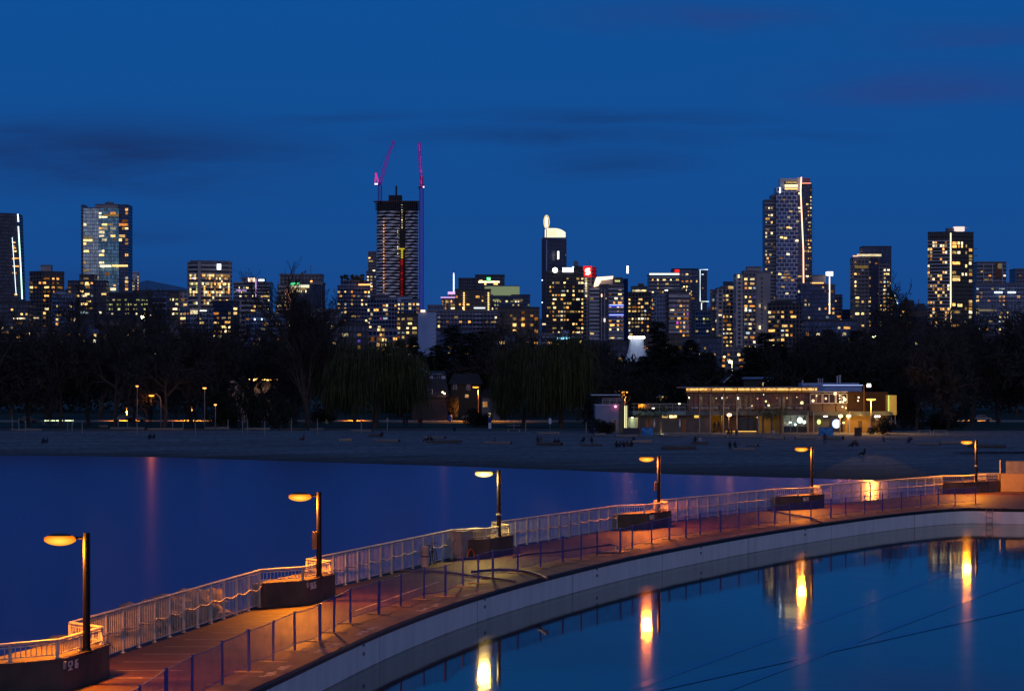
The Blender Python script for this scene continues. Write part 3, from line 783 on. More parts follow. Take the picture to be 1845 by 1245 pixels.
for i, (px, py) in enumerate(LAMPS):
    p = onz(px, py, BLKZ)
    root = thing('lamp_post', LDESC[i], 'lamp post', p, 'lamp posts along the seawall')
    mb = MB(); mb.tube([p, p + Vector((0, 0, 3.24))], [.105, .095], 12)
    mb.build('pole', POLE, root, smooth=False)
    mb = MB(); mb.lathe(p, [(.19, 0), (.19, .04), (.13, .06), (.12, .12)], 12); mb.build('base_plate', POLE, root)
    hz = p.z + 3.07; hd = Vector((-1, 0, 0)) if i < 3 else Vector((-.97, .24, 0)); hd.normalize(); sd = Vector((-hd.y, hd.x, 0))
    mb = MB(); mb.tube([p + Vector((0, 0, 3.1)), Vector((p.x, p.y, hz + .03)) + hd * .42], .035, 8); mb.build('arm', POLE, root)
    c = Vector((p.x, p.y, hz)) + hd * .72
    # housing: flattened teardrop shell, open below; lens bulges beneath it
    def drop(zlo, zhi, grow, mbx):
        vs = []; fs = []; NU = 9; NV = 14
        for a_ in range(NU + 1):
            u = a_ / NU
            wv = math.sin(math.pi * min(1, u * .92 + .04)) ** .6 * .165 * grow
            for b_ in range(NV):
                t = 2 * math.pi * b_ / NV; zz_ = math.sin(t)
                hgt = (zhi if zz_ > 0 else -zlo) * math.sin(math.pi * min(1, u * .92 + .04)) ** .5
                vs.append(c + hd * ((u - .5) * .66 * grow) + sd * wv * math.cos(t) + Vector((0, 0, zz_ * hgt)))
        for a_ in range(NU):
            for b_ in range(NV):
                b2 = (b_ + 1) % NV; fs.append((a_ * NV + b_, (a_ + 1) * NV + b_, (a_ + 1) * NV + b2, a_ * NV + b2))
        fs.append(tuple(reversed(range(NV)))); fs.append(tuple(range(NU * NV, NU * NV + NV)))
        mbx.add(vs, fs)
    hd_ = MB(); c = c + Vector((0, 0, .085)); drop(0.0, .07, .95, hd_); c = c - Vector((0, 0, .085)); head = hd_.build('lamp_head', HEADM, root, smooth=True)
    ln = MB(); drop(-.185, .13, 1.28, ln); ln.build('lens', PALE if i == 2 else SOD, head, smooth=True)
    if i in (1, 3):
        mb = MB(); mb.mm(p.x - .26, p.y - .1, 1.95, p.x - .08, p.y + .1, 2.6) if i == 1 else mb.mm(p.x - .26, p.y - .1, 2.1, p.x - .08, p.y + .1, 2.6)
        mb.build('control_box', pmat('box_brown', (.10, .07, .05), .6, .2, 5), root)
    if i in (2, 5):
        mb = MB(); mb.lathe(p + Vector((0, 0, 1.05 if i == 2 else 1.2)), [(.11, 0), (.14, .01), (.14, .08), (.11, .09)], 12); mb.build('pole_clamp', STEEL, root)
    point_light('lamp_light', c + Vector((0, 0, -.24)), LCOL[i], [4200, 4200, 1600, 4300, 4300, 4400][i], .27, root)

# ------------------------------------------------------------------ blue mesh safety fence
FPOST = pmat('fence_post_blue', (.03, .045, .26), .45, .25, 4)
FBASE = pmat('fence_foot', (.30, .22, .15), .7, .3, 5)
def net_mat():
    m, N, L = new_mat('blue_netting')
    out = N.new('ShaderNodeOutputMaterial'); uv = N.new('ShaderNodeUVMap')
    tr = N.new('ShaderNodeBsdfTransparent'); df = N.new('ShaderNodeBsdfDiffuse'); df.inputs['Color'].default_value = (.035, .055, .36, 1)
    tl = N.new('ShaderNodeBsdfTranslucent'); tl.inputs['Color'].default_value = (.03, .05, .3, 1)
    nz = N.new('ShaderNodeTexNoise'); nz.inputs['Scale'].default_value = 1.2; nz.inputs['Detail'].default_value = 4; L.new(uv.outputs[0], nz.inputs['Vector'])
    mr = N.new('ShaderNodeMapRange'); mr.inputs['From Min'].default_value = .3; mr.inputs['From Max'].default_value = .7; mr.inputs['To Min'].default_value = .26; mr.inputs['To Max'].default_value = .46
    L.new(nz.outputs['Fac'], mr.inputs['Value'])
    a = N.new('ShaderNodeMixShader'); a.inputs[0].default_value = .35; L.new(df.outputs[0], a.inputs[1]); L.new(tl.outputs[0], a.inputs[2])
    b = N.new('ShaderNodeMixShader'); L.new(mr.outputs[0], b.inputs[0]); L.new(tr.outputs[0], b.inputs[1]); L.new(a.outputs[0], b.inputs[2])
    L.new(b.outputs[0], out.inputs[0]); return m
NET = net_mat()
FTOP = [(140, 1290), (200, 1262), (252, 1234), (299, 1203.5), (346, 1180), (400.5, 1155), (448, 1134), (492, 1118.5), (531, 1102), (576.5, 1087.5), (601.8, 1074), (631.4, 1060), (682.7, 1046), (722.3, 1034), (763.6, 1023), (802.5, 1018.5), (833.8, 1003.6), (861.3, 998.6), (888, 991), (933, 983), (973.8, 974.6), (1014, 966), (1046.7, 962.5), (1075.8, 956.6), (1118, 951), (1139.5, 946), (1174, 937.5), (1206, 931), (1236, 929), (1261.5, 924.5), (1298, 920), (1331, 916), (1366.6, 912), (1396, 910), (1423, 907), (1461, 903), (1497, 898.6), (1524, 895.5), (1558, 892.5), (1590, 888.8), (1624, 886), (1659, 883), (1690.6, 879.5), (1721, 879), (1758, 877)]
FZ = 1.2
fp = [onz(px, py, FZ) for px, py in FTOP]
for p in fp: p.z = 0
bf = thing('safety_fence', 'long temporary blue mesh fence on slim posts following the pool edge', 'fence', (fp[18].x, fp[18].y, 0))
rr = random.Random(3)
for j, p in enumerate(fp):
    nx = fp[min(j + 1, len(fp) - 1)] - fp[max(j - 1, 0)]; ang = math.atan2(nx.y, nx.x)
    mb = MB(); mb.tube([p + Vector((0, 0, .0)), p + Vector((rr.uniform(-.015, .015), 0, FZ + .02))], .038 if j % 3 else .052, 8)
    po = mb.build('post', FPOST, bf)
    mb = MB(); mb.box((p.x, p.y, .02), (.09, .85, .035), ang); mb.build('foot', FBASE, po)
for j, (p, q) in enumerate(zip(fp, fp[1:])):
    l = (q - p).length; vs = []; fs = []; uvs = []; NN = 6
    nr = Vector(((q - p).y, -(q - p).x, 0)).normalized(); bow = rr.uniform(-.07, .07); sg = rr.uniform(.01, .05)
    for k in range(NN + 1):
        u = k / NN; c = p.lerp(q, u) + nr * bow * math.sin(math.pi * u)
        vs += [(c.x, c.y, .2 + rr.uniform(-.015, .015)), (c.x + nr.x * bow * .5, c.y + nr.y * bow * .5, .7), (c.x, c.y, FZ - .02 - sg * math.sin(math.pi * u))]
    for k in range(NN):
        for t in range(2):
            a = k * 3 + t; fs.append((a, a + 3, a + 4, a + 1)); uvs.append([(j * 3 + k / NN * l, t), (j * 3 + (k + 1) / NN * l, t), (j * 3 + (k + 1) / NN * l, t + 1), (j * 3 + k / NN * l, t + 1)])
    mb = MB(); mb.add(vs, fs, uvs); mb.build('netting', NET, bf)
    mb = MB(); tp = [p.lerp(q, k / NN) + nr * bow * math.sin(math.pi * k / NN) + Vector((0, 0, FZ - .015 - sg * math.sin(math.pi * k / NN))) for k in range(NN + 1)]
    mb.tube(tp, .014, 5)
    wire = mb.build('top_wire', pmat('wire_pale', (.30, .26, .30), .5, .2, 4) if j % 5 in (1, 2, 3) else FPOST, bf)
    mb = MB(); mb.tube([v + Vector((0, 0, .2 - FZ + .015 + sg)) for v in tp], .011, 4); mb.build('bottom_wire', FPOST, bf)

# ------------------------------------------------------------------ things standing on the promenade
cab = thing('utility_cabinet', 'grey two-door utility cabinet standing before the lookout block', 'cabinet', onz(860, 1006, 0), None)
CABP = pmat('cabinet_paint', (.27, .25, .22), .55, .2, 1.5, .1)
c0 = onz(831, 1008, 0); c1 = onz(884, 1001.5, 0); dv = (c1 - c0).normalized(); nv = Vector((-dv.y, dv.x, 0)); ang = math.atan2(dv.y, dv.x)
W_ = (c1 - c0).length
mb = MB(); mb.prism([c0, c1, c1 + nv * .8, c0 + nv * .8], .06, 1.27); mb.build('body', CABP, cab)
mb = MB(); mb.prism([c0 - nv * .06 - dv * .06, c1 - nv * .06 + dv * .06, c1 + nv * .86 + dv * .06, c0 + nv * .86 - dv * .06], 1.27, 1.33); mb.build('lid', CABP, cab)
mb = MB(); mb.prism([c0 + nv * .03, c1 + nv * .03, c1 + nv * .75, c0 + nv * .75], 0, .06); mb.build('plinth', BLOCK, cab)
for s_ in (0, 1):
    a = c0 + dv * (W_ * (.02 + .49 * s_)) - nv * .012; b = a + dv * (W_ * .47)
    mb = MB(); mb.prism([a, b, b + nv * .03, a + nv * .03], .12, 1.22); d_ = mb.build('door', CABP, cab)
    hx = (b if s_ == 0 else a) + dv * (-.1 if s_ == 0 else .1) - nv * .03
    mb = MB(); mb.box((hx.x, hx.y, .72), (.03, .04, .13), ang); mb.build('handle', POLE, d_)
ORANGE = pmat('orange_hose', (.65, .12, .02), .5, .2, 5)
pts = []
for k in range(13):
    t = math.pi * k / 12; pts.append(c0 + dv * (.42 - .34 * math.cos(t)) - nv * .28 + Vector((0, 0, .06 + .42 * math.sin(t))))
mb = MB(); mb.tube(pts, .03, 6); o = mb.build('hose_loop', ORANGE, smooth=True); origin_to(o, pts[0]); tag(o, 'orange loop of hose standing up in front of the grey cabinet', 'hose')
# bundle of barrel and leaning bicycle at the railing
bl = onz(765.5, 1021, 0)
ba = thing('barrel', 'upright grey roll standing against the railing beside the bicycle', 'barrel', bl)
mb = MB(); mb.lathe(bl, [(.17, 0), (.18, .03), (.18, .9), (.16, .94)], 14); mb.build('body', pmat('barrel_grey', (.34, .32, .31), .7, .25, 2), ba, smooth=False)
mb = MB(); mb.lathe(bl + Vector((0, 0, .45)), [(.185, 0), (.185, .05)], 14); mb.build('strap', POLE, ba)
def bicycle(p, d, label, lean=0.0):
    root = thing('bicycle', label, 'bicycle', p)
    d = d.normalized(); nr = Vector((-d.y, d.x, 0))
    U = lambda x, z: p + d * x + Vector((0, 0, z)) + nr * (lean * z)
    RUB = pmat('tyre_rubber', (.02, .02, .02), .8, .2, 5); FRM = pmat('bike_frame', (.07, .05, .05), .4, .2, 5, metal=.4)
    for x in (-.52, .52):
        ring = [U(x + .34 * math.cos(t * math.pi / 9), .35 + .34 * math.sin(t * math.pi / 9)) for t in range(19)]
        mb = MB(); mb.tube(ring, .022, 6, caps=False); w_ = mb.build('wheel', RUB, root)
        mb = MB()
        for t in range(10): mb.tube([U(x, .35), U(x + .33 * math.cos(t * math.pi / 5), .35 + .33 * math.sin(t * math.pi / 5))], .004, 3)
        mb.build('spokes', STEEL, w_)
    mb = MB()
    for a_, b_ in (((-.52, .35), (-.15, .32)), ((-.15, .32), (-.25, .85)), ((-.25, .85), (-.52, .35)), ((-.15, .32), (.36, .82)), ((-.22, .78), (.34, .85)), ((.34, .95), (.52, .35))):
        mb.tube([U(*a_), U(*b_)], .018, 6)
    mb.build('frame', FRM, root)
    mb = MB(); mb.tube([U(.32, .98) + nr * .25, U(.36, 1.0), U(.32, .98) - nr * .25], .014, 6); mb.build('handlebar', FRM, root)
    mb = MB(); c = U(-.27, .9); mb.ell(c, (.13, .08, .04)); mb.build('saddle', RUB, root)
    return root
bp_ = onz(779, 1018, 0)
bicycle(bp_, BAYS[2][0] - BAYS[1][3], 'dark bicycle leaning on the railing next to the grey roll', .12)
# flexible hoses lying over the deck into the pool
def lay(pix, r, mat, label, z=.05, cat='hose', last=None):
    pts = [onz(x, y, 0) + Vector((0, 0, z)) for x, y in pix]
    pts = smooth_line(pts, 2)
    if last is not None: pts[-1].z = last; 
    mb = MB(); mb.tube(pts, r, 8); o = mb.build('hose', mat, smooth=True); origin_to(o, pts[0]); return tag(o, label, cat)
HB = pmat('hose_navy', (.07, .075, .13), .5, .3, 2)
lay([(850, 1034), (892, 1030), (930, 1030.5), (958, 1035), (977, 1042), (986, 1046)], .065, HB, 'thick dark hose curving over the pool edge past the grey cabinet', .1)
lay([(690, 1034), (720, 1030), (760, 1031), (812, 1034), (850, 1040), (905, 1046), (928, 1050)], .05, HB, 'dark hose lying along the deck from the railing to the pool edge', .07)
lay([(1372, 914), (1392, 922), (1412, 928), (1440, 932.5), (1465, 936), (1480, 944)], .06, HB, 'dark hose bending from the block numbered 80.25 to the pool edge', .1)
lay([(925, 1005), (945, 1000), (968, 998), (1000, 996), (1040, 990), (1085, 984), (1100, 981), (1112, 985)], .035, HOSED, 'thin black cable snaking over the deck past the pale yellow lamp', .04)
# round drain cover lying at the edge
q = onz(1098, 995, 0); dr = thing('drain_cover', 'small dark drain cover with a short pipe on the pool edge', 'drain cover', q)
mb = MB(); mb.lathe(q, [(.75, 0), (.78, .03), (.6, .06)], 16); mb.build('plate', HOSED, dr); mb = MB(); mb.tube([q + Vector((.35, .3, .03)), q + Vector((.35, .3, .32))], .06, 8); mb.build('pipe', RAILP, dr)
# pool ladder at the far corner
p, nr, t = edge_at(1783)
ld = thing('pool_ladder', 'steel rungs of a ladder on the pale pool wall by the far corner', 'ladder', p)
for k in range(3):
    mb = MB(); z = -.25 - k * .35; a = p + nr * .08; mb.tube([a - t * .22 + Vector((0, 0, z)), a + t * .22 + Vector((0, 0, z))], .02, 6); mb.build('rung', STEEL, ld)
for s_ in (-1, 1):
    mb = MB(); a = p + nr * .09 + t * .22 * s_; mb.tube([a + Vector((0, 0, -1.5)), a + Vector((0, 0, -.05))], .02, 6); mb.build('rail', STEEL, ld)
# ------------------------------------------------------------------ city
WARM = [emat('window_amber', (1.0, .46, .11), 2.5, .14), emat('window_gold', (1.0, .64, .22), 2.9, .18), emat('window_cream', (1.0, .80, .46), 2.8, .15)]
EM_ORANGE = emat('window_orange', (1.0, .34, .06), 1.2, .15)
EM_COOL = emat('window_cool', (.70, .88, 1.0), 1.2, .12)
EM_LIME = emat('window_lime', (.85, .9, .32), 1.0, .12)
EM_PINK = emat('window_magenta', (.9, .10, .75), 1.1, .2)
EM_VIOLET = emat('window_violet', (.25, .15, 1.0), 1.3, .3)
PAL = {'warm': [(WARM[0], 4), (WARM[1], 5), (WARM[2], 3), (EM_ORANGE, 2), (EM_COOL, 1.3), (EM_VIOLET, .3), (EM_PINK, .12)],
       'amber': [(WARM[0], 6), (WARM[1], 3), (EM_ORANGE, 3), (WARM[2], 1)],
       'gold': [(WARM[1], 5), (WARM[2], 3.5), (WARM[0], 2), (EM_ORANGE, .6), (EM_COOL, .5)],
       'office': [(EM_LIME, 4), (WARM[2], 3), (WARM[1], 1)],
       'cool': [(EM_COOL, 4), (WARM[2], 3), (WARM[1], 2)],
       'pinkish': [(WARM[0], 4), (EM_ORANGE, 2), (WARM[2], 2), (EM_PINK, .6), (EM_VIOLET, .6)]}
_wm = {}
def wmesh(mat):
    if mat.name not in _wm:
        mb = MB(); mb.mm(-.5, -.5, -.5, .5, .5, .5)
        me = bpy.data.meshes.new('window'); me.from_pydata(mb.v, [], mb.f); me.materials.append(mat); _wm[mat.name] = me
    return _wm[mat.name]
WR = random.Random(77)
def window(parent, org, p, ang, w, h, mat, name='window'):
    o = bpy.data.objects.new(name, wmesh(mat)); COL.objects.link(o); o.parent = parent
    o.location = p - org; o.rotation_euler = (0, 0, ang); o.scale = (w, .24, h); return o

# facade types
FC = {
 'dark':   facade('facade_dark', (.045, .045, .06), (.03, .03, .04), (.03, .04, .08), 3.1, 2.0, .28, .2),
 'brown':  facade('facade_brown', (.13, .10, .09), (.11, .085, .08), (.01, .01, .015), 3.0, 3.0, .34, .36, metal=.1),
 'grey':   facade('facade_grey', (.24, .22, .24), (.22, .20, .22), (.012, .016, .035), 3.0, 2.8, .30, .26, metal=.1),
 'pale':   facade('facade_pale', (.44, .40, .42), (.42, .38, .40), (.02, .025, .045), 3.0, 3.4, .36, .42, metal=.1),
 'lav':    facade('facade_lavender', (.26, .25, .33), (.2, .2, .28), (.012, .018, .05), 3.0, 2.6, .26, .16, metal=.15),
 'teal':   facade('facade_teal', (.15, .24, .28), (.14, .2, .24), (.20, .44, .50), 3.3, 1.7, .16, .12, rough=.2, metal=.3, vary=.5),
 'silver': facade('facade_silver', (.26, .32, .36), (.25, .30, .34), (.60, .72, .68), 3.3, 1.7, .16, .12, rough=.2, metal=.3, vary=.35),
 'navy':   facade('facade_navy', (.02, .03, .07), (.03, .04, .09), (.015, .025, .075), 3.6, 1.6, .10, .10, rough=.25, metal=.3, vary=.25),
 'bands':  facade('facade_bands', (.46, .41, .41), (.16, .14, .14), (.012, .012, .02), 3.7, 1.6, .46, .10, metal=.1),
 'slabs':  facade('facade_slabs', (.40, .42, .50), (.08, .08, .10), (.015, .02, .04), 3.1, 2.4, .26, .12, metal=.15),
 'blue':   facade('facade_blue', (.22, .28, .42), (.18, .23, .36), (.02, .035, .09), 3.0, 2.2, .28, .2, metal=.2),
 'grid':   facade('facade_grid', (.55, .57, .66), (.55, .57, .66), (.02, .04, .13), 3.4, 4.3, .24, .16, rough=.12, metal=.35, stag=True, vary=.5),
 'black':  facade('facade_black', (.012, .012, .014), (.01, .01, .012), (.012, .014, .02), 3.0, 1.6, .2, .2, rough=.15, metal=.3, vary=.3),
 'bldark': facade('facade_bluedark', (.05, .07, .13), (.05, .07, .12), (.03, .05, .12), 3.0, 2.0, .3, .2, metal=.4),
}
PLAIN = {
 'concrete': pmat('tower_concrete', (.34, .30, .31), .85, .2, .06), 'paleblue': pmat('tower_paleblue', (.30, .40, .62), .8, .15, .06),
 'darkroof': pmat('roof_dark', (.05, .05, .06), .85, .3, .2), 'mech': pmat('mechanical_grey', (.16, .15, .18), .8, .3, .3), 'white': pmat('white_panel', (.62, .60, .64), .6, .1, .2),
 'slabw': pmat('balcony_slab', (.52, .52, .60), .75, .15, .3), 'darkcore': pmat('core_dark', (.035, .032, .04), .9, .3, .2), 'navyp': pmat('navy_panel', (.02, .03, .09), .3, .2, .1, metal=.4),
}
GLOWW = emat('glow_white', (1.0, .93, .78), 4.0); GLOWC = emat('glow_cool', (.72, .90, 1.0), 3.0); GLOWY = emat('glow_yellow', (1.0, .80, .30), 1.6)
GLOWR = emat('glow_red', (1.0, .015, .02), 1.6); GLOWG = emat('glow_green', (.02, 1.0, .22), 1.0); GLOWB = emat('glow_blue', (.06, .09, 1.0), 1.3); GLOWO = emat('glow_orange', (1.0, .42, .12), 2.2)
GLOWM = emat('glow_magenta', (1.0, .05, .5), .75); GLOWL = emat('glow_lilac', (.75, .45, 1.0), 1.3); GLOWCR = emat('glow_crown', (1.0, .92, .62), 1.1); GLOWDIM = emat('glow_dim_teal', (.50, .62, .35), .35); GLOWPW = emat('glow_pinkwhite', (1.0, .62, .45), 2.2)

class Bld:
    def __init__(s, name, label, cat, Y, px0, px1, group=None):
        s.Y = Y; x0 = at(px0, HOR, Y).x; x1 = at(px1, HOR, Y).x
        s.org = Vector(((x0 + x1) / 2, Y + 8, 4.0)); s.root = thing(name, label, cat, s.org, group); s.nw = 0; s.extra = None
    def X(s, px, Y=None): return (px - CX) * (Y or s.Y) / F
    def Z(s, py, Y=None): return EYE - (py - HOR) * (Y or s.Y) / F
    def blk(s, px0, pxs, px1, top, mat='grey', w=0.2, pal='warm', pb=645, part='wall', dy=0.0, cw=3.2, fh=3.1, wh=1.55, ww=(.36, .72), sl=.6, base=None, roof=True, top2=None, run=.25, ptop=None, depth=None, cols=None, parapet=True, wl_=None, wr_=None):
        Y = s.Y + dy; x0, x1 = s.X(px0, Y), s.X(px1, Y); z1 = s.Z(top, Y); z0 = s.Z(base, Y) if base else 3.0
        if pxs is None:
            d = depth or min(28, max(6, (x1 - x0) * .8)); pol = [(x0, Y), (x1, Y), (x1, Y + d), (x0, Y + d)]
            faces = [(Vector((x0, Y, 0)), Vector((x1, Y, 0)))]
        else:
            xs = s.X(pxs, Y); yl = Y + (xs - x0) * sl; yr = Y + (x1 - xs) * sl
            pol = [(x0, yl), (xs, Y), (x1, yr), (x0 + x1 - xs, yl + yr - Y)]
            faces = [(Vector((x0, yl, 0)), Vector((xs, Y, 0))), (Vector((xs, Y, 0)), Vector((x1, yr, 0)))]
        m = FC[mat] if mat in FC else PLAIN[mat] if mat in PLAIN else mat
        mb = MB(); mb.prism(pol, z0, z1); wall = mb.build(part, m, s.root)
        if roof:
            cx = sum(p[0] for p in pol) / 4; cy = sum(p[1] for p in pol) / 4
            mb = MB(); g = 1.012; mb.prism([(cx + (p[0] - cx) * g, cy + (p[1] - cy) * g) for p in pol], z1 + .01, z1 + (1.1 if parapet else .4)); mb.build('roof', PLAIN['darkroof'] if mat in ('dark', 'black', 'brown', 'navy', 'bldark') else PLAIN['mech'], s.root)
        out = []
        for fi, (a, b) in enumerate(faces):
            L_ = (b - a).length; d = (b - a).normalized(); nr = Vector((d.y, -d.x, 0)); ang = math.atan2(d.y, d.x)
            den = w * 2.2
            if fi == 0 and wl_ is not None: den = wl_ * 1.9
            if fi == 1 and wr_ is not None: den = wr_ * 1.9
            nc = max(1, int(L_ / cw * 1.3)); zb = max(s.Z(pb, Y), z0 + 1); zt = (s.Z(ptop, Y) if ptop else z1) - 1.2; nr_ = int((zt - zb) / fh)
            colw = [WR.choice((.25, .6, 1.1, 1.8)) for _ in range(nc)]
            c = 0
            for r_ in range(nr_):
                c = 0; rowk = WR.choice((.4, .8, 1.1, 1.6))
                while c < nc:
                    if (cols is None or c in cols) and WR.random() < den * colw[c] * rowk:
                        n_ = 1 + (WR.random() < run and c + 1 < nc)
                        out.append((a + d * ((c + n_ / 2) * L_ / nc) + nr * .1 + Vector((0, 0, zb + (r_ + .55) * fh)), ang, n_ * L_ / nc * WR.uniform(*ww), wh * WR.uniform(.7, 1.1), pal)); c += n_
                    else: c += 1
        room = 98 - s.nw
        over = []
        if len(out) > room: WR.shuffle(out); out, over = out[:max(room, 0)], out[max(room, 0):]
        if over:
            by = {}
            for p, ang, w2, hh, pl in over: by.setdefault(WR.choices([q[0] for q in PAL[pl]], [q[1] for q in PAL[pl]])[0], []).append((p, ang, w2, hh))
            mts = list(by); mb = MB(); idx = []
            for i_, m_ in enumerate(mts):
                for p, ang, w2, hh in by[m_]: mb.box(p, (w2, .24, hh), ang); idx += [i_] * 6
            if s.extra is None:
                o = mb.build('windows', mts[0], s.root); o['kind'] = 'stuff'; s.extra = o
                for m_ in mts[1:]: o.data.materials.append(m_)
                o.data.polygons.foreach_set('material_index', idx)
        for p, ang, ww_, hh, pl in out:
            ms = PAL[pl]; window(s.root, s.org, p, ang, ww_, hh, WR.choices([q[0] for q in ms], [q[1] for q in ms])[0])
        s.nw += len(out)
        return wall
    def box(s, px0, py0, px1, py1, mat, name, dy=-.6, d=.5, parent=None):
        mb = MB(); mb.rect(px0, py0, px1, py1, s.Y + dy, d); return mb.build(name, mat if not isinstance(mat, str) else PLAIN[mat], parent or s.root)
    def pt(s, px, py, dy=0): return at(px, py, s.Y + dy)
    def line(s, pts, r, mat, name, dy=-.8, parent=None, n=6):
        mb = MB(); mb.tube([at(x, y, s.Y + dy) for x, y in pts], r, n); return mb.build(name, mat if not isinstance(mat, str) else PLAIN[mat], parent or s.root)
    def strip(s, px0, px1, py, hpx, mat, name, dy=-.6):
        return s.box(px0, py - hpx / 2, px1, py + hpx / 2, mat, name, dy)
    def slabs(s, px0, px1, py0, py1, step, mat='slabw', thick=.35, dy=-1.2, d=1.6, name='balcony'):
        me = None; py = py0
        while py < py1:
            a = at(px0, py, s.Y + dy); b = at(px1, py, s.Y + dy)
            if me is None:
                mb = MB(); w_ = b.x - a.x; mb.mm(-w_ / 2, 0, -thick, w_ / 2, d, thick); me = bpy.data.meshes.new(name); me.from_pydata(mb.v, [], mb.f); me.materials.append(PLAIN[mat] if isinstance(mat, str) else mat)
            o = bpy.data.objects.new(name, me); COL.objects.link(o); o.parent = s.root; o.location = Vector(((a.x + b.x) / 2, s.Y + dy, a.z)) - s.org
            py += step
    def antenna(s, px, py0, py1, mat='mech', r=.25, name='antenna', dy=4):
        return s.line([(px, py1), (px, py0)], r, mat, name, dy)

def city():
    b = Bld('glass_tower', 'black wedge-shaped tower edged by a glowing white-green line at the picture margin', 'tower', 2200, -30, 40)
    Y = b.Y; mb = MB(); pol = [(b.X(-40), Y), (b.X(41), Y), (b.X(41), Y + 25), (b.X(-40), Y + 25)]
    zt = b.Z(385); vs = [(b.X(-40), Y, 3), (b.X(42), Y, 3), (b.X(42), Y + 25, 3), (b.X(-40), Y + 25, 3), (b.X(-40), Y, b.Z(382)), (b.X(31), Y, zt), (b.X(31), Y + 25, zt), (b.X(-40), Y + 25, b.Z(382))]
    mb.add(vs, [(0, 1, 5, 4), (1, 2, 6, 5), (2, 3, 7, 6), (3, 0, 4, 7), (4, 5, 6, 7)], [[(0, 3), (40, 3), (36, zt), (0, zt)], [(0, 3), (25, 3), (25, zt), (0, zt)], [(0, 3), (40, 3), (36, zt), (0, zt)], [(0, 3), (25, 3), (25, zt), (0, zt)], [(0, 0)] * 4])
    mb.build('wall', FC['dark'], b.root)
    b.line([(32, 386), (33.2, 400)], .55, GLOWC, 'light_strip'); b.line([(33, 408), (37, 475), (40, 539)], .55, emat('glow_mint', (.6, 1, .85), 2.2), 'light_strip')
    b.line([(22, 428), (25, 470), (29, 530)], .18, GLOWC, 'light_strip')
    for py, x0, x1 in ((437, 22, 28), (444, 22, 27), (447, 23, 29), (466, 22, 36), (480, 23, 34), (492, 22, 30), (453, 24, 30), (531, 26, 31)):
        window(b.root, b.org, Vector(((b.X(x0) + b.X(x1)) / 2, Y - .2, b.Z(py))), 0, b.X(x1) - b.X(x0), 1.3, WARM[WR.randrange(3)])

    b = Bld('apartment_tower', 'brown concrete apartment block with warm windows in two columns beside the wedge tower', 'apartment building', 1900, 50, 112)
    b.blk(50, 76, 112, 491, 'brown', w=.16, pal='amber', pb=600, fh=3.3, cw=4.2, wl_=.3, wr_=.32, ww=(.4, .65)); b.blk(73, None, 92, 480, 'concrete', 0, dy=8, part='penthouse', base=492)
    b.slabs(50, 62, 500, 590, 8.2, thick=.3, dy=6, d=3)

    b = Bld('glass_tower', 'tall silvery glass tower with teal curtain wall, tallest on the western skyline', 'tower', 2300, 146, 231)
    b.blk(150, None, 178, 376, 'silver', .03, 'gold', pb=525, fh=3.5, dy=0, depth=26, ww=(.8, 1.0), wh=2.2, run=.6)
    b.blk(178, None, 214, 376, 'teal', .10, 'gold', pb=525, fh=3.5, dy=1.5, depth=26, ww=(.8, 1.0), wh=2.2, run=.6, roof=False)
    b.blk(214, None, 231, 371, 'bldark', .16, 'amber', pb=525, fh=3.5, dy=4, depth=26, ww=(.8, 1.0), wh=2.2, run=.6)
    b.blk(171, None, 213, 370, 'concrete', 0, dy=9, part='penthouse', base=380); b.blk(146, None, 151, 371, 'slabs', .0, dy=6, depth=20, part='balcony_bay')
    b.box(189, 364.5, 203, 370, 'mech', 'roof_plant', 10, 6); b.strip(187, 214, 388, 4, WARM[1], 'window_band'); b.strip(150, 166, 428, 4, WARM[2], 'window_band'); b.strip(150, 166, 433, 3, WARM[1], 'window_band', -.6)
    b.strip(202, 230, 479, 3, WARM[1], 'window_band'); b.strip(180, 200, 479.5, 3, WARM[2], 'window_band')
    b.line([(195, 364), (195, 362)], .3, 'mech', 'antenna', 12)

    b = Bld('office_tower', 'pale rounded-corner tower with a white panel just beside the silvery glass tower', 'tower', 2500, 231, 250)
    b.blk(231, 247, 250, 492, 'pale', .35, 'gold', pb=530); b.box(234, 493, 247, 503, 'white', 'panel'); b.strip(233, 248, 490.5, 2, 'white', 'parapet')

    b = Bld('apartment_tower', 'dark stepped apartment block standing before the silvery glass tower', 'apartment building', 1850, 122, 192)
    b.blk(143, None, 170, 497, 'dark', .14, 'warm', pb=620, depth=14, cw=4); b.blk(122, None, 144, 508, 'dark', .05, 'warm', dy=4, pb=620, depth=14); b.blk(170, None, 191, 508, 'dark', .10, 'warm', dy=3, pb=620, depth=14)
    for (x, y) in ((155, 502), (157, 513), (158, 518), (157, 530), (160, 543), (187, 530)): b.box(x - 4, y - 1.6, x + 4, y + 1.6, WARM[1], 'window')

    b = Bld('apartment_block', 'blue-grey glazed mid-rise block below the brown apartment tower', 'apartment building', 1750, 92, 134)
    b.blk(92, 106, 134, 532, 'blue', .12, 'warm', pb=620); b.blk(98, None, 120, 527, 'paleblue', 0, dy=8, part='penthouse', base=536)
    for y in (551, 567, 571): b.strip(106, 122, y, 3, WARM[2], 'window_band', 4)
    b.line([(94, 545), (94, 605)], .5, 'paleblue', 'corner_pier', 6)
    b = Bld('low_building', 'low dark building with a bright strip of windows at the western margin', 'building', 1700, 0, 52)
    b.blk(-60, None, 52, 545, 'dark', .10, 'warm', pb=620, cw=4); b.strip(24, 45, 574, 2.4, WARM[2], 'window_band'); b.strip(60, 70, 573, 2.2, WARM[2], 'window_band')

    b = Bld('office_block', 'wide dark office block with rows of yellow-green lit windows', 'office building', 1950, 190, 268)
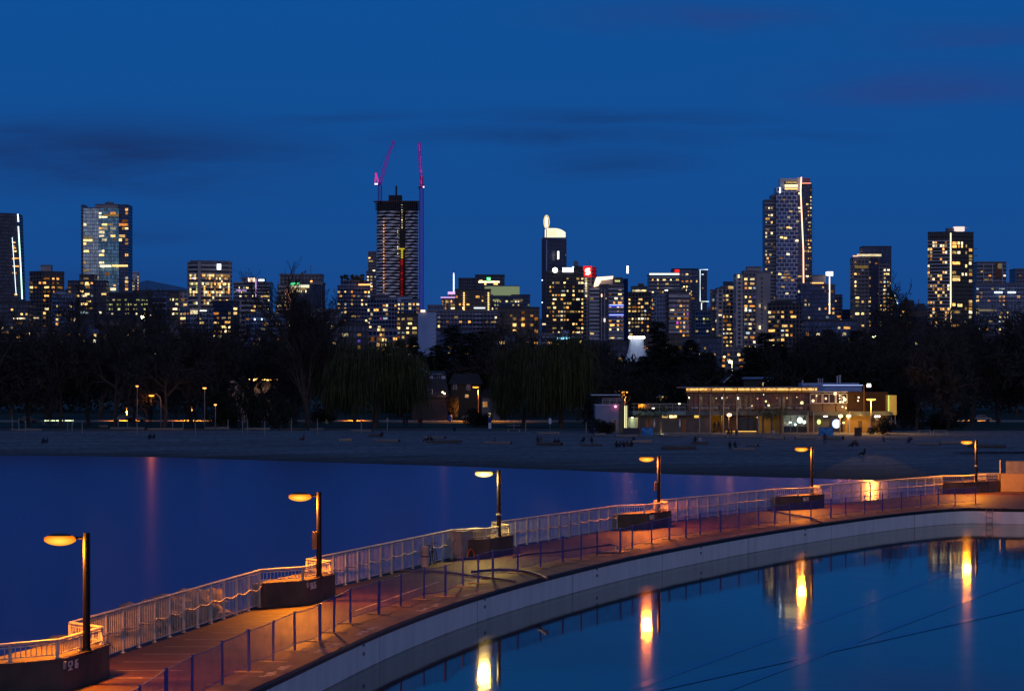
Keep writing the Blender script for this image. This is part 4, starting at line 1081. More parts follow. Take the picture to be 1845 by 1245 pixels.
    b.blk(190, None, 268, 529, 'dark', .5, 'office', pb=570, ptop=531, fh=3.6, wh=1.4, cw=2.6, depth=24); b.strip(192, 262, 531, 1.4, 'darkroof', 'parapet')
    b = Bld('office_block', 'flat dark office slab behind the cylindrical glass corner', 'office building', 2200, 240, 300)
    b.blk(240, None, 332, 525, 'bldark', .02, pb=560)
    b = Bld('office_block', 'office block with a rounded blue glass corner', 'office building', 1800, 266, 304)
    x = b.X(286); mb = MB(); mb.lathe((x, 1803, 3), [(5.8, 0), (5.8, b.Z(538) - 3)], 24); mb.build('corner_drum', FC['navy'], b.root, smooth=False)
    for y in (546, 556): b.line([(272, y), (300, y)], .3, 'slabw', 'band', -3)
    b.blk(266, None, 278, 533, 'bldark', .1, pb=620); b.blk(294, None, 304, 533, 'bldark', .1, 'warm', pb=620); b.strip(278, 296, 607, 4, WARM[0], 'window_band', -4)
    b = Bld('office_block', 'small beige block with square lit windows left of the twin-sign tower', 'office building', 1950, 302, 338)
    b.blk(302, None, 322, 529, 'brown', .45, 'office', pb=570, fh=3.7, cw=3.4); b.blk(321, None, 338, 527, 'pale', .4, 'gold', dy=4, pb=580, fh=3.8)

    b = Bld('office_tower', 'beige concrete office tower with two white glowing signs at its top', 'tower', 2100, 337, 416)
    b.blk(338, 359, 415, 474, 'bands', 0, pb=580, sl=.5, fh=3.7); wn = 0
    for k, py in enumerate(range(496, 550, 5)):
        dens = (.95, .6, .25, .7, .6, .3, .9, .35, .15, .1, .5)[k % 11]
        for c in range(16):
            if WR.random() < dens:
                xx = 364 + c * 2.95; yy = (xx - 359) * b.Y / F * .5
                window(b.root, b.org, Vector((b.X(xx + 1.3), b.Y + yy - .5, b.Z(py + .3))), math.atan(.5), 1.25, 1.9, PAL['gold'][WR.randrange(3)][0])
        for c in range(5):
            if WR.random() < dens:
                xx = 341 + c * 3; yy = (359 - xx) * b.Y / F * .5
                window(b.root, b.org, Vector((b.X(xx + 1.3), b.Y + yy - .9, b.Z(py + .3))), -math.atan(.5), 1.2, 1.8, PAL['office'][WR.randrange(3)][0])
    for px, w_ in ((338.6, 3), (359, 5), (413, 5)): b.box(px - w_ / 2, 471.5, px + w_ / 2, 600, 'concrete', 'corner_pier', (9 if px < 350 else -1.2 if px < 380 else 12), 3)
    b.blk(342, 359, 412, 471.5, 'concrete', 0, part='parapet', base=489, sl=.5, dy=.5)
    for (x0, x1, dy) in ((343, 349, 4.5), (390, 399, 6.6)):
        sg = b.box(x0, 475, x1, 487, 'white', 'sign_frame', dy, .5); b.box(x0 + 1, 476, x1 - 1, 486, emat('sign_white', (.85, .92, 1), 2.6), 'sign_light', dy - .3, .25, sg)
    b.strip(345, 358, 501.5, 2, GLOWL, 'light_strip', 2)

    b = Bld('apartment_block', 'dark mid-rise block with scattered lit windows in front of the twin-sign tower', 'apartment building', 1700, 380, 430)
    b.blk(380, 417, 430, 544, 'dark', .24, 'gold', pb=610, cw=4.2); 
    b = Bld('apartment_block', 'grey-blue terraced block with pale floor slabs below the twin-sign tower', 'apartment building', 1650, 322, 382)
    b.blk(322, 342, 382, 557, 'blue', .2, 'warm', pb=612); b.slabs(322, 341, 562, 610, 7.5, dy=6, d=2); b.box(343, 559, 356, 566, WARM[2], 'window_band'); b.strip(360, 372, 560, 1.2, GLOWW, 'light_strip')

    b = Bld('office_tower', 'white-blue glass tower with brightly lit rooftop box', 'tower', 2300, 420, 488)
    b.blk(421, None, 486, 510, 'slabs', .22, 'cool', pb=560, fh=3.8, cw=2.6, depth=30); b.blk(436, None, 476, 503, 'mech', 0, dy=6, part='penthouse', base=512); b.box(447, 501, 459, 508, GLOWPW, 'lantern', 4); b.strip(466, 476, 505, 3, GLOWC, 'light_strip', 5)
    b.strip(425, 444, 523.5, 1.5, GLOWL, 'light_strip'); b.line([(461, 503), (461, 535)], .35, GLOWL, 'light_strip'); b.strip(470, 485, 534, 3, WARM[1], 'window_band'); b.strip(421, 440, 509, 1.5, 'white', 'parapet')
    b = Bld('office_block', 'beige slab block with horizontal window bands and a blank end wall', 'office building', 1900, 418, 472)
    b.blk(418, 444, 472, 538, 'bands', .08, 'gold', pb=600, wl_=0); b.box(432, 541, 443, 592, 'concrete', 'end_wall', 2.5, .6)
    b = Bld('apartment_block', 'blue-grey low apartment block with cool white windows beneath the white-blue tower', 'apartment building', 1550, 440, 512)
    b.blk(440, 470, 512, 567, 'blue', .16, 'warm', pb=625, cw=4); b.blk(462, None, 484, 561, 'paleblue', 0, part='penthouse', dy=5, base=570)
    for x in (459, 472, 487): b.box(x - 1.3, 574, x + 1.3, 577, GLOWC, 'light')

    b = Bld('hotel_tower', 'stepped round-fronted hotel with green sign and glowing white parapet', 'hotel', 2000, 497, 584)
    b.blk(504, None, 580, 496, 'grey', .14, 'gold', pb=560, cw=4, depth=22); b.blk(500, None, 524, 515, 'bands', .45, 'gold', dy=-4, pb=590, depth=12); b.blk(496, None, 512, 545, 'bands', .6, 'gold', dy=-7, pb=590, depth=10)
    x = b.X(553); mb = MB(); mb.lathe((x, 2008, b.Z(600)), [(14, 0), (14, b.Z(512) - b.Z(600)), (14.6, b.Z(511) - b.Z(600)), (14.6, b.Z(509.5) - b.Z(600))], 28); mb.build('drum', FC['bldark'], b.root)
    b.strip(523, 557, 516, 5, GLOWCR, 'lit_parapet', -7); b.strip(525, 552, 521, 3, WARM[1], 'window_band', -7); b.strip(557, 582, 511, 2, 'concrete', 'parapet', -6)
    for k in range(7): b.box(526 + k * 4, 523, 528 + k * 4, 527, WARM[2], 'window', -7)
    sg = b.box(522, 509, 541, 514, 'darkroof', 'sign', -8, .5); b.box(523, 509.6, 540, 513.2, emat('sign_green', (.1, 1, .35), 1.4), 'sign_light', -8.4, .3, sg)
    for k in range(9):
        for c in range(2): b.box(515 + c * 5, 520 + k * 4.4, 519 + c * 5, 523 + k * 4.4, emat('window_pink', (1, .42, .32), .55), 'window', -5)
    b.antenna(560, 478, 496); b.antenna(545, 490, 496, r=.6); b.box(548, 488, 551, 492, 'mech', 'roof_plant', 5, 2)

    b = Bld('apartment_tower', 'lavender glass apartment tower with a planted roof beside the construction tower', 'apartment building', 1900, 607, 666)
    b.blk(607, 625, 666, 516, 'lav', .16, 'warm', pb=640, cw=3.6); b.blk(613, 628, 660, 507, 'lav', .1, 'warm', dy=3, base=518, pb=516, part='upper_tier')
    b.blk(632, None, 655, 500, 'darkroof', 0, dy=8, part='penthouse', base=510); b.strip(646, 668, 513, 2.5, GLOWO, 'light_strip', 2)
    FOL = pmat('roof_foliage', (.03, .04, .02), .9, .4, .3); mb = MB(); rr = random.Random(4)
    for k in range(46):
        q = b.pt(rr.uniform(614, 656), rr.uniform(496, 507), rr.uniform(5, 12)); mb.ell(q, (rr.uniform(.5, 1.3),) * 3, 6, 4)
    o = mb.build('roof_garden', FOL, b.root); o['kind'] = 'stuff'
    b = Bld('apartment_tower', 'slim grey tower rising behind the lavender apartment block', 'apartment building', 2450, 660, 682)
    b.blk(663, None, 684, 455, 'grey', .10, 'gold', pb=525, depth=14); b.blk(660, None, 672, 490, 'lav', .3, 'gold', dy=-3, pb=525)

    # tower under construction
    b = Bld('unfinished_tower', 'unfinished tower of wavy white floor slabs with red and yellow hoist lights', 'tower', 2250, 676, 756)
    Y = b.Y
    b.blk(679, None, 752, 362, 'darkcore', 0, part='core', dy=9, depth=20, roof=False)
    b.blk(700, None, 724, 352, 'darkcore', 0, part='core_top', dy=12, depth=8, base=364, roof=False); b.line([(714, 352), (714, 336)], .9, 'darkcore', 'hoist_mast', 14); b.box(712.4, 335, 715.6, 341, 'darkcore', 'hoist_head', 13, 1.5)
    lobes = [(677, 719.5), (729.5, 755.5)]
    meshes = []
    for li, (l0, l1) in enumerate(lobes):
        for var in range(3):
            x0, x1 = b.X(l0), b.X(l1); W = x1 - x0; NSEG = 40; vs = []; fs = []
            for k in range(NSEG + 1):
                u = k / NSEG; xx = x0 + W * u; bulge = -7 * math.sin(math.pi * u) ** .7 - (1.4 * abs(math.sin(math.pi * u * 2 + var * .6)))
                tk = .22 + (.95 * abs(math.sin(math.pi * (u * (2 if li == 0 else 1.4) + var * .28))) ** 1.3)
                vs += [(xx, Y + 8 + bulge, -tk), (xx, Y + 8 + bulge, tk * .55), (xx, Y + 10, .3), (xx, Y + 10, -.3)]
            for k in range(NSEG):
                for j in range(4):
                    a = k * 4 + j; c = k * 4 + (j + 1) % 4; fs.append((a, a + 4, c + 4, c))
            mx = (x0 + x1) / 2
            me = bpy.data.meshes.new('floor_slab'); me.from_pydata([(v[0] - mx, v[1] - Y, v[2]) for v in vs], [], fs); me.materials.append(pmat('slab_white', (.80, .78, .80), .7, .12, .3)); meshes.append((me, mx))
    nf = 0; py = 381.0
    while py < 600 and nf < 49:
        for li in range(2):
            me, mx = meshes[li * 3 + nf % 3]; o = bpy.data.objects.new('floor_slab', me); COL.objects.link(o); o.parent = b.root; o.location = Vector((mx, Y, b.Z(py))) - b.org
        py += 6.1 if nf < 3 else 5.6; nf += 1
    # open formwork floors at the top
    for k, py in enumerate((363, 367.5, 372, 376.5)):
        b.box(676 - (3 if k == 0 else 0), py - .7, 756, py + .7, pmat('formwork_red', (.14, .06, .06), .8, .3, .3) if k == 0 else 'darkcore', 'formwork_deck', -1, 11)
    mb = MB()
    for k in range(24): mb.bar(b.pt(677 + k * 3.4, 363, -.6), b.pt(677 + k * 3.4, 381, -.6), .3, .3)
    o = mb.build('formwork_props', PLAIN['mech'], b.root); o['kind'] = 'stuff'
    for k in range(34): b.box(690.6, 393 + k * 6.0, 692.2, 395 + k * 6.0, emat('lamp_orange', (1, .36, .07), 3.0, .8), 'work_light', -1)
    for k in range(10): b.box(723.5, 368 + k * 4.6, 725.2, 370 + k * 4.6, WARM[2], 'work_light', 6)
    for k in range(4): b.box(722.5, 450 + k * 4.2, 726, 453 + k * 4.2, emat('hoist_yellow', (1, .78, .05), .6), 'hoist_light', 5)
    b.box(718.5, 447.5, 729, 449.5, emat('hoist_yellow', (1, .78, .05), .6), 'hoist_cage', 4.5)
    for k in range(12): b.box(722, 468 + k * 5.6, 725.6, 472 + k * 5.6, emat('hoist_red', (1, .02, .015), .5, .12), 'hoist_light', 5)
    for k in range(16): b.box(716, 412 + k * 3.2, 717.2, 413.6 + k * 3.2, WARM[2], 'work_light', -1) if k % 3 else None
    # cranes: each its own thing
    CR = pmat('crane_purple', (.16, .05, .42), .5, .2, .2)
    def lattice(mb, p, q, w, n, r=.16):
        r *= 1.7; w *= 1.25
        p = Vector(p); q = Vector(q); d = (q - p).normalized(); sx = Vector((0, 1, 0)); sy = d.cross(sx).normalized(); cs = []
        for sa in (-1, 1):
            for sb in (-1, 1):
                o_ = sx * w / 2 * sa + sy * w / 2 * sb; mb.tube([p + o_, q + o_], r, 4); cs.append(o_)
        for k in range(n):
            a = p.lerp(q, k / n); e = p.lerp(q, (k + 1) / n)
            for (i, j) in ((0, 1), (1, 3), (3, 2), (2, 0)): mb.tube([a + cs[i], e + cs[j]], r * .7, 3)
    c = thing('tower_crane', 'purple luffing crane with pink-lit cab on top of the unfinished tower, jib leaning over', 'crane', at(684, 362, Y - 2))
    mb = MB(); lattice(mb, at(684.5, 363, Y - 2), at(684.5, 335, Y - 2), 2.4, 7); mb.build('mast', CR, c)
    mb = MB(); lattice(mb, at(684.5, 332, Y - 2), at(699, 282, Y - 2), 2.0, 14); lattice(mb, at(699, 282, Y - 2), at(710, 254, Y - 2), 1.2, 8); mb.build('jib', emat('jib_glow', (.30, .03, .62), .30), c)  # jib emits dim purple in place of the magenta light falling on it
    mb = MB(); mb.rect(676, 329, 687, 334, Y - 3, 3); mb.build('counter_deck', CR, c)
    mb = MB(); mb.rect(675, 330.5, 680.5, 333, Y - 3.4, 1.4); mb.build('cab_light', emat('crane_white', (1, .75, .95), 2.2), c)
    mb = MB(); mb.bar(at(681.5, 329, Y - 2), at(676.8, 312, Y - 2), 1.5, 1.5); mb.bar(at(675.5, 329, Y - 2), at(677.5, 312, Y - 2), .8, .8); mb.build('apex_frame', GLOWM, c)  # apex frame glows in place of the pink light on it
    mb = MB(); mb.tube([at(677, 312, Y - 2), at(692, 284, Y - 2), at(709.5, 255, Y - 2)], .1, 4); mb.build('stay_cable', CR, c)
    mb = MB(); mb.tube([at(710.5, 255, Y - 2), at(712, 268, Y - 2), at(711.5, 281, Y - 2)], .1, 4); mb.build('hoist_rope', CR, c)
    c = thing('tower_crane', 'tall purple crane standing beside the unfinished tower from ground to above its roof', 'crane', at(759, 700, Y - 6))
    mb = MB(); lattice(mb, at(759.5, 690, Y - 6), at(759.5, 338, Y - 6), 2.6, 90, .22); mb.build('mast', emat('mast_glow', (.10, .03, .62), .22), c)  # mast emits dim violet in place of the coloured light on it
    mb = MB(); lattice(mb, at(759.5, 337, Y - 6), at(755.2, 257, Y - 6), 1.8, 26, .2); mb.build('jib', emat('jib_glow', (.30, .03, .62), .30), c)
    mb = MB(); mb.rect(757, 318, 763, 337, Y - 7.5, .5); mb.rect(756.5, 333, 764, 339, Y - 8, 4); mb.build('counter_deck', pmat('crane_counter', (.30, .03, .22), .6, .3, .4), c)
    rr = random.Random(8); mb = None
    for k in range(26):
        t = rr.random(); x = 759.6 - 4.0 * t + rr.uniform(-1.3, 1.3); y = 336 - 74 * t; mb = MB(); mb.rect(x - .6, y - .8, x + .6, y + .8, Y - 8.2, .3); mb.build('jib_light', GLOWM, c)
    mb = MB(); mb.rect(762, 336, 764.4, 338.4, Y - 9, .4); mb.build('cab_light', emat('crane_white', (1, .75, .95), 2.2), c); mb = MB(); mb.rect(754, 336.5, 757, 341, Y - 7, 2.4); mb.build('cab', PLAIN['darkcore'], c)

    b = Bld('apartment_tower', 'dark lavender apartment block with many small windows before the construction tower', 'apartment building', 1800, 660, 716)
    b.blk(660, 700, 716, 538, 'lav', .22, 'warm', pb=640, cw=3.4); b.blk(668, None, 700, 533, 'darkroof', 0, dy=6, part='penthouse', base=540)
    b = Bld('apartment_tower', 'pale blue apartment block with glazed top floor at the foot of the construction tower', 'apartment building', 1850, 708, 756)
    b.blk(708, 742, 756, 541, 'blue', .2, 'gold', pb=575, cw=4); b.blk(713, None, 743, 536, 'paleblue', 0, dy=5, part='penthouse', base=545)
    b = Bld('apartment_block', 'flat-topped brown block with small lit windows left of the pale blue slab', 'apartment building', 1700, 714, 756)
    b.blk(714, None, 755, 567, 'brown', .25, 'gold', pb=645, cw=3.6); b.strip(714, 755, 567.5, 2.5, 'darkroof', 'parapet')
    b = Bld('apartment_tower', 'narrow pale blue slab tower with a blank end wall', 'apartment building', 1600, 753, 786)
    b.blk(753, 769, 786, 563, 'paleblue', 0, pb=640, sl=.35); b.strip(753, 772, 561.5, 4, GLOWW, 'lit_parapet', 1) if False else None
    for k in range(9): b.box(765, 570 + k * 7.5, 767, 573 + k * 7.5, PLAIN['navyp'], 'window', .7)
    b.slabs(770, 784, 570, 640, 7.5, thick=.3, dy=1, d=2); b.box(758, 558.5, 766, 562.5, GLOWPW, 'roof_light', -.8)
    b = Bld('apartment_block', 'apartment block of big golden lit windows showing low between the trees', 'apartment building', 1350, 655, 716)
    b.blk(655, 696, 716, 594, 'lav', .2, 'warm', pb=668, cw=4, wh=2.0)
    for k in range(8):
        for c_ in range(4):
            if WR.random() < .8: b.box(680 + c_ * 4.3, 592 + k * 9, 683.6 + c_ * 4.3, 596.5 + k * 9, WARM[WR.choice((0, 1, 1))], 'window', 0)

    b = Bld('hotel_tower', 'lilac-lit tiered old hotel with a glowing white mast', 'hotel', 2300, 793, 823)
    b.blk(795, None, 821, 538, 'pale', .5, 'gold', pb=565, depth=14, cw=3, wh=2.2); b.blk(794, None, 822, 535, 'pale', 0, part='cornice', base=538, dy=-1, roof=False); b.strip(794, 822, 536, 1.6, GLOWL, 'light_strip', -2)
    b.blk(806, None, 820, 527, 'pale', 0, part='upper_tier', base=535, dy=4, roof=False); b.strip(807, 820, 528, 4.5, GLOWL, 'light_strip', 3)
    b.line([(817.5, 526), (817.5, 492)], .45, emat('mast_white', (.75, .85, 1), 2.4), 'mast', 3)
    for k in range(8): b.box(816.3, 496 + k * 3.6, 818.7, 497.4 + k * 3.6, GLOWC, 'mast_ring', 2, 1)

    b = Bld('office_tower', 'dark broad-topped tower with a small green square sign', 'tower', 2250, 826, 912)
    b.blk(856, None, 909, 497, 'dark', .06, 'gold', pb=540, depth=24); b.blk(826, None, 858, 503, 'dark', .06, 'warm', dy=4, pb=540, depth=20); b.strip(862, 900, 508, 3, WARM[2], 'window_band'); b.box(868, 495, 904, 497, 'mech', 'roof_plant', 4, 6)
    sg = b.box(876, 499, 884.5, 507, 'darkroof', 'sign', -1, .5); b.box(876.6, 499.6, 884, 506.4, GLOWG, 'sign_light', -1.4, .3, sg)
    mb = MB()
    for (x0, y0, x1, y1) in ((877.6, 501, 880.2, 502), (878.5, 502, 879.4, 505.2), (880.8, 501, 881.7, 505.2), (881.7, 501, 883, 501.9), (881.7, 504.3, 883, 505.2), (882.6, 501.9, 883.4, 504.3)): mb.rect(x0, y0, x1, y1, b.Y - 1.7, .2)
    b_ = mb.build('sign_lettering', emat('letter_mint', (.8, 1, .9), 1.6), sg)
    b = Bld('office_tower', 'dark brown block with two vertical strings of amber lights', 'office building', 2050, 820, 890)
    b.blk(820, None, 884, 523, 'brown', .10, 'amber', pb=600, depth=20)
    for px, n_ in ((836, 8), (880, 9)):
        for k in range(n_): b.box(px - 1.3, 527 + k * 4.2, px + 1.3, 529.6 + k * 4.2, emat('amber_lamp', (1, .62, .22), 2.0), 'light', -1)
    b.strip(854, 874, 555, 1.6, GLOWC, 'light_strip')
    b = Bld('office_tower', 'glass block with a softly glowing yellow-green curved roof screen', 'office building', 2100, 872, 956)
    b.blk(885, None, 955, 533, 'bldark', .25, 'office', pb=580, depth=24, cw=2.8); mb = MB(); ctr = b.X(905); 
    pol = [(b.X(873) + (b.X(936) - b.X(873)) * k / 12, b.Y + 4 - 6 * math.sin(math.pi * k / 12)) for k in range(13)] + [(b.X(936), b.Y + 12), (b.X(873), b.Y + 12)]
    mb.prism(pol, b.Z(532.5), b.Z(516)); mb.build('roof_screen', GLOWDIM, b.root); b.strip(874, 936, 515.4, 1.2, 'mech', 'parapet', -2.5)
    b.strip(888, 900, 541, 3, EM_LIME, 'window_band', -1); b.strip(925, 942, 541, 3, WARM[2], 'window_band', -1)
    b = Bld('apartment_block', 'long bluish mid-rise block with scattered warm windows above the dark conifers', 'apartment building', 1750, 772, 905)
    b.blk(772, 802, 905, 562, 'lav', .13, 'warm', pb=640, cw=3.8, sl=.2, run=.2); b.blk(770, None, 800, 552, 'blue', .06, dy=14, pb=575); b.slabs(803, 868, 566, 610, 7.6, thick=.3, dy=4, d=1.2)
    b = Bld('apartment_tower', 'brown apartment block with columns of large orange windows', 'apartment building', 1680, 898, 973)
    b.blk(898, None, 972, 556, 'brown', .10, 'amber', pb=640, cw=4, depth=18)
    for px in (927, 942, 966):
        for k in range(7):
            if WR.random() < .72: b.box(px - 3, 561 + k * 11, px + 3, 566 + k * 11, [WARM[0], WARM[1], EM_ORANGE][WR.randrange(3)], 'window', -.8)
    b.line([(939, 561), (939, 640)], .3, 'darkroof', 'pier', -.8)

    b = Bld('office_tower', 'tall navy glass tower with glowing white crown and an oval ring of light', 'tower', 2250, 975, 1022)
    b.blk(976, 984.5, 1021, 430, 'navy', .012, 'cool', pb=600, sl=.3, roof=False); b.line([(984.6, 432), (984.6, 620)], .5, PLAIN['paleblue'], 'corner_strip', -.6); b.line([(976.6, 432), (976.6, 620)], .4, GLOWC if False else PLAIN['paleblue'], 'corner_strip', 3)
    mb = MB(); nseg = 16; Y = b.Y
    pts = []
    for k in range(nseg + 1):
        u = k / nseg; x = lerp(982, 1019, u); yt = 411.5 + 7.5 * max(0, (u - .45) / .55) ** 2.2 + (2 if u < .05 else 0); pts.append((x, yt))
    for (xa, ya), (xb, yb) in zip(pts, pts[1:]):
        A, B_, C_, D_ = at(xa, 428, Y + 3), at(xb, 428, Y + 3), at(xb, yb, Y + 3), at(xa, ya, Y + 3); mb.quad(A, B_, C_, D_); o_ = Vector((0, 10, 0)); mb.quad(D_, C_, C_ + o_, D_ + o_); mb.quad(B_ + o_, A + o_, D_ + o_, C_ + o_)
    mb.build('crown', emat('crown_white', (1.0, .93, .62), 1.25), b.root)
    for y in (417, 420.5, 424): b.strip(984, 1002, y, .8, emat('crown_shade', (.8, .72, .35), .55), 'crown_louvre', 2)
    b.line([(979.5, 413), (979.5, 430)], .25, 'mech', 'crown_post', 2); b.line([(1019.4, 414), (1019.4, 430)], .25, 'mech', 'crown_post', 2); b.strip(977, 1021, 429, 2, 'mech', 'parapet', -1)
    ring = [b.pt(984.8 + 4.6 * math.cos(2 * math.pi * k / 24), 400 + 11.5 * math.sin(2 * math.pi * k / 24), 3) for k in range(25)]
    mb = MB(); mb.tube(ring, .5, 6, caps=False); mb.build('light_ring', emat('ring_gold', (1, .72, .3), 1.2), b.root); mb = MB(); mb.ell(b.pt(984.5, 400.5, 3), (1.1, .8, 4.6), 10, 8); mb.build('beacon', emat('beacon_white', (1, .9, .65), 6), b.root); b.line([(984.3, 412), (984.3, 430)], .4, 'mech', 'beacon_mast', 3)
    b.line([(1005.8, 453), (1005.8, 467)], .8, GLOWW, 'light_strip', -4); b.line([(1005.8, 467), (1004, 484)], .2, 'mech', 'strut', -4); b.box(1017.5, 458, 1019.5, 461, WARM[2], 'window', -.8 + 6); b.box(978, 463, 982, 466, WARM[2], 'window', 1)
    for y in (504, 544): b.box(976, y, 980, y + 2, GLOWC, 'window', 1)
    b = Bld('office_tower', 'near-black tower with a glowing white round sign and bright nameplate', 'tower', 2000, 983, 1058)
    b.blk(984, 1020, 1052, 490, 'black', .22, 'gold', pb=625, cw=3.0, sl=.25, fh=3.3, ww=(.4, .75)); b.blk(1034, None, 1050, 482, 'black', .0, dy=30, part='rear_block', depth=16)
    q = b.pt(1000, 487, -1); mb = MB(); mb.lathe((0, 0, 0), [(2.1, 0), (2.1, .5)], 20); mb.v = [(v[0] + q.x, q.y - v[2], v[1] + q.z) for v in mb.v]; mb.build('round_sign', GLOWW, b.root); b.box(1013.5, 482.5, 1033, 490.5, emat('sign_glow', (.95, .96, 1), 2.8), 'nameplate', -1.5)
    b.box(1034, 470, 1042, 482, 'mech', 'roof_mast_frame', 34, 3);  b.box(1031, 480.5, 1034, 482.5, GLOWC, 'light', -1)
    b = Bld('office_tower', 'tower carrying a glowing red square sign with a white letter S', 'tower', 2050, 1048, 1076)
    b.blk(1050, 1068, 1075, 484, 'pale', .0, pb=600, sl=.5); 
    sg = b.box(1051, 479.5, 1066.5, 498.5, emat('sign_red', (1, .02, .035), 1.05), 'sign', -1.2, .8); b.box(1067, 481, 1073, 500, emat('sign_red_side', (.6, .005, .02), .35), 'sign', .2, .8)
    mb = MB(); S_ = [(1063.2, 484.6), (1057.2, 485.2), (1055.4, 487.4), (1057, 489.2), (1061, 490.0), (1062.4, 491.6), (1060.8, 493.6), (1055, 494.2)]
    pts = smooth_line([at(x, y, b.Y - 1.9) for x, y in S_], 2); mb.tube(pts, [.5 + .55 * math.sin(math.pi * k / (len(pts) - 1)) for k in range(len(pts))], 8); mb.build('sign_letter', emat('letter_white', (1, .85, .6), 3.0), sg)
    b.line([(1053, 500), (1053, 535)], .5, GLOWPW if False else PLAIN['white'], 'corner_pier', -.8)
    for k in range(8): b.box(1053.5 + (k % 2), 501 + k * 4.4, 1057.5, 504 + k * 4.4, WARM[2], 'window', -.9)
    b.box(1057, 497.5, 1063, 500, WARM[1], 'window', -1); b.antenna(1062, 470, 484)

    b = Bld('apartment_tower', 'white-banded tower under a sweeping glowing roof with two blue lit floors', 'tower', 1750, 1058, 1126)
    b.blk(1062, None, 1080, 517, 'slabs', .14, 'warm', pb=630, dy=1, depth=16); b.blk(1080, None, 1096, 515, 'dark', .02, 'warm', dy=-1, pb=630, depth=16); b.blk(1096, None, 1124, 515, 'slabs', .42, 'warm', pb=630, depth=18, cw=3.4)
    b.slabs(1062, 1080, 521, 650, 6.9, dy=-.4, d=1.5, thick=.5); b.slabs(1096, 1124, 521, 650, 6.9, dy=-1.4, d=1.5, thick=.35)
    for py in (551, 569): b.box(1097, py - 3, 1124, py + 1.5, GLOWB, 'blue_floor', -1.1); b.strip(1098, 1123, py - 1.5, .8, emat('blue_white', (.5, .6, 1), 2), 'light_strip', -1.6)
    rf = [(1070, 517), (1072, 508), (1075, 499.5), (1105, 497.5), (1104, 502), (1084, 504.5), (1081, 510), (1078, 515)]
    mb = MB(); f_ = [at(x, y, b.Y - 2) for x, y in rf]; k_ = [p + Vector((0, 9, 0)) for p in f_]; n_ = len(rf); mb.add(f_ + k_, [tuple(range(n_)), tuple(reversed(range(n_, 2 * n_)))] + [(i, n_ + i, n_ + (i + 1) % n_, (i + 1) % n_) for i in range(n_)]); mb.build('lit_roof', emat('roof_peach', (1, .66, .42), 2.2), b.root)
    b.box(1082, 505, 1104, 515, 'concrete', 'penthouse', 1, 8); b.box(1104, 500, 1122, 516, 'darkroof', 'roof_plant', 2, 8); b.box(1108, 505, 1117, 508, EM_LIME, 'window', 1); b.line([(1084, 520), (1084, 640)], .25, 'slabw', 'pier', -2); b.line([(1089.6, 520), (1089.6, 640)], .25, 'slabw', 'pier', -2); b.box(1083, 530, 1085.2, 535, GLOWPW, 'light', -2.4); b.box(1088, 574, 1090.6, 580, GLOWPW, 'light', -2.4)
    b = Bld('office_tower', 'slim dark blade tower topped by a vertical white lamp', 'tower', 1950, 1122, 1132)
    b.blk(1122.5, 1129, 1131.5, 502, 'navyp', 0, roof=False); b.line([(1130.8, 492.5), (1130.8, 479.5)], .75, emat('blade_white', (.9, .97, 1), 5), 'mast_lamp', 2); b.line([(1130.8, 500), (1130.8, 492)], .25, 'mech', 'mast', 2)

    b = Bld('apartment_tower', 'dark stepped brown tower with golden windows between the blade and the white-roofline tower', 'apartment building', 2000, 1130, 1178)
    b.blk(1132, 1160, 1175, 528, 'brown', .24, 'gold', pb=620, cw=3.2); b.blk(1138, None, 1166, 518, 'dark', .3, 'office', dy=5, base=530, pb=530, part='upper_tier'); b.strip(1142, 1158, 524, 2.5, WARM[2], 'window_band', 2); b.blk(1150, None, 1160, 513, 'darkroof', 0, dy=9, base=520, part='penthouse')
    b = Bld('glass_tower', 'glass tower outlined by a white light along its flat roof', 'tower', 2200, 1168, 1226)
    b.blk(1169, None, 1225, 496, 'slabs', .30, 'warm', pb=560, depth=24, cw=2.8, fh=3.6); b.strip(1170, 1224, 494, 3, emat('roofline_white', (.8, .95, 1), 1.4), 'light_strip', -1); b.box(1170, 491, 1224, 495.5, 'mech', 'parapet', 1, 10); b.strip(1198, 1212, 524, 3, GLOWW, 'window_band', -1)
    b = Bld('glass_tower', 'dark glass tower with a small red sign and bracket-shaped white outline light', 'tower', 2250, 1212, 1277)
    b.blk(1212, None, 1258, 486, 'bldark', .16, 'warm', pb=560, depth=22); b.blk(1258, None, 1274, 487, 'navy', .04, 'cool', dy=3, pb=560, depth=18, roof=False); b.blk(1230, None, 1245, 510, 'slabs', .7, 'gold', dy=-3, pb=545, depth=6, roof=False)
    b.box(1216, 486, 1224, 491.5, GLOWR, 'sign', -1); b.strip(1223, 1256, 497, .8, 'slabw', 'band', -1)
    for k in range(5): b.strip(1226, 1246, 488 + k * 3.4, .7, 'slabw', 'band', -1)
    b.line([(1275.5, 486), (1261.5, 486), (1261.5, 543), (1277, 543.5)], .4, emat('outline_white', (.75, .95, 1), 1.6), 'outline_light', -1); b.line([(1264, 546), (1264, 558)], .4, emat('outline_white', (.75, .95, 1), 1.6), 'outline_light', -1)
    b = Bld('apartment_tower', 'apartment tower of pinkish balconies with a bluish blank flank', 'apartment building', 1800, 1182, 1246)
    b.blk(1205, None, 1242, 530, 'bands', .42, 'pinkish', pb=640, depth=20, cw=3.2, ww=(.35, .7)); b.blk(1182, None, 1199, 531, 'blue', .05, 'warm', pb=640, depth=20, dy=2, cw=5); b.blk(1198, None, 1206, 527, 'dark', 0, pb=640, depth=18, dy=4); b.blk(1205, None, 1236, 524, 'darkroof', 0, base=531, dy=5, part='penthouse'); b.slabs(1205, 1242, 535, 640, 7.2, dy=-1.2, d=1.3, thick=.3)
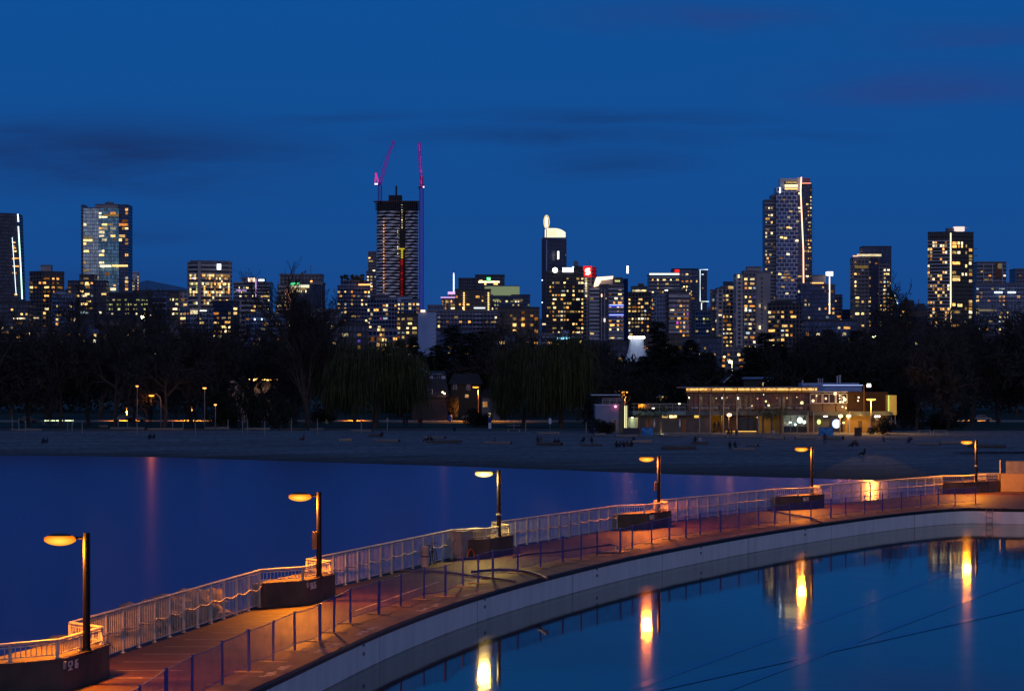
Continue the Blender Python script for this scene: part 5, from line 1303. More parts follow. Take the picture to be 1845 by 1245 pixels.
    b = Bld('apartment_block', 'low yellowish and blue block filling the gap below the bracket light', 'apartment building', 1900, 1250, 1292)
    b.blk(1253, 1265, 1292, 562, 'blue', .3, 'office', pb=630, cw=3.5); b.blk(1276, None, 1292, 556, 'slabs', .1, dy=10, pb=580)

    b = Bld('apartment_tower', 'white-framed apartment tower with a darker rounded top', 'apartment building', 1850, 1282, 1328)
    b.blk(1300, None, 1327, 518, 'grey', .32, 'gold', pb=635, depth=18, dy=3); b.blk(1292, None, 1303, 521, 'pale', .06, 'warm', pb=640, depth=16); b.blk(1282, None, 1294, 524, 'grey', .2, 'warm', pb=635, dy=5, depth=14); b.blk(1304, None, 1322, 510, 'bldark', .1, base=520, dy=6, part='upper_tier'); b.strip(1312, 1326, 518, 5, WARM[1], 'window_band', 2)
    for k in range(13): b.box(1290.5, 530 + k * 8, 1294, 536 + k * 8, PLAIN['slabw'], 'bay_frame', -.5, .3)
    b = Bld('apartment_tower', 'tall pale concrete apartment tower with windows only in its middle strip', 'apartment building', 1780, 1325, 1390)
    b.blk(1326, None, 1340, 496, 'pale', .10, 'warm', pb=645, depth=20, dy=1, cw=4); b.blk(1340, None, 1363, 490, 'grey', .28, 'warm', pb=645, depth=20, cw=3.2, fh=3.2); b.blk(1363, None, 1388, 492, 'concrete', .0, pb=645, depth=20, dy=2); b.blk(1346, None, 1372, 483, 'concrete', 0, base=492, dy=6, part='penthouse')
    for k in range(18): b.box(1372, 500 + k * 8, 1373.6, 504 + k * 8, PLAIN['darkcore'], 'window', 1.4); 
    for (x, y) in ((1331, 498), (1344, 557), (1369, 551), (1379, 555), (1369, 590)): b.box(x - 1.6, y - 3, x + 1.6, y + 3, WARM[2], 'window', -.8)

    # tallest tower on the right
    b = Bld('apartment_tower', 'tallest tower on the eastern skyline, white staggered grid front and glowing edge line', 'tower', 2150, 1376, 1466)
    Y = b.Y
    b.blk(1378, None, 1398, 362, 'slabs', .16, 'gold', pb=560, depth=20, dy=5, cw=2.8); b.blk(1390, None, 1402, 352, 'slabs', .08, 'warm', pb=560, depth=18, dy=7, parapet=False)
    # slightly twisting gridded front built as a sloping sheet
    mb = MB(); rows = 24; cols_ = [(1398.5, 341), (1404, 337)]
    fr = []
    for k in range(rows + 1):
        t = k / rows; py = lerp(337, 640, t); xr = 1436 + 2.6 * math.sin(math.pi * min(1, t * 1.5)) - 4 * max(0, t - .45); fr.append((1399, xr, py))
    for (l0, r0, y0), (l1, r1, y1) in zip(fr, fr[1:]):
        A = [at(l0, y0, Y), at(r0, y0, Y), at(r1, y1, Y), at(l1, y1, Y)]; o_ = Vector((0, 22, 0))
        uv = [(0, A[0].z), (A[1].x - A[0].x, A[0].z), (A[2].x - A[3].x, A[3].z), (0, A[3].z)]
        mb.add([A[3], A[2], A[1], A[0]], [(0, 1, 2, 3)], [[uv[3], uv[2], uv[1], uv[0]]]); mb.add([A[2], A[2] + o_, A[1] + o_, A[1]], [(0, 1, 2, 3)], [[(0, A[2].z), (22, A[2].z), (22, A[1].z), (0, A[1].z)]]); mb.add([A[0], A[0] + o_, A[3] + o_, A[3]], [(0, 1, 2, 3)], [[(0, A[0].z), (22, A[0].z), (22, A[3].z), (0, A[3].z)]])
    mb.quad(at(1399, 337, Y), at(1436, 337, Y), at(1436, 337, Y) + Vector((0, 22, 0)), at(1399, 337, Y) + Vector((0, 22, 0))); mb.build('gridded_front', FC['grid'], b.root)
    b.blk(1436, None, 1446, 338, 'bldark', .10, 'gold', dy=2, depth=20, pb=560); b.blk(1446, None, 1463, 334, 'bldark', .20, 'gold', dy=3, depth=20, pb=560, cw=2.6); b.slabs(1452, 1466.5, 340, 520, 6.6, 'mech', .2, 1.2, 2)
    b.slabs(1374.5, 1380, 370, 540, 6.6, 'mech', .2, 4, 2)
    b.box(1405, 321.5, 1413, 345, 'white', 'crown_wall', 1, 10); b.box(1413, 321.5, 1442, 326, 'white', 'crown_wall', 1, 10); b.box(1436, 320, 1443.5, 345, 'white', 'crown_wall', .4, 10); b.blk(1413, None, 1438, 326, 'dark', 0, dy=6, base=340, part='penthouse', roof=False)
    b.strip(1416, 1436, 329, 2.4, WARM[1], 'window_band', 4); b.strip(1414, 1437, 335, 4.5, WARM[2], 'window_band', -.4) ; b.strip(1414, 1437, 340.5, 3, WARM[1], 'window_band', -.5); b.line([(1405.5, 338), (1405.5, 348)], .5, GLOWC, 'light_strip', -1)
    b.line([(1443.8, 319.5), (1442.6, 345), (1444.2, 380), (1446, 420), (1447.4, 450), (1447.8, 514)], .55, emat('edge_peach', (1, .55, .36), 2.6), 'edge_light', -1.6); b.line([(1444, 330.5), (1461, 330.5)], .4, emat('edge_orange', (1, .33, .16), 1.6), 'edge_light', 1); b.box(1446, 321, 1460, 330, pmat('glass_screen', (.2, .09, .12), .4, .2, .3), 'roof_screen', 4, .3)
    for (x, y) in ((1413, 360), (1424, 367), (1425, 381), (1421, 392), (1437, 399), (1407, 411), (1420, 410), (1424, 411), (1408, 428), (1415, 429), (1436, 434), (1420, 458), (1408, 465), (1417, 489), (1405, 494), (1420, 494), (1414, 500), (1422, 500), (1416, 505), (1418, 529), (1428, 505), (1410, 500), (1415, 495), (1411, 517)):
        b.box(x - 2.6, y - 1.4, x + 2.6, y + 1.4, WARM[WR.randrange(3)], 'window', -.5)
    b = Bld('apartment_block', 'dark brick block with orange windows before the tallest eastern tower', 'apartment building', 1680, 1385, 1446)
    b.blk(1385, 1422, 1446, 548, 'brown', .26, 'warm', pb=625, cw=3.6); b.blk(1399, None, 1428, 541, 'darkroof', .0, base=550, dy=5, part='penthouse')
    b = Bld('glass_tower', 'teal glass block with a white rooftop lantern and vertical light line', 'tower', 1800, 1436, 1508)
    b.blk(1437, 1470, 1506, 514, FC['bldark'], .22, 'gold', pb=630, sl=.3, cw=3.6); b.blk(1442, None, 1486, 510, 'bldark', .12, 'gold', dy=-2, pb=600, depth=10, roof=False); b.blk(1464, None, 1488, 498, 'concrete', 0, base=515, dy=6, part='penthouse'); b.strip(1463, 1484, 510, 2, GLOWO, 'light_strip', -3)
    b.box(1489, 489.5, 1501, 497, emat('lantern_white', (1, .95, .8), 2.2), 'lantern', 3, 4); b.line([(1494.6, 499), (1494.6, 565)], .3, GLOWW, 'light_strip', 3); b.line([(1489, 489), (1489, 500)], .2, 'mech', 'lantern_post', 2.5)
    b = Bld('apartment_block', 'small dark block tucked behind the teal glass block', 'apartment building', 2000, 1500, 1520)
    b.blk(1498, None, 1518, 533, 'lav', .16, 'warm', pb=630); b.blk(1518, None, 1545, 560, 'bldark', .06, pb=630, dy=20)

    b = Bld('apartment_tower', 'stepped apartment tower with a rounded dark rear section', 'apartment building', 1950, 1536, 1618)
    b.blk(1555, None, 1606, 446, 'bldark', .10, 'gold', pb=600, dy=8, depth=20); b.blk(1538, None, 1584, 466, 'grey', .16, 'gold', pb=605, depth=20, cw=3.4); b.blk(1584, None, 1604, 478, 'lav', .34, 'gold', pb=605, dy=3, depth=16, cw=3.4); b.blk(1602, None, 1612, 530, 'grey', .3, 'warm', pb=605, dy=5)
    b.strip(1544, 1588, 460, 4, WARM[2], 'window_band', -1); b.strip(1541, 1564, 481, 5, WARM[1], 'window_band', -1); b.blk(1569, None, 1582, 464, 'navy', .05, 'gold', dy=-2, depth=5, pb=500, roof=False); b.strip(1537, 1546, 461.5, 1.5, GLOWO, 'light_strip', -1); b.box(1611, 530, 1616, 555, 'mech', 'side_bay', 6, 8); b.line([(1612, 532), (1617, 547)], .4, GLOWC, 'light_strip', 5)
    b.slabs(1536, 1560, 490, 600, 7.2, 'mech', .3, -1.2, 1.5)
    b = Bld('hotel_tower', 'dark steep-roofed old hotel far behind the bare trees', 'hotel', 2400, 1618, 1676)
    b.blk(1620, None, 1672, 560, 'brown', .03, 'amber', pb=600); mb = MB()
    for (x0, x1, yt) in ((1622, 1650, 541), (1650, 1670, 547)):
        a, c_, d_, e_ = at(x0, 561, b.Y - .5), at(x1, 561, b.Y - .5), at(x1 - 4, yt, b.Y + 8), at(x0 + 4, yt, b.Y + 8); mb.add([a, c_, d_, e_, a + Vector((0, 20, 0)), c_ + Vector((0, 20, 0))], [(0, 1, 2, 3), (5, 4, 3, 2), (4, 0, 3), (1, 5, 2)])
    mb.build('steep_roof', PLAIN['darkroof'], b.root)
    for x in (1628, 1634, 1640, 1655): b.line([(x, 548), (x, 539)], .5, 'mech', 'chimney', 6)
    b.strip(1625, 1630, 562, 3, WARM[0], 'window_band')

    b = Bld('apartment_tower', 'black tower with white balcony slabs on one side and a bright corner strip', 'tower', 1800, 1672, 1760)
    b.blk(1674, 1713, 1757, 420, 'black', .0, pb=590, sl=.35); Y = b.Y
    for k in range(27):
        py = 434 + k * 6.0; mb = MB(); a = at(1673, py, Y) + Vector((0, 39 * Y / F * .35 - 1.2, 0)); c_ = at(1711, py, Y) + Vector((0, -1.0, 0)); mb.bar(a, c_, 1.8, .62); mb.build('balcony', PLAIN['slabw'], b.root)
        for c in range(9):
            if WR.random() < .36:
                u = (c + .5) / 9; q = a.lerp(c_, u); window(b.root, b.org, Vector((q.x, q.y + .7, q.z + 1.25)), math.atan2(c_.y - a.y, c_.x - a.x), 1.3, 1.5, WARM[WR.choice((0, 0, 1, 2))])
    b.nw = 40
    for (x0, x1, y, n_) in ((1716, 1724, 438, 1), (1726, 1730, 438, 1), (1733, 1736, 438, 1), (1716, 1724, 444, 1), (1727, 1730, 444, 1), (1733, 1736, 443.5, 1), (1742, 1744, 443, 1), (1748, 1754, 450, 1), (1716, 1724, 455, 1), (1726, 1731, 455, 1), (1741, 1744, 455, 1), (1748, 1754, 461, 1), (1748, 1754, 467, 1), (1716, 1731, 474, 1), (1741, 1744, 479, 1), (1748, 1753, 474, 1), (1715, 1723, 491, 1), (1734, 1738, 494, 1), (1741, 1744, 494, 1), (1748, 1754, 487, 1), (1748, 1754, 494, 1), (1716, 1731, 499, 1), (1716, 1731, 504, 1), (1748, 1754, 506, 1), (1748, 1754, 543, 1), (1748, 1754, 549, 1), (1716, 1722, 549, 1), (1726, 1735, 550, 1), (1740, 1744, 556, 1), (1748, 1754, 556, 1), (1716, 1731, 562, 1), (1748, 1754, 562, 1), (1716, 1730, 587, 1), (1740, 1744, 580, 1), (1748, 1753, 571, 1)):
        xm = (x0 + x1) / 2; q = at(xm, y, Y); q.y += (xm - 1713) * Y / F * .35 - .3
        window(b.root, b.org, q, math.atan(.35), (x1 - x0) * Y / F, 1.9, WARM[WR.choice((0, 1, 1, 2))])
    b.line([(1713, 420), (1713, 588)], .5, emat('corner_cream', (1, .74, .48), 1.7), 'corner_light', -.6); b.box(1707, 411, 1722, 420, 'mech', 'penthouse', 8, 8); b.box(1720, 408.5, 1738, 416.5, emat('penthouse_cream', (1, .82, .74), 1.0), 'lit_penthouse', 6, 6); b.strip(1738, 1747, 411, .8, 'white', 'roof_rail', 8); b.strip(1699, 1711, 421, 3, emat('green_glow', (.05, .6, .25), .35), 'light_strip', 3)
    for y in (448, 461): b.box(1757, y - .7, 1761, y + .7, 'mech', 'side_balcony', 14, 2)
    b = Bld('apartment_tower', 'teal and white glazed apartment tower at the eastern margin', 'apartment building', 1900, 1758, 1850)
    b.blk(1760, None, 1813, 474, 'slabs', .10, 'warm', pb=530, dy=6, depth=22); b.blk(1758, None, 1852, 512, 'blue', .14, 'warm', pb=605, depth=22, cw=3.6); b.box(1793, 475, 1806, 500, pmat('terracotta', (.22, .08, .04), .8, .2, .3), 'panel', 5); b.box(1798, 475, 1805, 484, WARM[2], 'window', 4.5)
    for k in range(11): b.strip(1760, 1852, 519 + k * 8, 1, 'slabw', 'floor_band', -.8)
    for px in (1772, 1788, 1806, 1816): b.line([(px, 476), (px, 512)], .3, 'slabw', 'pier', 5)
    b.strip(1792, 1806, 527, 2.5, GLOWC, 'window_band', -.9); b.strip(1816, 1830, 527, 2.5, GLOWC, 'window_band', -.9); b.strip(1762, 1795, 559, 3, WARM[2], 'window_band', -.9)
    b = Bld('apartment_block', 'grey glazed block partly cut by the eastern picture edge', 'apartment building', 2100, 1828, 1900)
    b.blk(1830, None, 1900, 486, 'lav', .14, 'warm', pb=600)
    b = Bld('low_building', 'low dark building between the stepped tower and the black tower', 'building', 1900, 1520, 1680)
    b.blk(1606, None, 1676, 572, 'dark', .07, 'warm', pb=630, cw=4)

    # low-rises and lights glimpsed between the tree tops
    lows = [(40, 110, 592, 'dark', 'low dark building with sparse lights glimpsed over trees below the brown block'), (112, 176, 586, 'bldark', 'low building with sparse lights below the dark stepped block'), (176, 262, 580, 'brown', 'low brown building with a starry white floodlight below the wide office block'), (268, 330, 590, 'grey', 'low grey building under the rounded glass corner'), (560, 612, 560, 'lav', 'mid-rise behind the tall bare poplar'), (612, 662, 585, 'dark', 'low dark building below the lavender tower'), (786, 850, 596, 'bldark', 'low dark building behind the pointed conifers'), (850, 930, 600, 'dark', 'low dark building below the amber-stringed block'), (975, 1050, 604, 'slabs', 'white low building with a cyan-lit roof edge'), (1050, 1130, 618, 'dark', 'low building beside the white cone'), (1160, 1230, 604, 'brown', 'low brown building to the east of the white cone'), (1232, 1300, 610, 'bldark', 'low dark building under the yellowish block'), (1290, 1345, 628, 'grey', 'low pale-roofed building under the white-framed tower'), (1450, 1545, 580, 'bldark', 'low blue-dark building in the gap beside the stepped tower'), (1690, 1790, 600, 'dark', 'low dark building below the black tower')]
    for i, (x0, x1, top, m, lb) in enumerate(lows):
        b = Bld('low_building', lb, 'building', 1150 + (i * 37) % 160, x0, x1)
        b.blk(x0, None, x1, top, m, .10 if i not in (12,) else .22, 'warm', pb=665, cw=3.0, fh=2.9, wh=1.4, depth=14, run=.15)
        if i == 8: b.strip(1003, 1028, 610, 3, emat('cyan_glow', (.25, .75, 1), 2), 'light_strip'); b.box(1012, 595, 1027, 605, 'paleblue', 'roof_box', 3, 5); b.box(1041, 614, 1052, 618, WARM[1], 'window')
    # planetarium-like white cone
    Y = 900; q = at(1147, 660, Y); c = thing('cone_building', 'white flared conical roof lit by a ring of bright star lights', 'building', q)
    kx = Y / F; mb = MB(); prof = []
    for k in range(13):
        t = k / 12; rr_ = lerp(17, 36, 0) ; r_ = (12.5 + 26 * (1 - t) ** 2.0) * kx; prof.append((r_, (660 - lerp(672, 611, t) + 0) * kx))
    mb.lathe(q, prof, 40); 
    m, N, L = new_mat('cone_white'); out = N.new('ShaderNodeOutputMaterial'); bs = N.new('ShaderNodeBsdfPrincipled'); tc = N.new('ShaderNodeTexCoord'); gr = N.new('ShaderNodeTexGradient'); gr.gradient_type = 'RADIAL'; L.new(tc.outputs['Object'], gr.inputs[0])
    mm = N.new('ShaderNodeMath'); mm.operation = 'MULTIPLY'; L.new(gr.outputs['Fac'], mm.inputs[0]); mm.inputs[1].default_value = 44; fc_ = N.new('ShaderNodeMath'); fc_.operation = 'FRACT'; L.new(mm.outputs[0], fc_.inputs[0])
    rp = N.new('ShaderNodeValToRGB'); rp.color_ramp.elements[0].color = (.30, .36, .5, 1); rp.color_ramp.elements[1].color = (.75, .8, .9, 1); L.new(fc_.outputs[0], rp.inputs[0]); L.new(rp.outputs[0], bs.inputs['Base Color']); bs.inputs['Roughness'].default_value = .7; L.new(bs.outputs[0], out.inputs[0])
    mb.build('cone_roof', m, c); mb = MB(); mb.lathe(q + Vector((0, 0, 49 * kx)), [(13.5 * kx, 0), (13.5 * kx, 2 * kx), (9 * kx, 3 * kx)], 30); mb.build('rim', PLAIN['white'], c)
    mb = MB(); mb.lathe(q + Vector((0, 0, -24)), [(30 * kx, 0), (30 * kx, 24 - 12 * kx)], 30); mb.build('drum', PLAIN['mech'], c)
    for k in range(7):
        a = math.radians(-155 + k * 21); p = q + Vector((14.5 * kx * math.cos(a), 14.5 * kx * math.sin(a), 52 * kx)); mb = MB(); mb.ell(p, (.42, .42, .42), 8, 6); mb.build('floodlight', emat('star_white', (1, .95, .75), 9), c)
        if k in (1, 3, 5): point_light('cone_light', p + Vector((2.4 * math.cos(a), 2.4 * math.sin(a), 1.0)), (.8, .9, 1), 260, .3, c)
city()

# bright single floodlights in the distance
def flood(px, py, Y, r, col, st, label, power=0):
    p = at(px, py, Y); g = gz(p.x, Y); t = thing('flood_light', label, 'light', (p.x, Y, g))
    mb = MB(); mb.tube([(p.x + .5, Y, g - .3), (p.x + .5, Y, p.z)], [.14, .09], 6); mb.build('pole', PLAIN['mech'], t)
    mb = MB(); mb.bar((p.x + .5, Y, p.z), (p.x - .1, Y, p.z + .1), .2, .12); mb.build('arm', PLAIN['mech'], t)
    mb = MB(); mb.ell(p, (r, r * .8, r * .7), 10, 6); mb.build('lamp', emat('flood_%d' % px, col, st), t)
    if power: point_light('flood_glow', p + Vector((0, -1.2, -.8)), col, power, .3, t)
flood(257, 571.5, 880, .75, (1, .95, .6), 14, 'starry white floodlight shining through the bare branches below the office block', 2500)
flood(1316, 652, 760, .6, (1, .95, .5), 12, 'yellowish-white floodlight above the restaurant roof', 2200)
flood(1575, 606.5, 900, .6, (.95, 1, .5), 10, 'greenish-white floodlight below the stepped tower', 1500)
flood(1305, 643, 800, .4, (1, .5, .15), 6, 'small orange lamp beside the yellowish-white floodlight')
# ------------------------------------------------------------------ trees
BARK = pmat('tree_bark', (.07, .054, .043), .95, .35, 1.5, .5)
TWIG = pmat('bare_twigs', (.044, .038, .034), .95, .35, .6)
LEAFD = pmat('conifer_needles', (.016, .019, .013), .9, .45, .5)
WILLOW = pmat('willow_leaves', (.052, .060, .020), .85, .4, .35)
def unit(r): 
    v = Vector((r.gauss(0, 1), r.gauss(0, 1), r.gauss(0, 1))); return v.normalized()
def ribbon(mb, p, q, w, r):
    d = q - p; s = d.cross(unit(r)); 
    if s.length < 1e-5: return
    s = s.normalized() * w / 2; mb.add([p - s, p + s, q + s * .35, q - s * .35], [(0, 1, 2, 3)])
def grow(tr, cr, p, d, L_, rad, lev, r, P):
    n = 3 if lev < 3 else 2; pts = [p]; dd = d.copy()
    for k in range(n):
        dd = (dd + unit(r) * P['wob'] + Vector((0, 0, P['up'][min(lev, len(P['up']) - 1)]))).normalized(); pts.append(pts[-1] + dd * L_ / n)
    if lev <= 2: tr.tube(pts, [lerp(rad, rad * .55, k / n) for k in range(n + 1)], 7 if lev == 0 else 5 if lev == 1 else 4, caps=False)
    else:
        for a, b in zip(pts, pts[1:]): ribbon(cr, a, b, max(rad * 2, P['tw']), r)
    if lev >= P['depth']: return
    nch = P['kids'][lev]
    for k in range(nch):
        t = lerp(P['first'][min(lev, len(P['first']) - 1)], 1.0, (k + r.random()) / nch); i = min(int(t * n), n - 1); q = pts[i].lerp(pts[i + 1], t * n - i)
        ax = dd.cross(unit(r)); 
        if ax.length < 1e-4: continue
        ang = math.radians(r.uniform(*P['ang'][min(lev, len(P['ang']) - 1)])); nd = (dd * math.cos(ang) + ax.normalized() * math.sin(ang)).normalized()
        grow(tr, cr, q, nd, L_ * r.uniform(*P['ratio'][min(lev, len(P['ratio']) - 1)]), rad * .52, lev + 1, r, P)
def to_mesh(mb, name, mat):
    me = bpy.data.meshes.new(name); me.from_pydata(mb.v, [], mb.f); me.materials.append(mat); me.update(); return me
PROTO = {}
def proto(kind, tr, cr, crmat):
    zs = sorted(v[2] for v in cr.v); xs_ = sorted(abs(v[0]) for v in cr.v) + sorted(abs(v[1]) for v in cr.v); xs_.sort()
    H = zs[int(len(zs) * {'conifer': .999, 'vase': .985}.get(kind, .955))]; W = 2 * xs_[int(len(xs_) * .93)]
    PROTO.setdefault(kind, []).append((to_mesh(tr, 'trunk', BARK), to_mesh(cr, 'crown', crmat), H, W))
SPREAD = dict(depth=5, kids=[8, 6, 5, 6, 4], first=[.35, .3, .2, .15], ang=[(28, 68), (25, 60), (25, 65), (20, 70)], ratio=[(.62, .95), (.45, .75), (.4, .7), (.4, .7)], up=[.0, .03, .02, .0], wob=.16, tw=.19)
for sd in (1, 2, 3):
    r = random.Random(sd); tr, cr = MB(), MB(); grow(tr, cr, Vector((0, 0, -.4)), Vector((0, 0, 1)), 9.5, .52, 0, r, SPREAD); proto('bare', tr, cr, TWIG)
VASE = dict(depth=5, kids=[13, 7, 6, 5, 4], first=[.18, .25, .2, .15], ang=[(10, 26), (12, 34), (15, 40), (15, 50)], ratio=[(.6, .85), (.4, .6), (.42, .65), (.4, .6)], up=[.0, .12, .10, .06], wob=.09, tw=.09)
for sd in (4,):
    r = random.Random(sd); tr, cr = MB(), MB(); grow(tr, cr, Vector((0, 0, -.4)), Vector((0, 0, 1)), 16.0, .5, 0, r, VASE); proto('vase', tr, cr, TWIG)
for sd in (6, 7):   # weeping willow
    r = random.Random(sd); tr, cr = MB(), MB()
    tr.tube([(0, 0, -.4), (.2, .1, 2.2), (.1, 0, 4.2)], [.6, .45, .4], 8)
    for k in range(26):
        a = r.uniform(0, 2 * math.pi); rad = 6.6 * math.sqrt(r.random()); top = 13 - (rad / 6.9) ** 2 * 4.6 + r.uniform(-2.6, .6)
        e = Vector((rad * math.cos(a), rad * math.sin(a), top)); m_ = Vector((e.x * .45, e.y * .45, lerp(4.2, top, .72) + 1.0)); tr.tube([(.1, 0, 4), m_, e], [.2, .11, .04], 4, caps=False)
        for j in range(9):
            b = e + Vector((r.gauss(0, 1.3), r.gauss(0, 1.3), r.uniform(-1.2, .7))); tr.tube([m_.lerp(e, r.random()), b], [.05, .02], 3, caps=False)
            for s_ in range(17):
                q = b + Vector((r.gauss(0, .75), r.gauss(0, .75), r.uniform(-.4, .7))); Ls = min(r.uniform(2.2, 7.0), q.z - r.uniform(1.0, 2.4))
                prev = q; out_ = Vector((q.x, q.y, 0)) * .016
                for u in range(4):
                    nx = prev + Vector((out_.x + r.gauss(0, .08), out_.y + r.gauss(0, .08), -Ls / 4)); ribbon(cr, prev, nx, .13, r); prev = nx
    proto('willow', tr, cr, WILLOW)
for sd in (8, 9):   # conifer
    r = random.Random(sd); tr, cr = MB(), MB(); H = 18
    tr.tube([(0, 0, -.4), (0, 0, H)], [.42, .04], 7)
    z = 1.6
    while z < H - .2:
        t = (z / H); rad = 3.6 * (1 - t) ** .75 * r.uniform(.72, 1.15) + .15
        for k in range(int(6 + 5 * (1 - t))):
            a = r.uniform(0, 2 * math.pi); d = Vector((math.cos(a), math.sin(a), r.uniform(-.28, .06))); Lb = rad * r.uniform(.6, 1.1); e = Vector((0, 0, z)) + d * Lb; tr.tube([(0, 0, z), e], [.05, .012], 3, caps=False)
            for j in range(int(6 + 9 * Lb / 3)):
                q = Vector((0, 0, z)).lerp(e, r.uniform(.15, 1)); sd_ = d.cross(Vector((0, 0, 1))) * r.choice((-1, 1)); w = (sd_ * .6 + d * .6 + Vector((0, 0, r.uniform(-.6, .05)))).normalized()
                ribbon(cr, q, q + w * r.uniform(.4, .95), .24, r)
        z += r.uniform(.24, .42)
    proto('conifer', tr, cr, LEAFD)
for sd in (12, 13):   # rounded evergreen shrub
    r = random.Random(sd); tr, cr = MB(), MB()
    for k in range(7): tr.tube([(0, 0, -.2), (r.gauss(0, .5), r.gauss(0, .5), 1.2), (r.gauss(0, 1.2), r.gauss(0, 1.2), 2.6)], [.09, .06, .02], 4, caps=False)
    blobs = [(Vector((r.gauss(0, 1.1), r.gauss(0, 1.1), r.uniform(.7, 2.9))), r.uniform(.6, 1.1)) for _ in range(16)]
    for c, R_ in blobs:
        for k in range(150): q = c + unit(r) * R_ * r.uniform(.55, 1.05); ribbon(cr, q, q + unit(r) * .35, .16, r)
    proto('shrub', tr, cr, LEAFD)
TN = {'bare': 'bare_tree', 'vase': 'tall_tree', 'willow': 'willow_tree', 'conifer': 'conifer_tree', 'shrub': 'shrub'}
TR = random.Random(21); tcount = {}
def tree(kind, px, top, Y, label, width=None, group=None, v=None, cat=None):
    """top: photograph row of the tree top; width in photograph pixels"""
    x = (px - CX) * Y / F; g = gz(x, Y); k = tcount.get(kind, 0); tcount[kind] = k + 1
    tm, cm, H, W = PROTO[kind][(k if v is None else v) % len(PROTO[kind])]
    h = EYE - (top - HOR) * Y / F - g; sz = h / H; sx = (width * Y / F / W) if width else sz * TR.uniform(.9, 1.15)
    t = thing(TN[kind], label, cat or ('shrub' if kind == 'shrub' else 'tree'), (x, Y, g), group)
    t.rotation_euler = (0, 0, TR.uniform(0, 6.28)); t.scale = (sx, sx, sz)
    for nm, me in (('trunk', tm), ('crown', cm)):
        o = bpy.data.objects.new(nm, me); COL.objects.link(o); o.parent = t
    return t
GW = 'dark trees massed behind the beach'
for px, top, Y, w, lb in [
    (-14, 598, 466, 150, 'bare spreading tree cut off by the western picture edge'), (52, 592, 474, 130, 'bare tree with orange-tinted trunk standing below the brown apartment tower'), (108, 600, 470, 120, 'bare tree behind the bright white headlight trail, under the blue-grey block'),
    (160, 566, 486, 130, 'tall bare tree reaching up before the dark stepped apartment block'), (206, 604, 468, 120, 'bare tree with a leaning trunk just west of the orange curb glow'), (240, 560, 520, 110, 'bare tree whose top branches frame the starry white floodlight'),
    (296, 606, 462, 125, 'bare tree with trunk lit orange next to the curved beach street lamp'), (345, 594, 500, 130, 'dense bare tree with rounded top below the twin-sign tower'), (398, 606, 478, 130, 'bare tree over the lit line of curbside posts'), (452, 602, 520, 130, 'bare tree above the house with the string of warm lamps'), (498, 596, 505, 110, 'bare tree touching the west side of the tall upright tree'),
    (640, 622, 520, 110, 'bare tree showing above the western willow'), (905, 604, 560, 120, 'bare tree rising over the eastern willow below the brown orange-windowed block'), (958, 606, 575, 110, 'bare tree behind the eastern willow, below the navy crown tower'), (1040, 634, 540, 110, 'thin bare tree beside the dark base of the white-banded tower'), (1100, 652, 520, 90, 'low bare tree in front of the white cone'),
    (1430, 616, 560, 110, 'bare tree behind the long lit restaurant roof'), (1520, 622, 540, 100, 'bare tree above the wavy restaurant roof'), (1590, 604, 520, 110, 'bare tree behind the brightest orange lamp'), (1642, 548, 640, 120, 'tall bare tree between the stepped tower and the black tower'), (1650, 610, 446, 130, 'bare tree with thick orange-lit trunk beside the restaurant end'), (1705, 598, 520, 130, 'bare tree under the black tower with white balconies'), (1750, 590, 480, 150, 'wide bare tree with a dark trunk over the parked car'), (1800, 596, 500, 140, 'bare tree over the low sea-side lawn at the eastern side'), (1862, 586, 472, 170, 'bare tree cut off by the eastern picture edge'), (1680, 640, 458, 90, 'small bare tree leaning over the white hoop fence')]:
    tree('bare', px, top, Y, lb, w, GW)
for px, top, Y, w, lb in [(20, 622, 560, 150, 'bare tree in the second row near the western margin'), (90, 618, 570, 140, 'bare tree in the second row under the blue-grey block'), (180, 616, 565, 140, 'bare tree in the second row below the wide office block'), (270, 620, 570, 140, 'bare tree in the second row below the glass drum corner'), (370, 618, 575, 140, 'bare tree in the second row below the pale terraced block'), (430, 622, 580, 130, 'bare tree in the second row below the beige slab block'), (590, 606, 590, 120, 'bare tree in the second row just east of the tall upright tree'), (1000, 640, 600, 120, 'bare tree in the second row below the near-black tower'), (1480, 628, 600, 120, 'bare tree in the second row under the teal glass block'), (1560, 618, 600, 130, 'bare tree in the second row below the stepped tower'), (1620, 616, 590, 130, 'bare tree in the second row east of the brightest orange lamp'), (1730, 612, 600, 150, 'bare tree in the second row under the black tower'), (1830, 610, 590, 150, 'bare tree in the second row near the eastern margin')]:
    tree('bare', px, top, Y, lb, w, GW)
tree('vase', 556, 508, 472, 'very tall upright bare tree rising above the skyline beside the green-signed hotel', 128, GW)
tree('willow', 676, 638, 470, 'broad green weeping willow under the construction tower', 142, GW); tree('willow', 944, 640, 474, 'western half of the big willow pair, next to the star-lit orange lamp', 96, GW); tree('willow', 1010, 630, 468, 'eastern half of the big willow pair, beside the blue-grey restaurant annex', 112, GW)
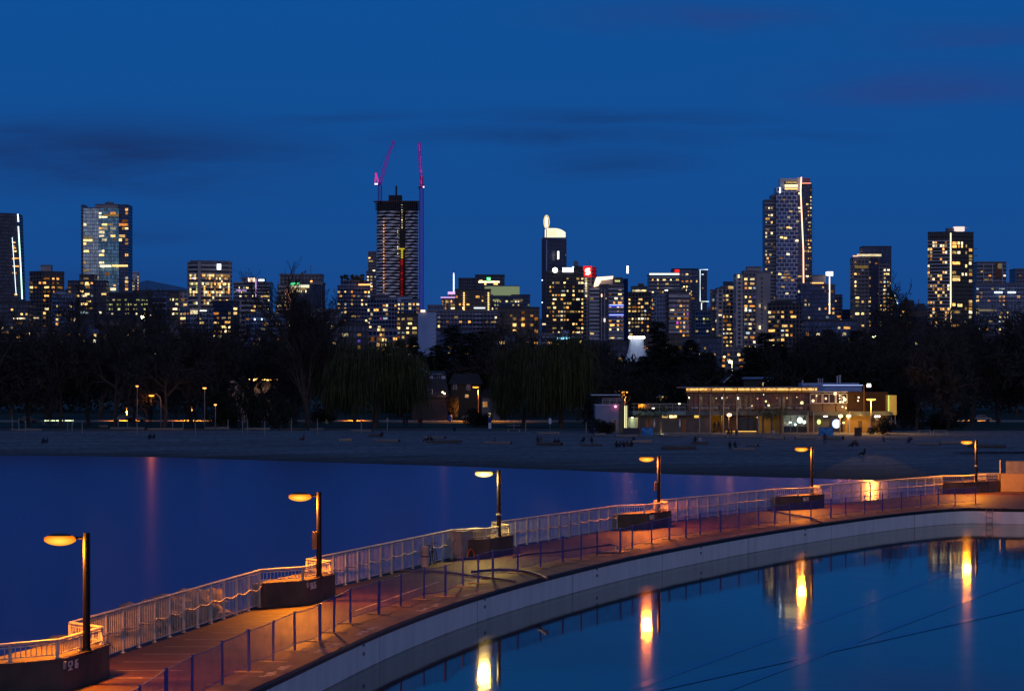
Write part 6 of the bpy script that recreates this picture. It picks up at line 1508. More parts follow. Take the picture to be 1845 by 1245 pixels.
for px, top, Y, w, lb in [(720, 614, 590, 52, 'pointed conifer above the willow, at the foot of the pale blue slab'), (744, 606, 600, 44, 'slender conifer touching the pale blue slab'), (786, 622, 580, 60, 'conifer above the gabled house'), (816, 586, 610, 74, 'tallest conifer of the dark clump above the gabled house'), (846, 600, 590, 66, 'conifer in the dark clump over the star-lit orange lamp'), (872, 596, 620, 60, 'conifer at the eastern end of the dark clump below the amber-stringed block'),
    (1186, 580, 640, 62, 'tall conifer standing east of the white cone'), (1160, 642, 560, 64, 'low conifer at the foot of the white cone'), (1212, 622, 590, 66, 'conifer below the pinkish balcony tower'), (1244, 612, 600, 60, 'pointed conifer under the bracket-lit tower'), (1276, 636, 560, 60, 'small conifer beside the yellowish-white floodlight'), (1352, 622, 560, 62, 'conifer just east of the yellowish-white floodlight'), (1378, 600, 580, 66, 'conifer under the tallest eastern tower'), (1406, 616, 570, 60, 'conifer below the dark brick block'), (1460, 606, 590, 70, 'conifer below the teal glass block'), (1492, 594, 610, 66, 'tall conifer with a ragged tip below the lantern tower'), (1546, 596, 600, 74, 'ragged conifer beside the greenish-white floodlight'), (1326, 668, 520, 56, 'low conifer over the restaurant roof behind the gable peak')]:
    tree('conifer', px, top, Y, lb, w, GW)
for px, top, Y, w, lb in [(452, 700, 464, 60, 'dark rounded shrub before the house with the string of warm lamps'), (405, 712, 470, 50, 'dark shrub beside the lit curbside posts'), (500, 716, 460, 56, 'dark shrub at the foot of the tall upright tree'), (860, 742, 480, 40, 'low dark shrub under the star-lit orange lamp'), (1090, 700, 446, 60, 'dark shrub overhanging the blue-grey restaurant annex'), (1085, 758, 425, 34, 'low dark shrub at the corner of the blue-grey annex'), (1590, 757, 420, 44, 'clipped dark hedge below the yellow-lit end wall'), (1240, 668, 500, 90, 'dark shrubbery mound behind the restaurant terrace'), (1420, 660, 500, 110, 'dark shrubbery mound behind the restaurant roof vents'), (1540, 650, 500, 90, 'dark shrubbery mound behind the wavy roof'), (1160, 690, 470, 60, 'dark shrub behind the restaurant entry tower'), (1702, 744, 452, 60, 'dark shrub behind the white hoop fence'), (1630, 700, 448, 60, 'dark shrub by the thick orange-lit trunk'), (580, 740, 520, 40, 'dark shrub beside the white park light')]:
    tree('shrub', px, top, Y, lb, w, 'dark shrubs around the park')
# the small orange-lit street tree
ot = tree('bare', 814, 714, 536, 'small bare street tree glowing orange under the star-lit street lamp', 26, None, 1)
# far-off wood that reads as one mass
mb = MB(); r = random.Random(31)
for k in range(42000):
    x = r.uniform(-175, 175); Y = r.uniform(640, 700); px = CX + x * F / Y; hmax = 13.5 + 2.2 * math.sin(x * .07) + 1.6 * math.sin(x * .23 + 1) + r.gauss(0, .8)
    if 1280 < px < 1345 or 1095 < px < 1172: hmax -= 5
    z = 1.4 + (hmax + 2) * math.sqrt(r.random()); p = Vector((x, Y, z)); ribbon(mb, p, p + unit(r) * 1.5, .75, r)
wd = mb.build('woodland', LEAFD); wd['kind'] = 'stuff'; tag(wd, 'dark woodland mass filling the slope behind the park trees', 'woodland')

# ------------------------------------------------------------------ people
CLOTH = [pmat('cloth_%s' % n, c, .9, .2, 6) for n, c in (('black', (.02, .02, .025)), ('navy', (.03, .035, .07)), ('grey', (.10, .10, .11)), ('pale', (.4, .4, .45)), ('maroon', (.10, .03, .03)))]
HAIR = pmat('hair_dark', (.02, .015, .012), .8, .2, 8)
def body_mesh(pose):
    J = {'pelvis': (0, 0, .95), 'chest': (0, -.02, 1.32), 'neck': (0, 0, 1.50), 'head': (0, .02, 1.60), 'crown': (0, .01, 1.72), 'hipl': (-.10, 0, .9), 'hipr': (.10, 0, .9), 'kneel': (-.11, .02, .5), 'kneer': (.12, .03, .5), 'ankl': (-.11, -.02, .08), 'ankr': (.13, -.02, .08), 'toel': (-.12, .16, .04), 'toer': (.15, .16, .04),
         'shl': (-.19, -.01, 1.42), 'shr': (.19, -.01, 1.42), 'elbl': (-.25, -.02, 1.13), 'elbr': (.25, -.02, 1.13), 'wrl': (-.24, .10, .88), 'wrr': (.24, .10, .88), 'hal': (-.23, .13, .79), 'har': (.23, .13, .79)}
    if pose == 'sit':   # on a log, seat .4 high, facing +y
        dz = -.5
        for k in ('pelvis', 'chest', 'neck', 'head', 'crown', 'shl', 'shr', 'elbl', 'elbr'): x, y, z = J[k]; J[k] = (x, y + (.10 if z > 1.4 else .04) , z + dz)
        J.update(hipl=(-.1, .02, .43), hipr=(.1, .02, .43), kneel=(-.14, .45, .47), kneer=(.15, .44, .46), ankl=(-.12, .5, .08), ankr=(.16, .52, .08), toel=(-.13, .68, .04), toer=(.2, .7, .04), wrl=(-.14, .34, .55), wrr=(.14, .32, .55), hal=(-.10, .41, .53), har=(.1, .4, .52))
    if pose == 'ground':
        dz = -.80
        for k in ('pelvis', 'chest', 'neck', 'head', 'crown', 'shl', 'shr'): x, y, z = J[k]; J[k] = (x, y - (.16 if z > 1.2 else .02), z + dz)
        J.update(hipl=(-.1, .04, .13), hipr=(.1, .04, .13), kneel=(-.14, .42, .46), kneer=(.16, .4, .44), ankl=(-.13, .66, .08), ankr=(.17, .68, .08), toel=(-.14, .84, .05), toer=(.2, .86, .05), elbl=(-.26, -.02, .36), elbr=(.28, .0, .34), wrl=(-.16, .26, .42), wrr=(.16, .26, .42), hal=(-.08, .34, .44), har=(.1, .34, .43))
    if pose == 'walk': J.update(kneel=(-.1, .2, .52), ankl=(-.1, .26, .1), toel=(-.1, .42, .06), kneer=(.1, .0, .5), ankr=(.1, -.3, .14), toer=(.1, -.16, .05), elbl=(-.25, -.14, 1.15), wrl=(-.24, -.1, .9), hal=(-.24, -.06, .82), elbr=(.25, .06, 1.14), wrr=(.23, .26, .96), har=(.23, .33, .92))
    R = {'pelvis': .15, 'chest': .165, 'neck': .06, 'head': .10, 'crown': .075, 'hipl': .10, 'hipr': .10, 'kneel': .07, 'kneer': .07, 'ankl': .05, 'ankr': .05, 'toel': .04, 'toer': .04, 'shl': .075, 'shr': .075, 'elbl': .05, 'elbr': .05, 'wrl': .038, 'wrr': .038, 'hal': .04, 'har': .04}
    names = list(J); ed = [('pelvis', 'chest'), ('chest', 'neck'), ('neck', 'head'), ('head', 'crown'), ('pelvis', 'hipl'), ('pelvis', 'hipr'), ('hipl', 'kneel'), ('hipr', 'kneer'), ('kneel', 'ankl'), ('kneer', 'ankr'), ('ankl', 'toel'), ('ankr', 'toer'), ('chest', 'shl'), ('chest', 'shr'), ('shl', 'elbl'), ('shr', 'elbr'), ('elbl', 'wrl'), ('elbr', 'wrr'), ('wrl', 'hal'), ('wrr', 'har')]
    me = bpy.data.meshes.new('body'); me.from_pydata([J[k] for k in names], [(names.index(a), names.index(b)) for a, b in ed], [])
    o = bpy.data.objects.new('person', me); COL.objects.link(o); md = o.modifiers.new('Skin', 'SKIN'); ss = o.modifiers.new('Sub', 'SUBSURF'); ss.levels = ss.render_levels = 1
    for i, k in enumerate(names): sv = me.skin_vertices[0].data[i]; sv.radius = (R[k], R[k] * .85); sv.use_root = (k == 'pelvis')
    dg = bpy.context.evaluated_depsgraph_get(); m2 = bpy.data.meshes.new_from_object(o.evaluated_get(dg)); bpy.data.objects.remove(o)
    hd = J['head']; hb = MB(); hb.ell((hd[0], hd[1] - .03, hd[2] + .06), (.105, .115, .115), 10, 7)
    return m2, hb
POSES = {k: body_mesh(k) for k in ('stand', 'sit', 'ground', 'walk')}
PCNT = [0]
_hair = {}
def person(px, py, pose, label, rz=0.0, cl=0, Y=None, loc=None, group='people on the beach'):
    p = loc if loc is not None else (G(px, py) if Y is None else at(px, py, Y))
    t = thing('person', label, 'person', p, group); t.rotation_euler = (0, 0, rz)
    me, hb = POSES[pose]; key = (pose, cl)
    if key not in _hair:
        m2 = me.copy(); m2.name = 'body'; m2.materials.clear(); m2.materials.append(CLOTH[cl]); m2.polygons.foreach_set('use_smooth', [True] * len(m2.polygons)); h2 = to_mesh(hb, 'hair', HAIR); _hair[key] = (m2, h2)
    m2, h2 = _hair[key]
    for nm, m in (('body', m2), ('hair', h2)): o = bpy.data.objects.new(nm, m); COL.objects.link(o); o.parent = t
    return t
PI = math.pi
for px, py, pose, rz, cl, lb in [
    (78, 799, 'ground', PI, 0, 'person sitting on the open sand near the western edge, western one of two'), (84, 799, 'ground', PI * .8, 1, 'person sitting on the open sand near the western edge, eastern one of two'), (270, 791, 'ground', PI, 0, 'person sitting on the sand above the orange water reflection, western of two'), (277, 791, 'ground', PI * .9, 0, 'person sitting on the sand above the orange water reflection, eastern of two'),
    (546, 794, 'ground', PI * .7, 4, 'person sitting on the sand below the tall upright tree'), (688, 787, 'ground', PI, 0, 'person crouched at the end of the thin log below the western willow'), (770, 796, 'ground', PI * .6, 0, 'person sitting at the west end of the long dark log'), (777, 796, 'ground', PI * 1.1, 0, 'person beside another at the west end of the long dark log'), (891, 799, 'ground', PI * .8, 2, 'person in grey sitting by the log between lamp and signboard'),
    (969, 800, 'sit', PI, 1, 'person sitting at the west end of the log under the white sign post'), (975, 800, 'sit', PI * .9, 2, 'person in grey sitting next to the one at the west end of the log'), (1000, 801, 'ground', PI, 0, 'person at the east end of the log under the white sign post'), (1006, 801, 'ground', PI, 0, 'second person at the east end of the log under the white sign post'),
    (1051, 797, 'ground', PI * .8, 0, 'person lying back on the sand below the dark annex shrub'), (1066, 801, 'sit', PI, 0, 'person sitting on the log just before the pair of small logs'), (1111, 806, 'ground', PI, 0, 'westernmost person in the row of friends on the sand'), (1117, 806, 'ground', PI * .9, 1, 'second person from the west in the row of friends on the sand'), (1124, 806, 'ground', PI, 0, 'third person from the west in the row of friends on the sand'), (1131, 805, 'ground', PI * 1.1, 4, 'maroon-dressed person in the row of friends on the sand'), (1138, 805, 'ground', PI, 0, 'easternmost person in the row of friends on the sand'),
    (1142, 797, 'ground', PI, 0, 'hunched person beside the pale log behind the row of friends'), (1253, 800, 'sit', PI * .8, 0, 'dark-clothed person of the pair before the brown restroom door'), (1261, 800, 'sit', PI * 1.2, 3, 'pale-shirted person of the pair before the brown restroom door'), (1315, 810, 'sit', PI, 0, 'person sitting on the log below the lit doorway, western of two'), (1324, 810, 'sit', PI * 1.1, 0, 'person sitting on the log below the lit doorway, eastern of two'),
    (1486, 801, 'stand', PI, 4, 'person standing on the sand before the blue mural box'), (1536, 805, 'ground', PI * .7, 0, 'person lounging on a towel on the sand east of the standing one'), (1543, 804, 'ground', PI * 1.1, 4, 'person seated on the towel beside the lounging one'), (1556, 821, 'ground', PI * .6, 0, 'lone person sitting furthest down the sand towards the water'), (1592, 796, 'ground', PI, 2, 'person in grey near the hedge end of the beach'), (1638, 798, 'ground', PI * .9, 1, 'person in navy under the thick orange-lit trunk'),
    (1312, 785, 'sit', PI, 0, 'western person of three seated before the restaurant post lamp'), (1318, 785, 'sit', PI * .9, 0, 'middle person of three seated before the restaurant post lamp'), (1327, 786, 'sit', PI, 1, 'eastern person of three seated before the restaurant post lamp'),
    (728, 769, 'stand', PI, 0, 'person standing against the golden curb glow, west of the shed'), (733, 769, 'walk', PI * .6, 1, 'person walking along the golden curb glow, west of the shed'), (755, 769, 'stand', PI, 4, 'person in dark red standing before the orange shed'), (759, 769, 'stand', PI * .9, 0, 'person in black standing before the orange shed'), (819, 777, 'ground', PI, 0, 'person sitting at the sand edge under the small orange tree'), (843, 769, 'walk', PI * .5, 0, 'walker silhouetted on the golden curb glow by the signboard'), (852, 769, 'stand', PI, 0, 'standing figure silhouetted on the golden curb glow by the signboard'), (1393, 783, 'ground', PI, 3, 'person in a pale top sitting by the palms before the shop windows')]:
    person(px, py, pose, lb, rz, cl)

# ------------------------------------------------------------------ beach logs, posts, signs
LOGM = [pmat('driftwood_grey', (.22, .19, .17), .9, .35, 2, .5, stretch=(.5, 6, 6)), pmat('driftwood_dark', (.09, .075, .065), .9, .35, 2, .5, stretch=(.5, 6, 6)), pmat('driftwood_tan', (.32, .24, .18), .9, .3, 2, .5, stretch=(.5, 6, 6))]
LEND = pmat('log_end', (.03, .025, .02), .95, .3, 4)
LR = random.Random(9)
LOGS = [(20, 76, 776, 0, 'at the western margin below the parked cars'), (98, 110, 766, 2, 'short pale piece below the bright headlight trail'), (180, 196, 770, 0, 'short pale piece below the leaning tree'), (200, 262, 774, 0, 'long one west of the curved street lamp'), (266, 330, 775, 2, 'glowing orange one at the foot of the curved street lamp'), (368, 412, 774, 0, 'one just past the curved street lamp'), (440, 486, 775, 0, 'one before the dark rounded shrub'), (503, 546, 776, 1, 'one before the foot of the tall upright tree'), (556, 582, 776, 0, 'short one below the white park light'), (632, 671, 778, 0, 'one before the western willow'), (610, 633, 795, 2, 'short tan one lying alone on the open sand'), (675, 719, 796, 0, 'pale speckled one on the open sand below the western willow'), (665, 689, 787, 1, 'thin one beside the crouched person'), (768, 832, 798, 1, 'long dark one with people at its western end'), (764, 802, 790, 0, 'thin one just behind the long dark one'), (872, 921, 800, 0, 'one beside the grey-dressed person'), (967, 1012, 802, 1, 'one with two people at each end'), (968, 1009, 783, 0, 'one lying below the white sign post'), (1046, 1083, 804, 1, 'one carrying a seated person'), (1070, 1090, 785, 0, 'short one before the annex corner shrub'), (1140, 1176, 798, 2, 'pale one behind the row of friends'), (1108, 1152, 788, 0, 'one before the blue mural box'), (1192, 1254, 810, 1, 'long low one half sunk in the open sand'), (1246, 1276, 801, 1, 'one carrying the pair before the restroom door'), (1320, 1361, 812, 0, 'one carrying the pair below the lit doorway'), (1346, 1366, 804, 0, 'short one behind the pair below the lit doorway'), (1188, 1238, 787, 0, 'one before the restrooms'), (1256, 1308, 788, 0, 'one before the brown door'), (1312, 1372, 789, 0, 'long one before the three seated people'), (1380, 1413, 791, 2, 'one before the palms'), (1433, 1467, 791, 2, 'one before the shop windows'), (1488, 1519, 792, 0, 'thick one behind the standing person'), (1598, 1642, 792, 2, 'glowing one at the hedge end'), (1650, 1694, 802, 0, 'one below the small leaning tree'), (1693, 1732, 800, 0, 'thick pale one beneath the white hoop fence'), (1744, 1812, 806, 1, 'long dark one near the last promenade lamp')]
for i, (x0, x1, py, m, lb) in enumerate(LOGS):
    a, b = G(x0, py), G(x1, py + LR.uniform(-1, 1)); r_ = LR.uniform(.20, .30) * (1.35 if 'thick' in lb else 1)
    a.z = gz(a.x, a.y) + r_ * .75; b.z = gz(b.x, b.y) + r_ * .7
    t = thing('driftwood_log', 'driftwood log, ' + lb, 'log', a.lerp(b, .5), 'logs on the beach')
    pts = [a.lerp(b, k / 6) + Vector((0, LR.uniform(-.08, .08), LR.uniform(-.03, .03))) for k in range(7)]
    mb = MB(); mb.tube(pts, [r_ * lerp(.82, 1.05, k / 6) * LR.uniform(.93, 1.07) for k in range(7)], 10, caps=False); mb.build('trunk', LOGM[m], t, smooth=True)
    for p, q, s_ in ((pts[0], pts[1], .82), (pts[-1], pts[-2], 1.05)):
        mb = MB(); d = (p - q).normalized(); mb.tube([p - d * .02, p + d * .015], r_ * s_ * .98, 10); mb.build('cut_end', LEND, t)
POSTM = pmat('weathered_post', (.26, .24, .21), .85, .3, 3)
PB = [(22, 748, 774, 'at the western margin'), (34, 753, 776, 'second from the western margin'), (46, 758, 781, 'just east of the western margin pair'), (122, 760, 776, 'west one of the pair by the bright headlight trail'), (130, 757, 777, 'east one of the pair by the bright headlight trail'), (148, 758, 782, 'standing alone past the bright headlight trail'), (213, 757, 774, 'below the orange curb glow'), (230, 757, 774, 'below the orange curb glow, second'), (247, 762, 783, 'just west of the curved street lamp'), (311, 756, 774, 'just east of the curved street lamp'), (330, 757, 774, 'below the lit curbside posts'), (352, 763, 785, 'out on the sand below the lit curbside posts'), (411, 756, 774, 'below the curb end'), (437, 755, 780, 'west one of the tall pair before the dark shrub'), (446, 755, 781, 'east one of the tall pair before the dark shrub'), (477, 760, 787, 'thin dark one on the sand'), (525, 754, 781, 'tall one before the tall upright tree'), (572, 755, 782, 'tall one below the white park light'), (651, 754, 781, 'tall one before the western willow'), (947, 759, 779, 'thin one before the eastern willow'), (1056, 761, 783, 'pale stout one before the blue-grey annex')]
for px, t0, b0, lb in PB:
    p = G(px, b0); h = (b0 - t0) * p.y / F; t = thing('post', 'slim weathered volleyball post ' + lb, 'post', p, 'posts along the top of the beach')
    mb = MB(); mb.tube([p + Vector((0, 0, -.1)), p + Vector((0, 0, h))], [.085, .07], 8); mb.build('shaft', POSTM, t)
    mb = MB(); mb.ell(p + Vector((0, 0, h)), (.085, .085, .06), 8, 5); mb.build('cap', STEEL, t)
SIGNW = pmat('board_white', (.62, .66, .74), .6, .1, 2); SIGNB = pmat('board_blue', (.05, .10, .42), .6, .2, 2)
def sign(px, t0, b0, label, boards):
    p = G(px, b0); t = thing('sign_post', label, 'sign', p); k = p.y / F; h = (b0 - t0) * k
    mb = MB(); mb.tube([p + Vector((0, 0, -.1)), p + Vector((0, 0, h))], .05, 8); mb.build('post', STEEL, t)
    for (y0, y1, w, m) in boards:
        mb = MB(); mb.mm(p.x - w / 2 * k, p.y - .08, p.z + (b0 - y1) * k, p.x + w / 2 * k, p.y - .055, p.z + (b0 - y0) * k); mb.build('board', m, t)
sign(991, 753, 777, 'white rectangular sign on a thin post before the eastern willow', [(753.5, 763.5, 4.6, SIGNW)]); sign(882.5, 751, 773, 'blue and white double signboard beside the golden curb glow', [(752, 761, 5, SIGNB), (753.5, 759.5, 3.2, SIGNW), (762, 772, 5, SIGNW), (762, 772, 1.2, SIGNB)][:3] ); sign(698, 753, 776, 'small square sign on a thin post before the western willow', [(753.5, 760, 3.4, POSTM)])
def bench(px, py, w, label, mat=None):
    p = G(px, py); k = p.y / F; W = w * k; t = thing('bench', label, 'bench', p); mat = mat or pmat('bench_wood', (.2, .15, .11), .8, .3, 3)
    mb = MB(); mb.mm(p.x - W / 2, p.y - .25, p.z + .42, p.x + W / 2, p.y + .25, p.z + .5); mb.build('seat', mat, t)
    for s_ in (-1, 1): mb = MB(); mb.mm(p.x + s_ * W * .38 - .1, p.y - .2, p.z - .05, p.x + s_ * W * .38 + .1, p.y + .2, p.z + .42); mb.build('leg', POSTM, t)
bench(926, 778, 26, 'flat dark bench on the sand edge before the eastern willow')
p = G(926, 773)
t = thing('volleyball_frame', 'T-shaped wooden frame behind the flat dark bench', 'frame', p); k = p.y / F
mb = MB(); mb.tube([p, p + Vector((0, 0, 13 * k))], .07, 6); mb.build('post', POSTM, t); mb = MB(); mb.mm(p.x - 12 * k, p.y - .06, p.z + 6 * k, p.x + 10 * k, p.y + .06, p.z + 7 * k); mb.build('crossbar', POSTM, t)
# white hoop fence at the park edge
for (x0, x1, lb) in ((1655, 1677, 'western hoop of the low white tube fence under the trees'), (1682, 1706, 'eastern hoop of the low white tube fence under the trees')):
    a, b = G(x0, 783), G(x1, 783); t = thing('hoop_fence', lb, 'fence', a.lerp(b, .5), 'white hoops at the park edge'); mb = MB(); mb.tube([a, a + Vector((0, 0, .72)), b + Vector((0, 0, .72)), b], .05, 6); mb.build('hoop', RAILP, t)
# roofed strip light made up to stand for a trail of car headlights
p = at(108, 757.5, 500); t = thing('light_trail', 'trail of car headlights built as a bright whitish roofed strip behind the western trees', 'light_trail', (p.x, 500, gz(p.x, 500)))
mb = MB(); mb.rect(78, 754.6, 134, 756, 500, 1.6); mb.build('roof', PLAIN['mech'], t)
for px in (80, 105, 132): mb = MB(); mb.rect(px - .5, 756, px + .5, 768, 501, .12); mb.build('post', STEEL, t)
for x0, x1 in ((80, 113), (117, 132)): mb = MB(); mb.rect(x0, 757, x1, 758.4, 500.2, .12); mb.build('strip_light', emat('strip_white', (.85, 1.0, .55), 2.2), t)

# ------------------------------------------------------------------ street and park lamps
def street_lamp(px, py, Y, col, power, label, pole_px=None, r=.34, base=None, st=18, arm=True, spot=None):
    c = at(px, py, Y); ppx = pole_px or px; p = Vector(((ppx - CX) * Y / F, Y, 0)); p.z = gz(p.x, Y) if base is None else base
    t = thing('street_lamp', label, 'street lamp', p, 'orange street lamps')
    mb = MB()
    if arm and abs(ppx - px) > 1: mb.tube([p, p + Vector((0, 0, (c.z - p.z) * .86)), Vector((lerp(p.x, c.x, .12), Y, lerp(p.z, c.z, .97))), Vector((lerp(p.x, c.x, .5), Y, c.z + .32)), c + Vector((0, 0, .22))], [.11, .085, .075, .06, .05], 8)
    else: mb.tube([p, Vector((c.x, Y + .3, c.z + .12))], [.10, .06], 8)
    mb.build('pole', pmat('street_pole', (.28, .26, .24), .5, .2, 3, metal=.3), t, smooth=True)
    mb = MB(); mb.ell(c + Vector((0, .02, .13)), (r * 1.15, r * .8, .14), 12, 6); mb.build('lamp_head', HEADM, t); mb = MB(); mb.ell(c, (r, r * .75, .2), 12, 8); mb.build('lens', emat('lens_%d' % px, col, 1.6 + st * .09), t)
    if power: point_light('street_light', c + Vector((0, -.25, -.42)), tuple(col), power, .2, t, spot=spot)
street_lamp(273, 712.5, 456, (1, .33, .04), 190, 'orange street lamp on a pale curved pole at the top of the beach', 290, .50)  # this and the next three lenses are widened to imitate glare
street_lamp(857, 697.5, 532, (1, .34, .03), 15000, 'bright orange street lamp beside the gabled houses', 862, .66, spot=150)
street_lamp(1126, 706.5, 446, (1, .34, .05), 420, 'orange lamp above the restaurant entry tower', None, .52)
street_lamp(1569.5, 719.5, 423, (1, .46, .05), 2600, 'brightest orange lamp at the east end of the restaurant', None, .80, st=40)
fl_ = bpy.data.lights.new('sea_streak_beam', 'SPOT'); fl_.energy = 26000; fl_.color = (1, .5, .05); fl_.spot_size = math.radians(6.6); fl_.shadow_soft_size = .35; fo_ = bpy.data.objects.new('sea_streak_beam', fl_); COL.objects.link(fo_); fo_.location = at(1569.5, 719.5, 421.8); fo_.rotation_euler = Vector((-26, -179, -4.2)).to_track_quat('-Z', 'Y').to_euler()  # narrow beam added at the lamp to draw its golden streak on the sea
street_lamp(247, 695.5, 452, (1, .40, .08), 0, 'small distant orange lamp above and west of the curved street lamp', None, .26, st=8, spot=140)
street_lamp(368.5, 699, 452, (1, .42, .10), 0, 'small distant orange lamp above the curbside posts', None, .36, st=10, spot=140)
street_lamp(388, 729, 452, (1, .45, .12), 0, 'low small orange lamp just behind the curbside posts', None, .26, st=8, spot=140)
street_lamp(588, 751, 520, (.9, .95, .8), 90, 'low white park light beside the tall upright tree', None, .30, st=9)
street_lamp(640, 742, 542, (1, .30, .02), 9000, 'unseen orange lamp added behind the western willow lighting the curb', None, .3, st=6, spot=150)  # this and the next two lamps are unseen, added to light the curb
street_lamp(228, 735, 541, (1, .30, .02), 16000, 'unseen orange lamp added among the western trunks lighting the curb', None, .13, st=5, spot=150)
street_lamp(345, 733, 541, (1, .30, .02), 16000, 'unseen orange lamp added behind trunks to light the curbside posts', None, .13, st=5, spot=150)
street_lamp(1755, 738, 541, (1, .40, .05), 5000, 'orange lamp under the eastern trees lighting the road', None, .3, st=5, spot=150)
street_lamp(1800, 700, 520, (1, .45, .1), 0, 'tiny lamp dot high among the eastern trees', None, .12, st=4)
# curbside posts lit orange
for k in range(15):
    x = at(330 + k * 7, 752, 527).x; g = gz(x, 527); mb = MB(); mb.tube([(x, 527, g - .1), (x, 527, g + .85)], .12, 6); o = mb.build('bollard', PAVE); origin_to(o, (x, 527, g)); tag(o, 'short pale bollard in the row along the orange-lit curb', 'bollard', 'bollards along the lit curb')

# ------------------------------------------------------------------ houses and cars
def car(px, py, Y, label, col, rz=0.0, lights=False):
    x = (px - CX) * Y / F; g = gz(x, Y) + .03; t = thing('parked_car', label, 'car', (x, Y, g), 'parked cars'); o = Vector((x, Y, g)); PM = pmat('car_' + label[:6], col, .3, .1, 3, spec=.6)
    mb = MB(); prof = [(-2.1, .3), (-2.15, .62), (-1.9, .86), (-1.25, .92), (-.75, 1.38), (.65, 1.42), (1.25, .95), (2.0, .82), (2.15, .55), (2.1, .3)]; n = len(prof)
    vs = [o + Vector((a, -.82, b)) for a, b in prof] + [o + Vector((a, .82, b)) for a, b in prof]; mb.add(vs, [tuple(range(n)), tuple(reversed(range(n, 2 * n)))] + [(i, n + i, n + (i + 1) % n, (i + 1) % n) for i in range(n)]); mb.build('body', PM, t)
    GL = pmat('car_glass', (.02, .025, .04), .1, .1, 3, spec=.8)
    mb = MB(); mb.add([o + Vector((a, -.835, b)) for a, b in ((-1.1, .95), (-.7, 1.3), (.6, 1.33), (1.05, .97))], [(0, 1, 2, 3)]); mb.build('side_window', GL, t)
    for s_ in (-1, 1): 
        for wx in (-1.3, 1.35):
            mb = MB(); mb.tube([o + Vector((wx, s_ * .86, .32)), o + Vector((wx, s_ * .66, .32))], .32, 14); mb.build('wheel', pmat('tyre_rubber', (.02, .02, .02), .8, .2, 5), t)
    if lights:
        for wx in (-2.12, 2.12): mb = MB(); mb.ell(o + Vector((wx, -.6, .66)), (.1, .14, .1), 8, 5); mb.build('headlight' if wx < 0 else 'tail_light', GLOWPW if wx < 0 else GLOWR, t)
    t.rotation_euler = (0, 0, rz); return t
car(50, 770, 515, 'dark parked car behind the western tree trunks', (.03, .03, .035)); car(222, 752, 529, 'pale parked car in the orange curb glow', (.35, .33, .3)); car(245, 752, 529, 'second pale car parked in the orange curb glow', (.3, .28, .25)); car(788, 755, 552, 'dark car with reflections parked beside the orange shed', (.03, .03, .035), 0, True); car(1768, 752, 529, 'silver car parked under the wide eastern tree', (.35, .34, .33)); car(849, 757, 553, 'grey car parked by the hedge under the star-lit lamp', (.12, .12, .13))
bi = at(811, 756, 529); t = thing('recycling_bin', 'blue street bin beside the small orange tree', 'bin', (bi.x, 529, gz(bi.x, 529) + .14)); g = gz(bi.x, 529) + .14
mb = MB(); mb.lathe((bi.x, 529, g), [(.36, 0), (.42, 1.05), (.40, 1.1)], 12); mb.build('body', SIGNB, t); mb = MB(); mb.lathe((bi.x, 529, g + 1.1), [(.43, 0), (.3, .18), (.02, .22)], 12); mb.build('lid', SIGNB, t)
def house(name, label, Y, px0, px1, eave, apex, wall, roofm, gable_px=None, ov=3, win=(), depth=9, front_gable=True):
    x0, x1 = at(px0, 0, Y).x, at(px1, 0, Y).x; g = gz(0, Y); ze, za = EYE - (eave - HOR) * Y / F, EYE - (apex - HOR) * Y / F; t = thing(name, label, 'house', ((x0 + x1) / 2, Y, g)); xm = (x0 + x1) / 2; o_ = ov * Y / F
    mb = MB()
    if front_gable:
        mb.add([(x0, Y, g), (x1, Y, g), (x1, Y, ze), (xm, Y, za), (x0, Y, ze), (x0, Y + depth, g), (x1, Y + depth, g), (x1, Y + depth, ze), (xm, Y + depth, za), (x0, Y + depth, ze)], [(0, 1, 2, 3, 4), (6, 5, 9, 8, 7), (1, 6, 7, 2), (5, 0, 4, 9)]); mb.build('wall', wall, t)
        sl = (za - ze) / (xm - x0)
        for s_ in (-1, 1):
            e = Vector((xm + s_ * (xm - x0 + o_), Y - .5, ze - o_ * sl + .12)); a = Vector((xm, Y - .5, za + .12)); d = Vector((0, depth + 1, 0)); u = Vector((0, 0, .18)); mb = MB(); mb.add([e, a, a + d, e + d, e + u, a + u, a + d + u, e + d + u], [(0, 1, 2, 3), (7, 6, 5, 4), (0, 4, 5, 1), (1, 5, 6, 2), (2, 6, 7, 3), (3, 7, 4, 0)]); mb.build('roof', roofm, t)
            mb = MB(); mb.bar(e + Vector((0, -.03, .05)), a + Vector((0, -.03, .05)), .06, .26); mb.build('bargeboard', SIGNW, t)
    else:
        mb.mm(x0, Y, g, x1, Y + depth, ze); mb.build('wall', wall, t)
        mb = MB(); mb.add([(x0 - o_, Y - .6, ze), (x1 + o_, Y - .6, ze), (x1 - o_, Y + depth / 2, za), (x0 + o_, Y + depth / 2, za), (x0 - o_, Y + depth + .6, ze), (x1 + o_, Y + depth + .6, ze)], [(0, 1, 2, 3), (5, 4, 3, 2), (4, 0, 3), (1, 5, 2), (0, 4, 5, 1)]); mb.build('roof', roofm, t)
    for (a, b, c_, d_, m) in win:
        mb = MB(); mb.rect(a - .5, b - .5, c_ + .5, d_ + .5, Y - .06, .05); f = mb.build('window', SIGNW, t)
        n_ = max(1, round((c_ - a) / 4.5))
        for k in range(n_): mb = MB(); mb.rect(lerp(a, c_, k / n_) + .25, b, lerp(a, c_, (k + 1) / n_) - .25, d_, Y - .1, .03); mb.build('pane', m, f)
    return t
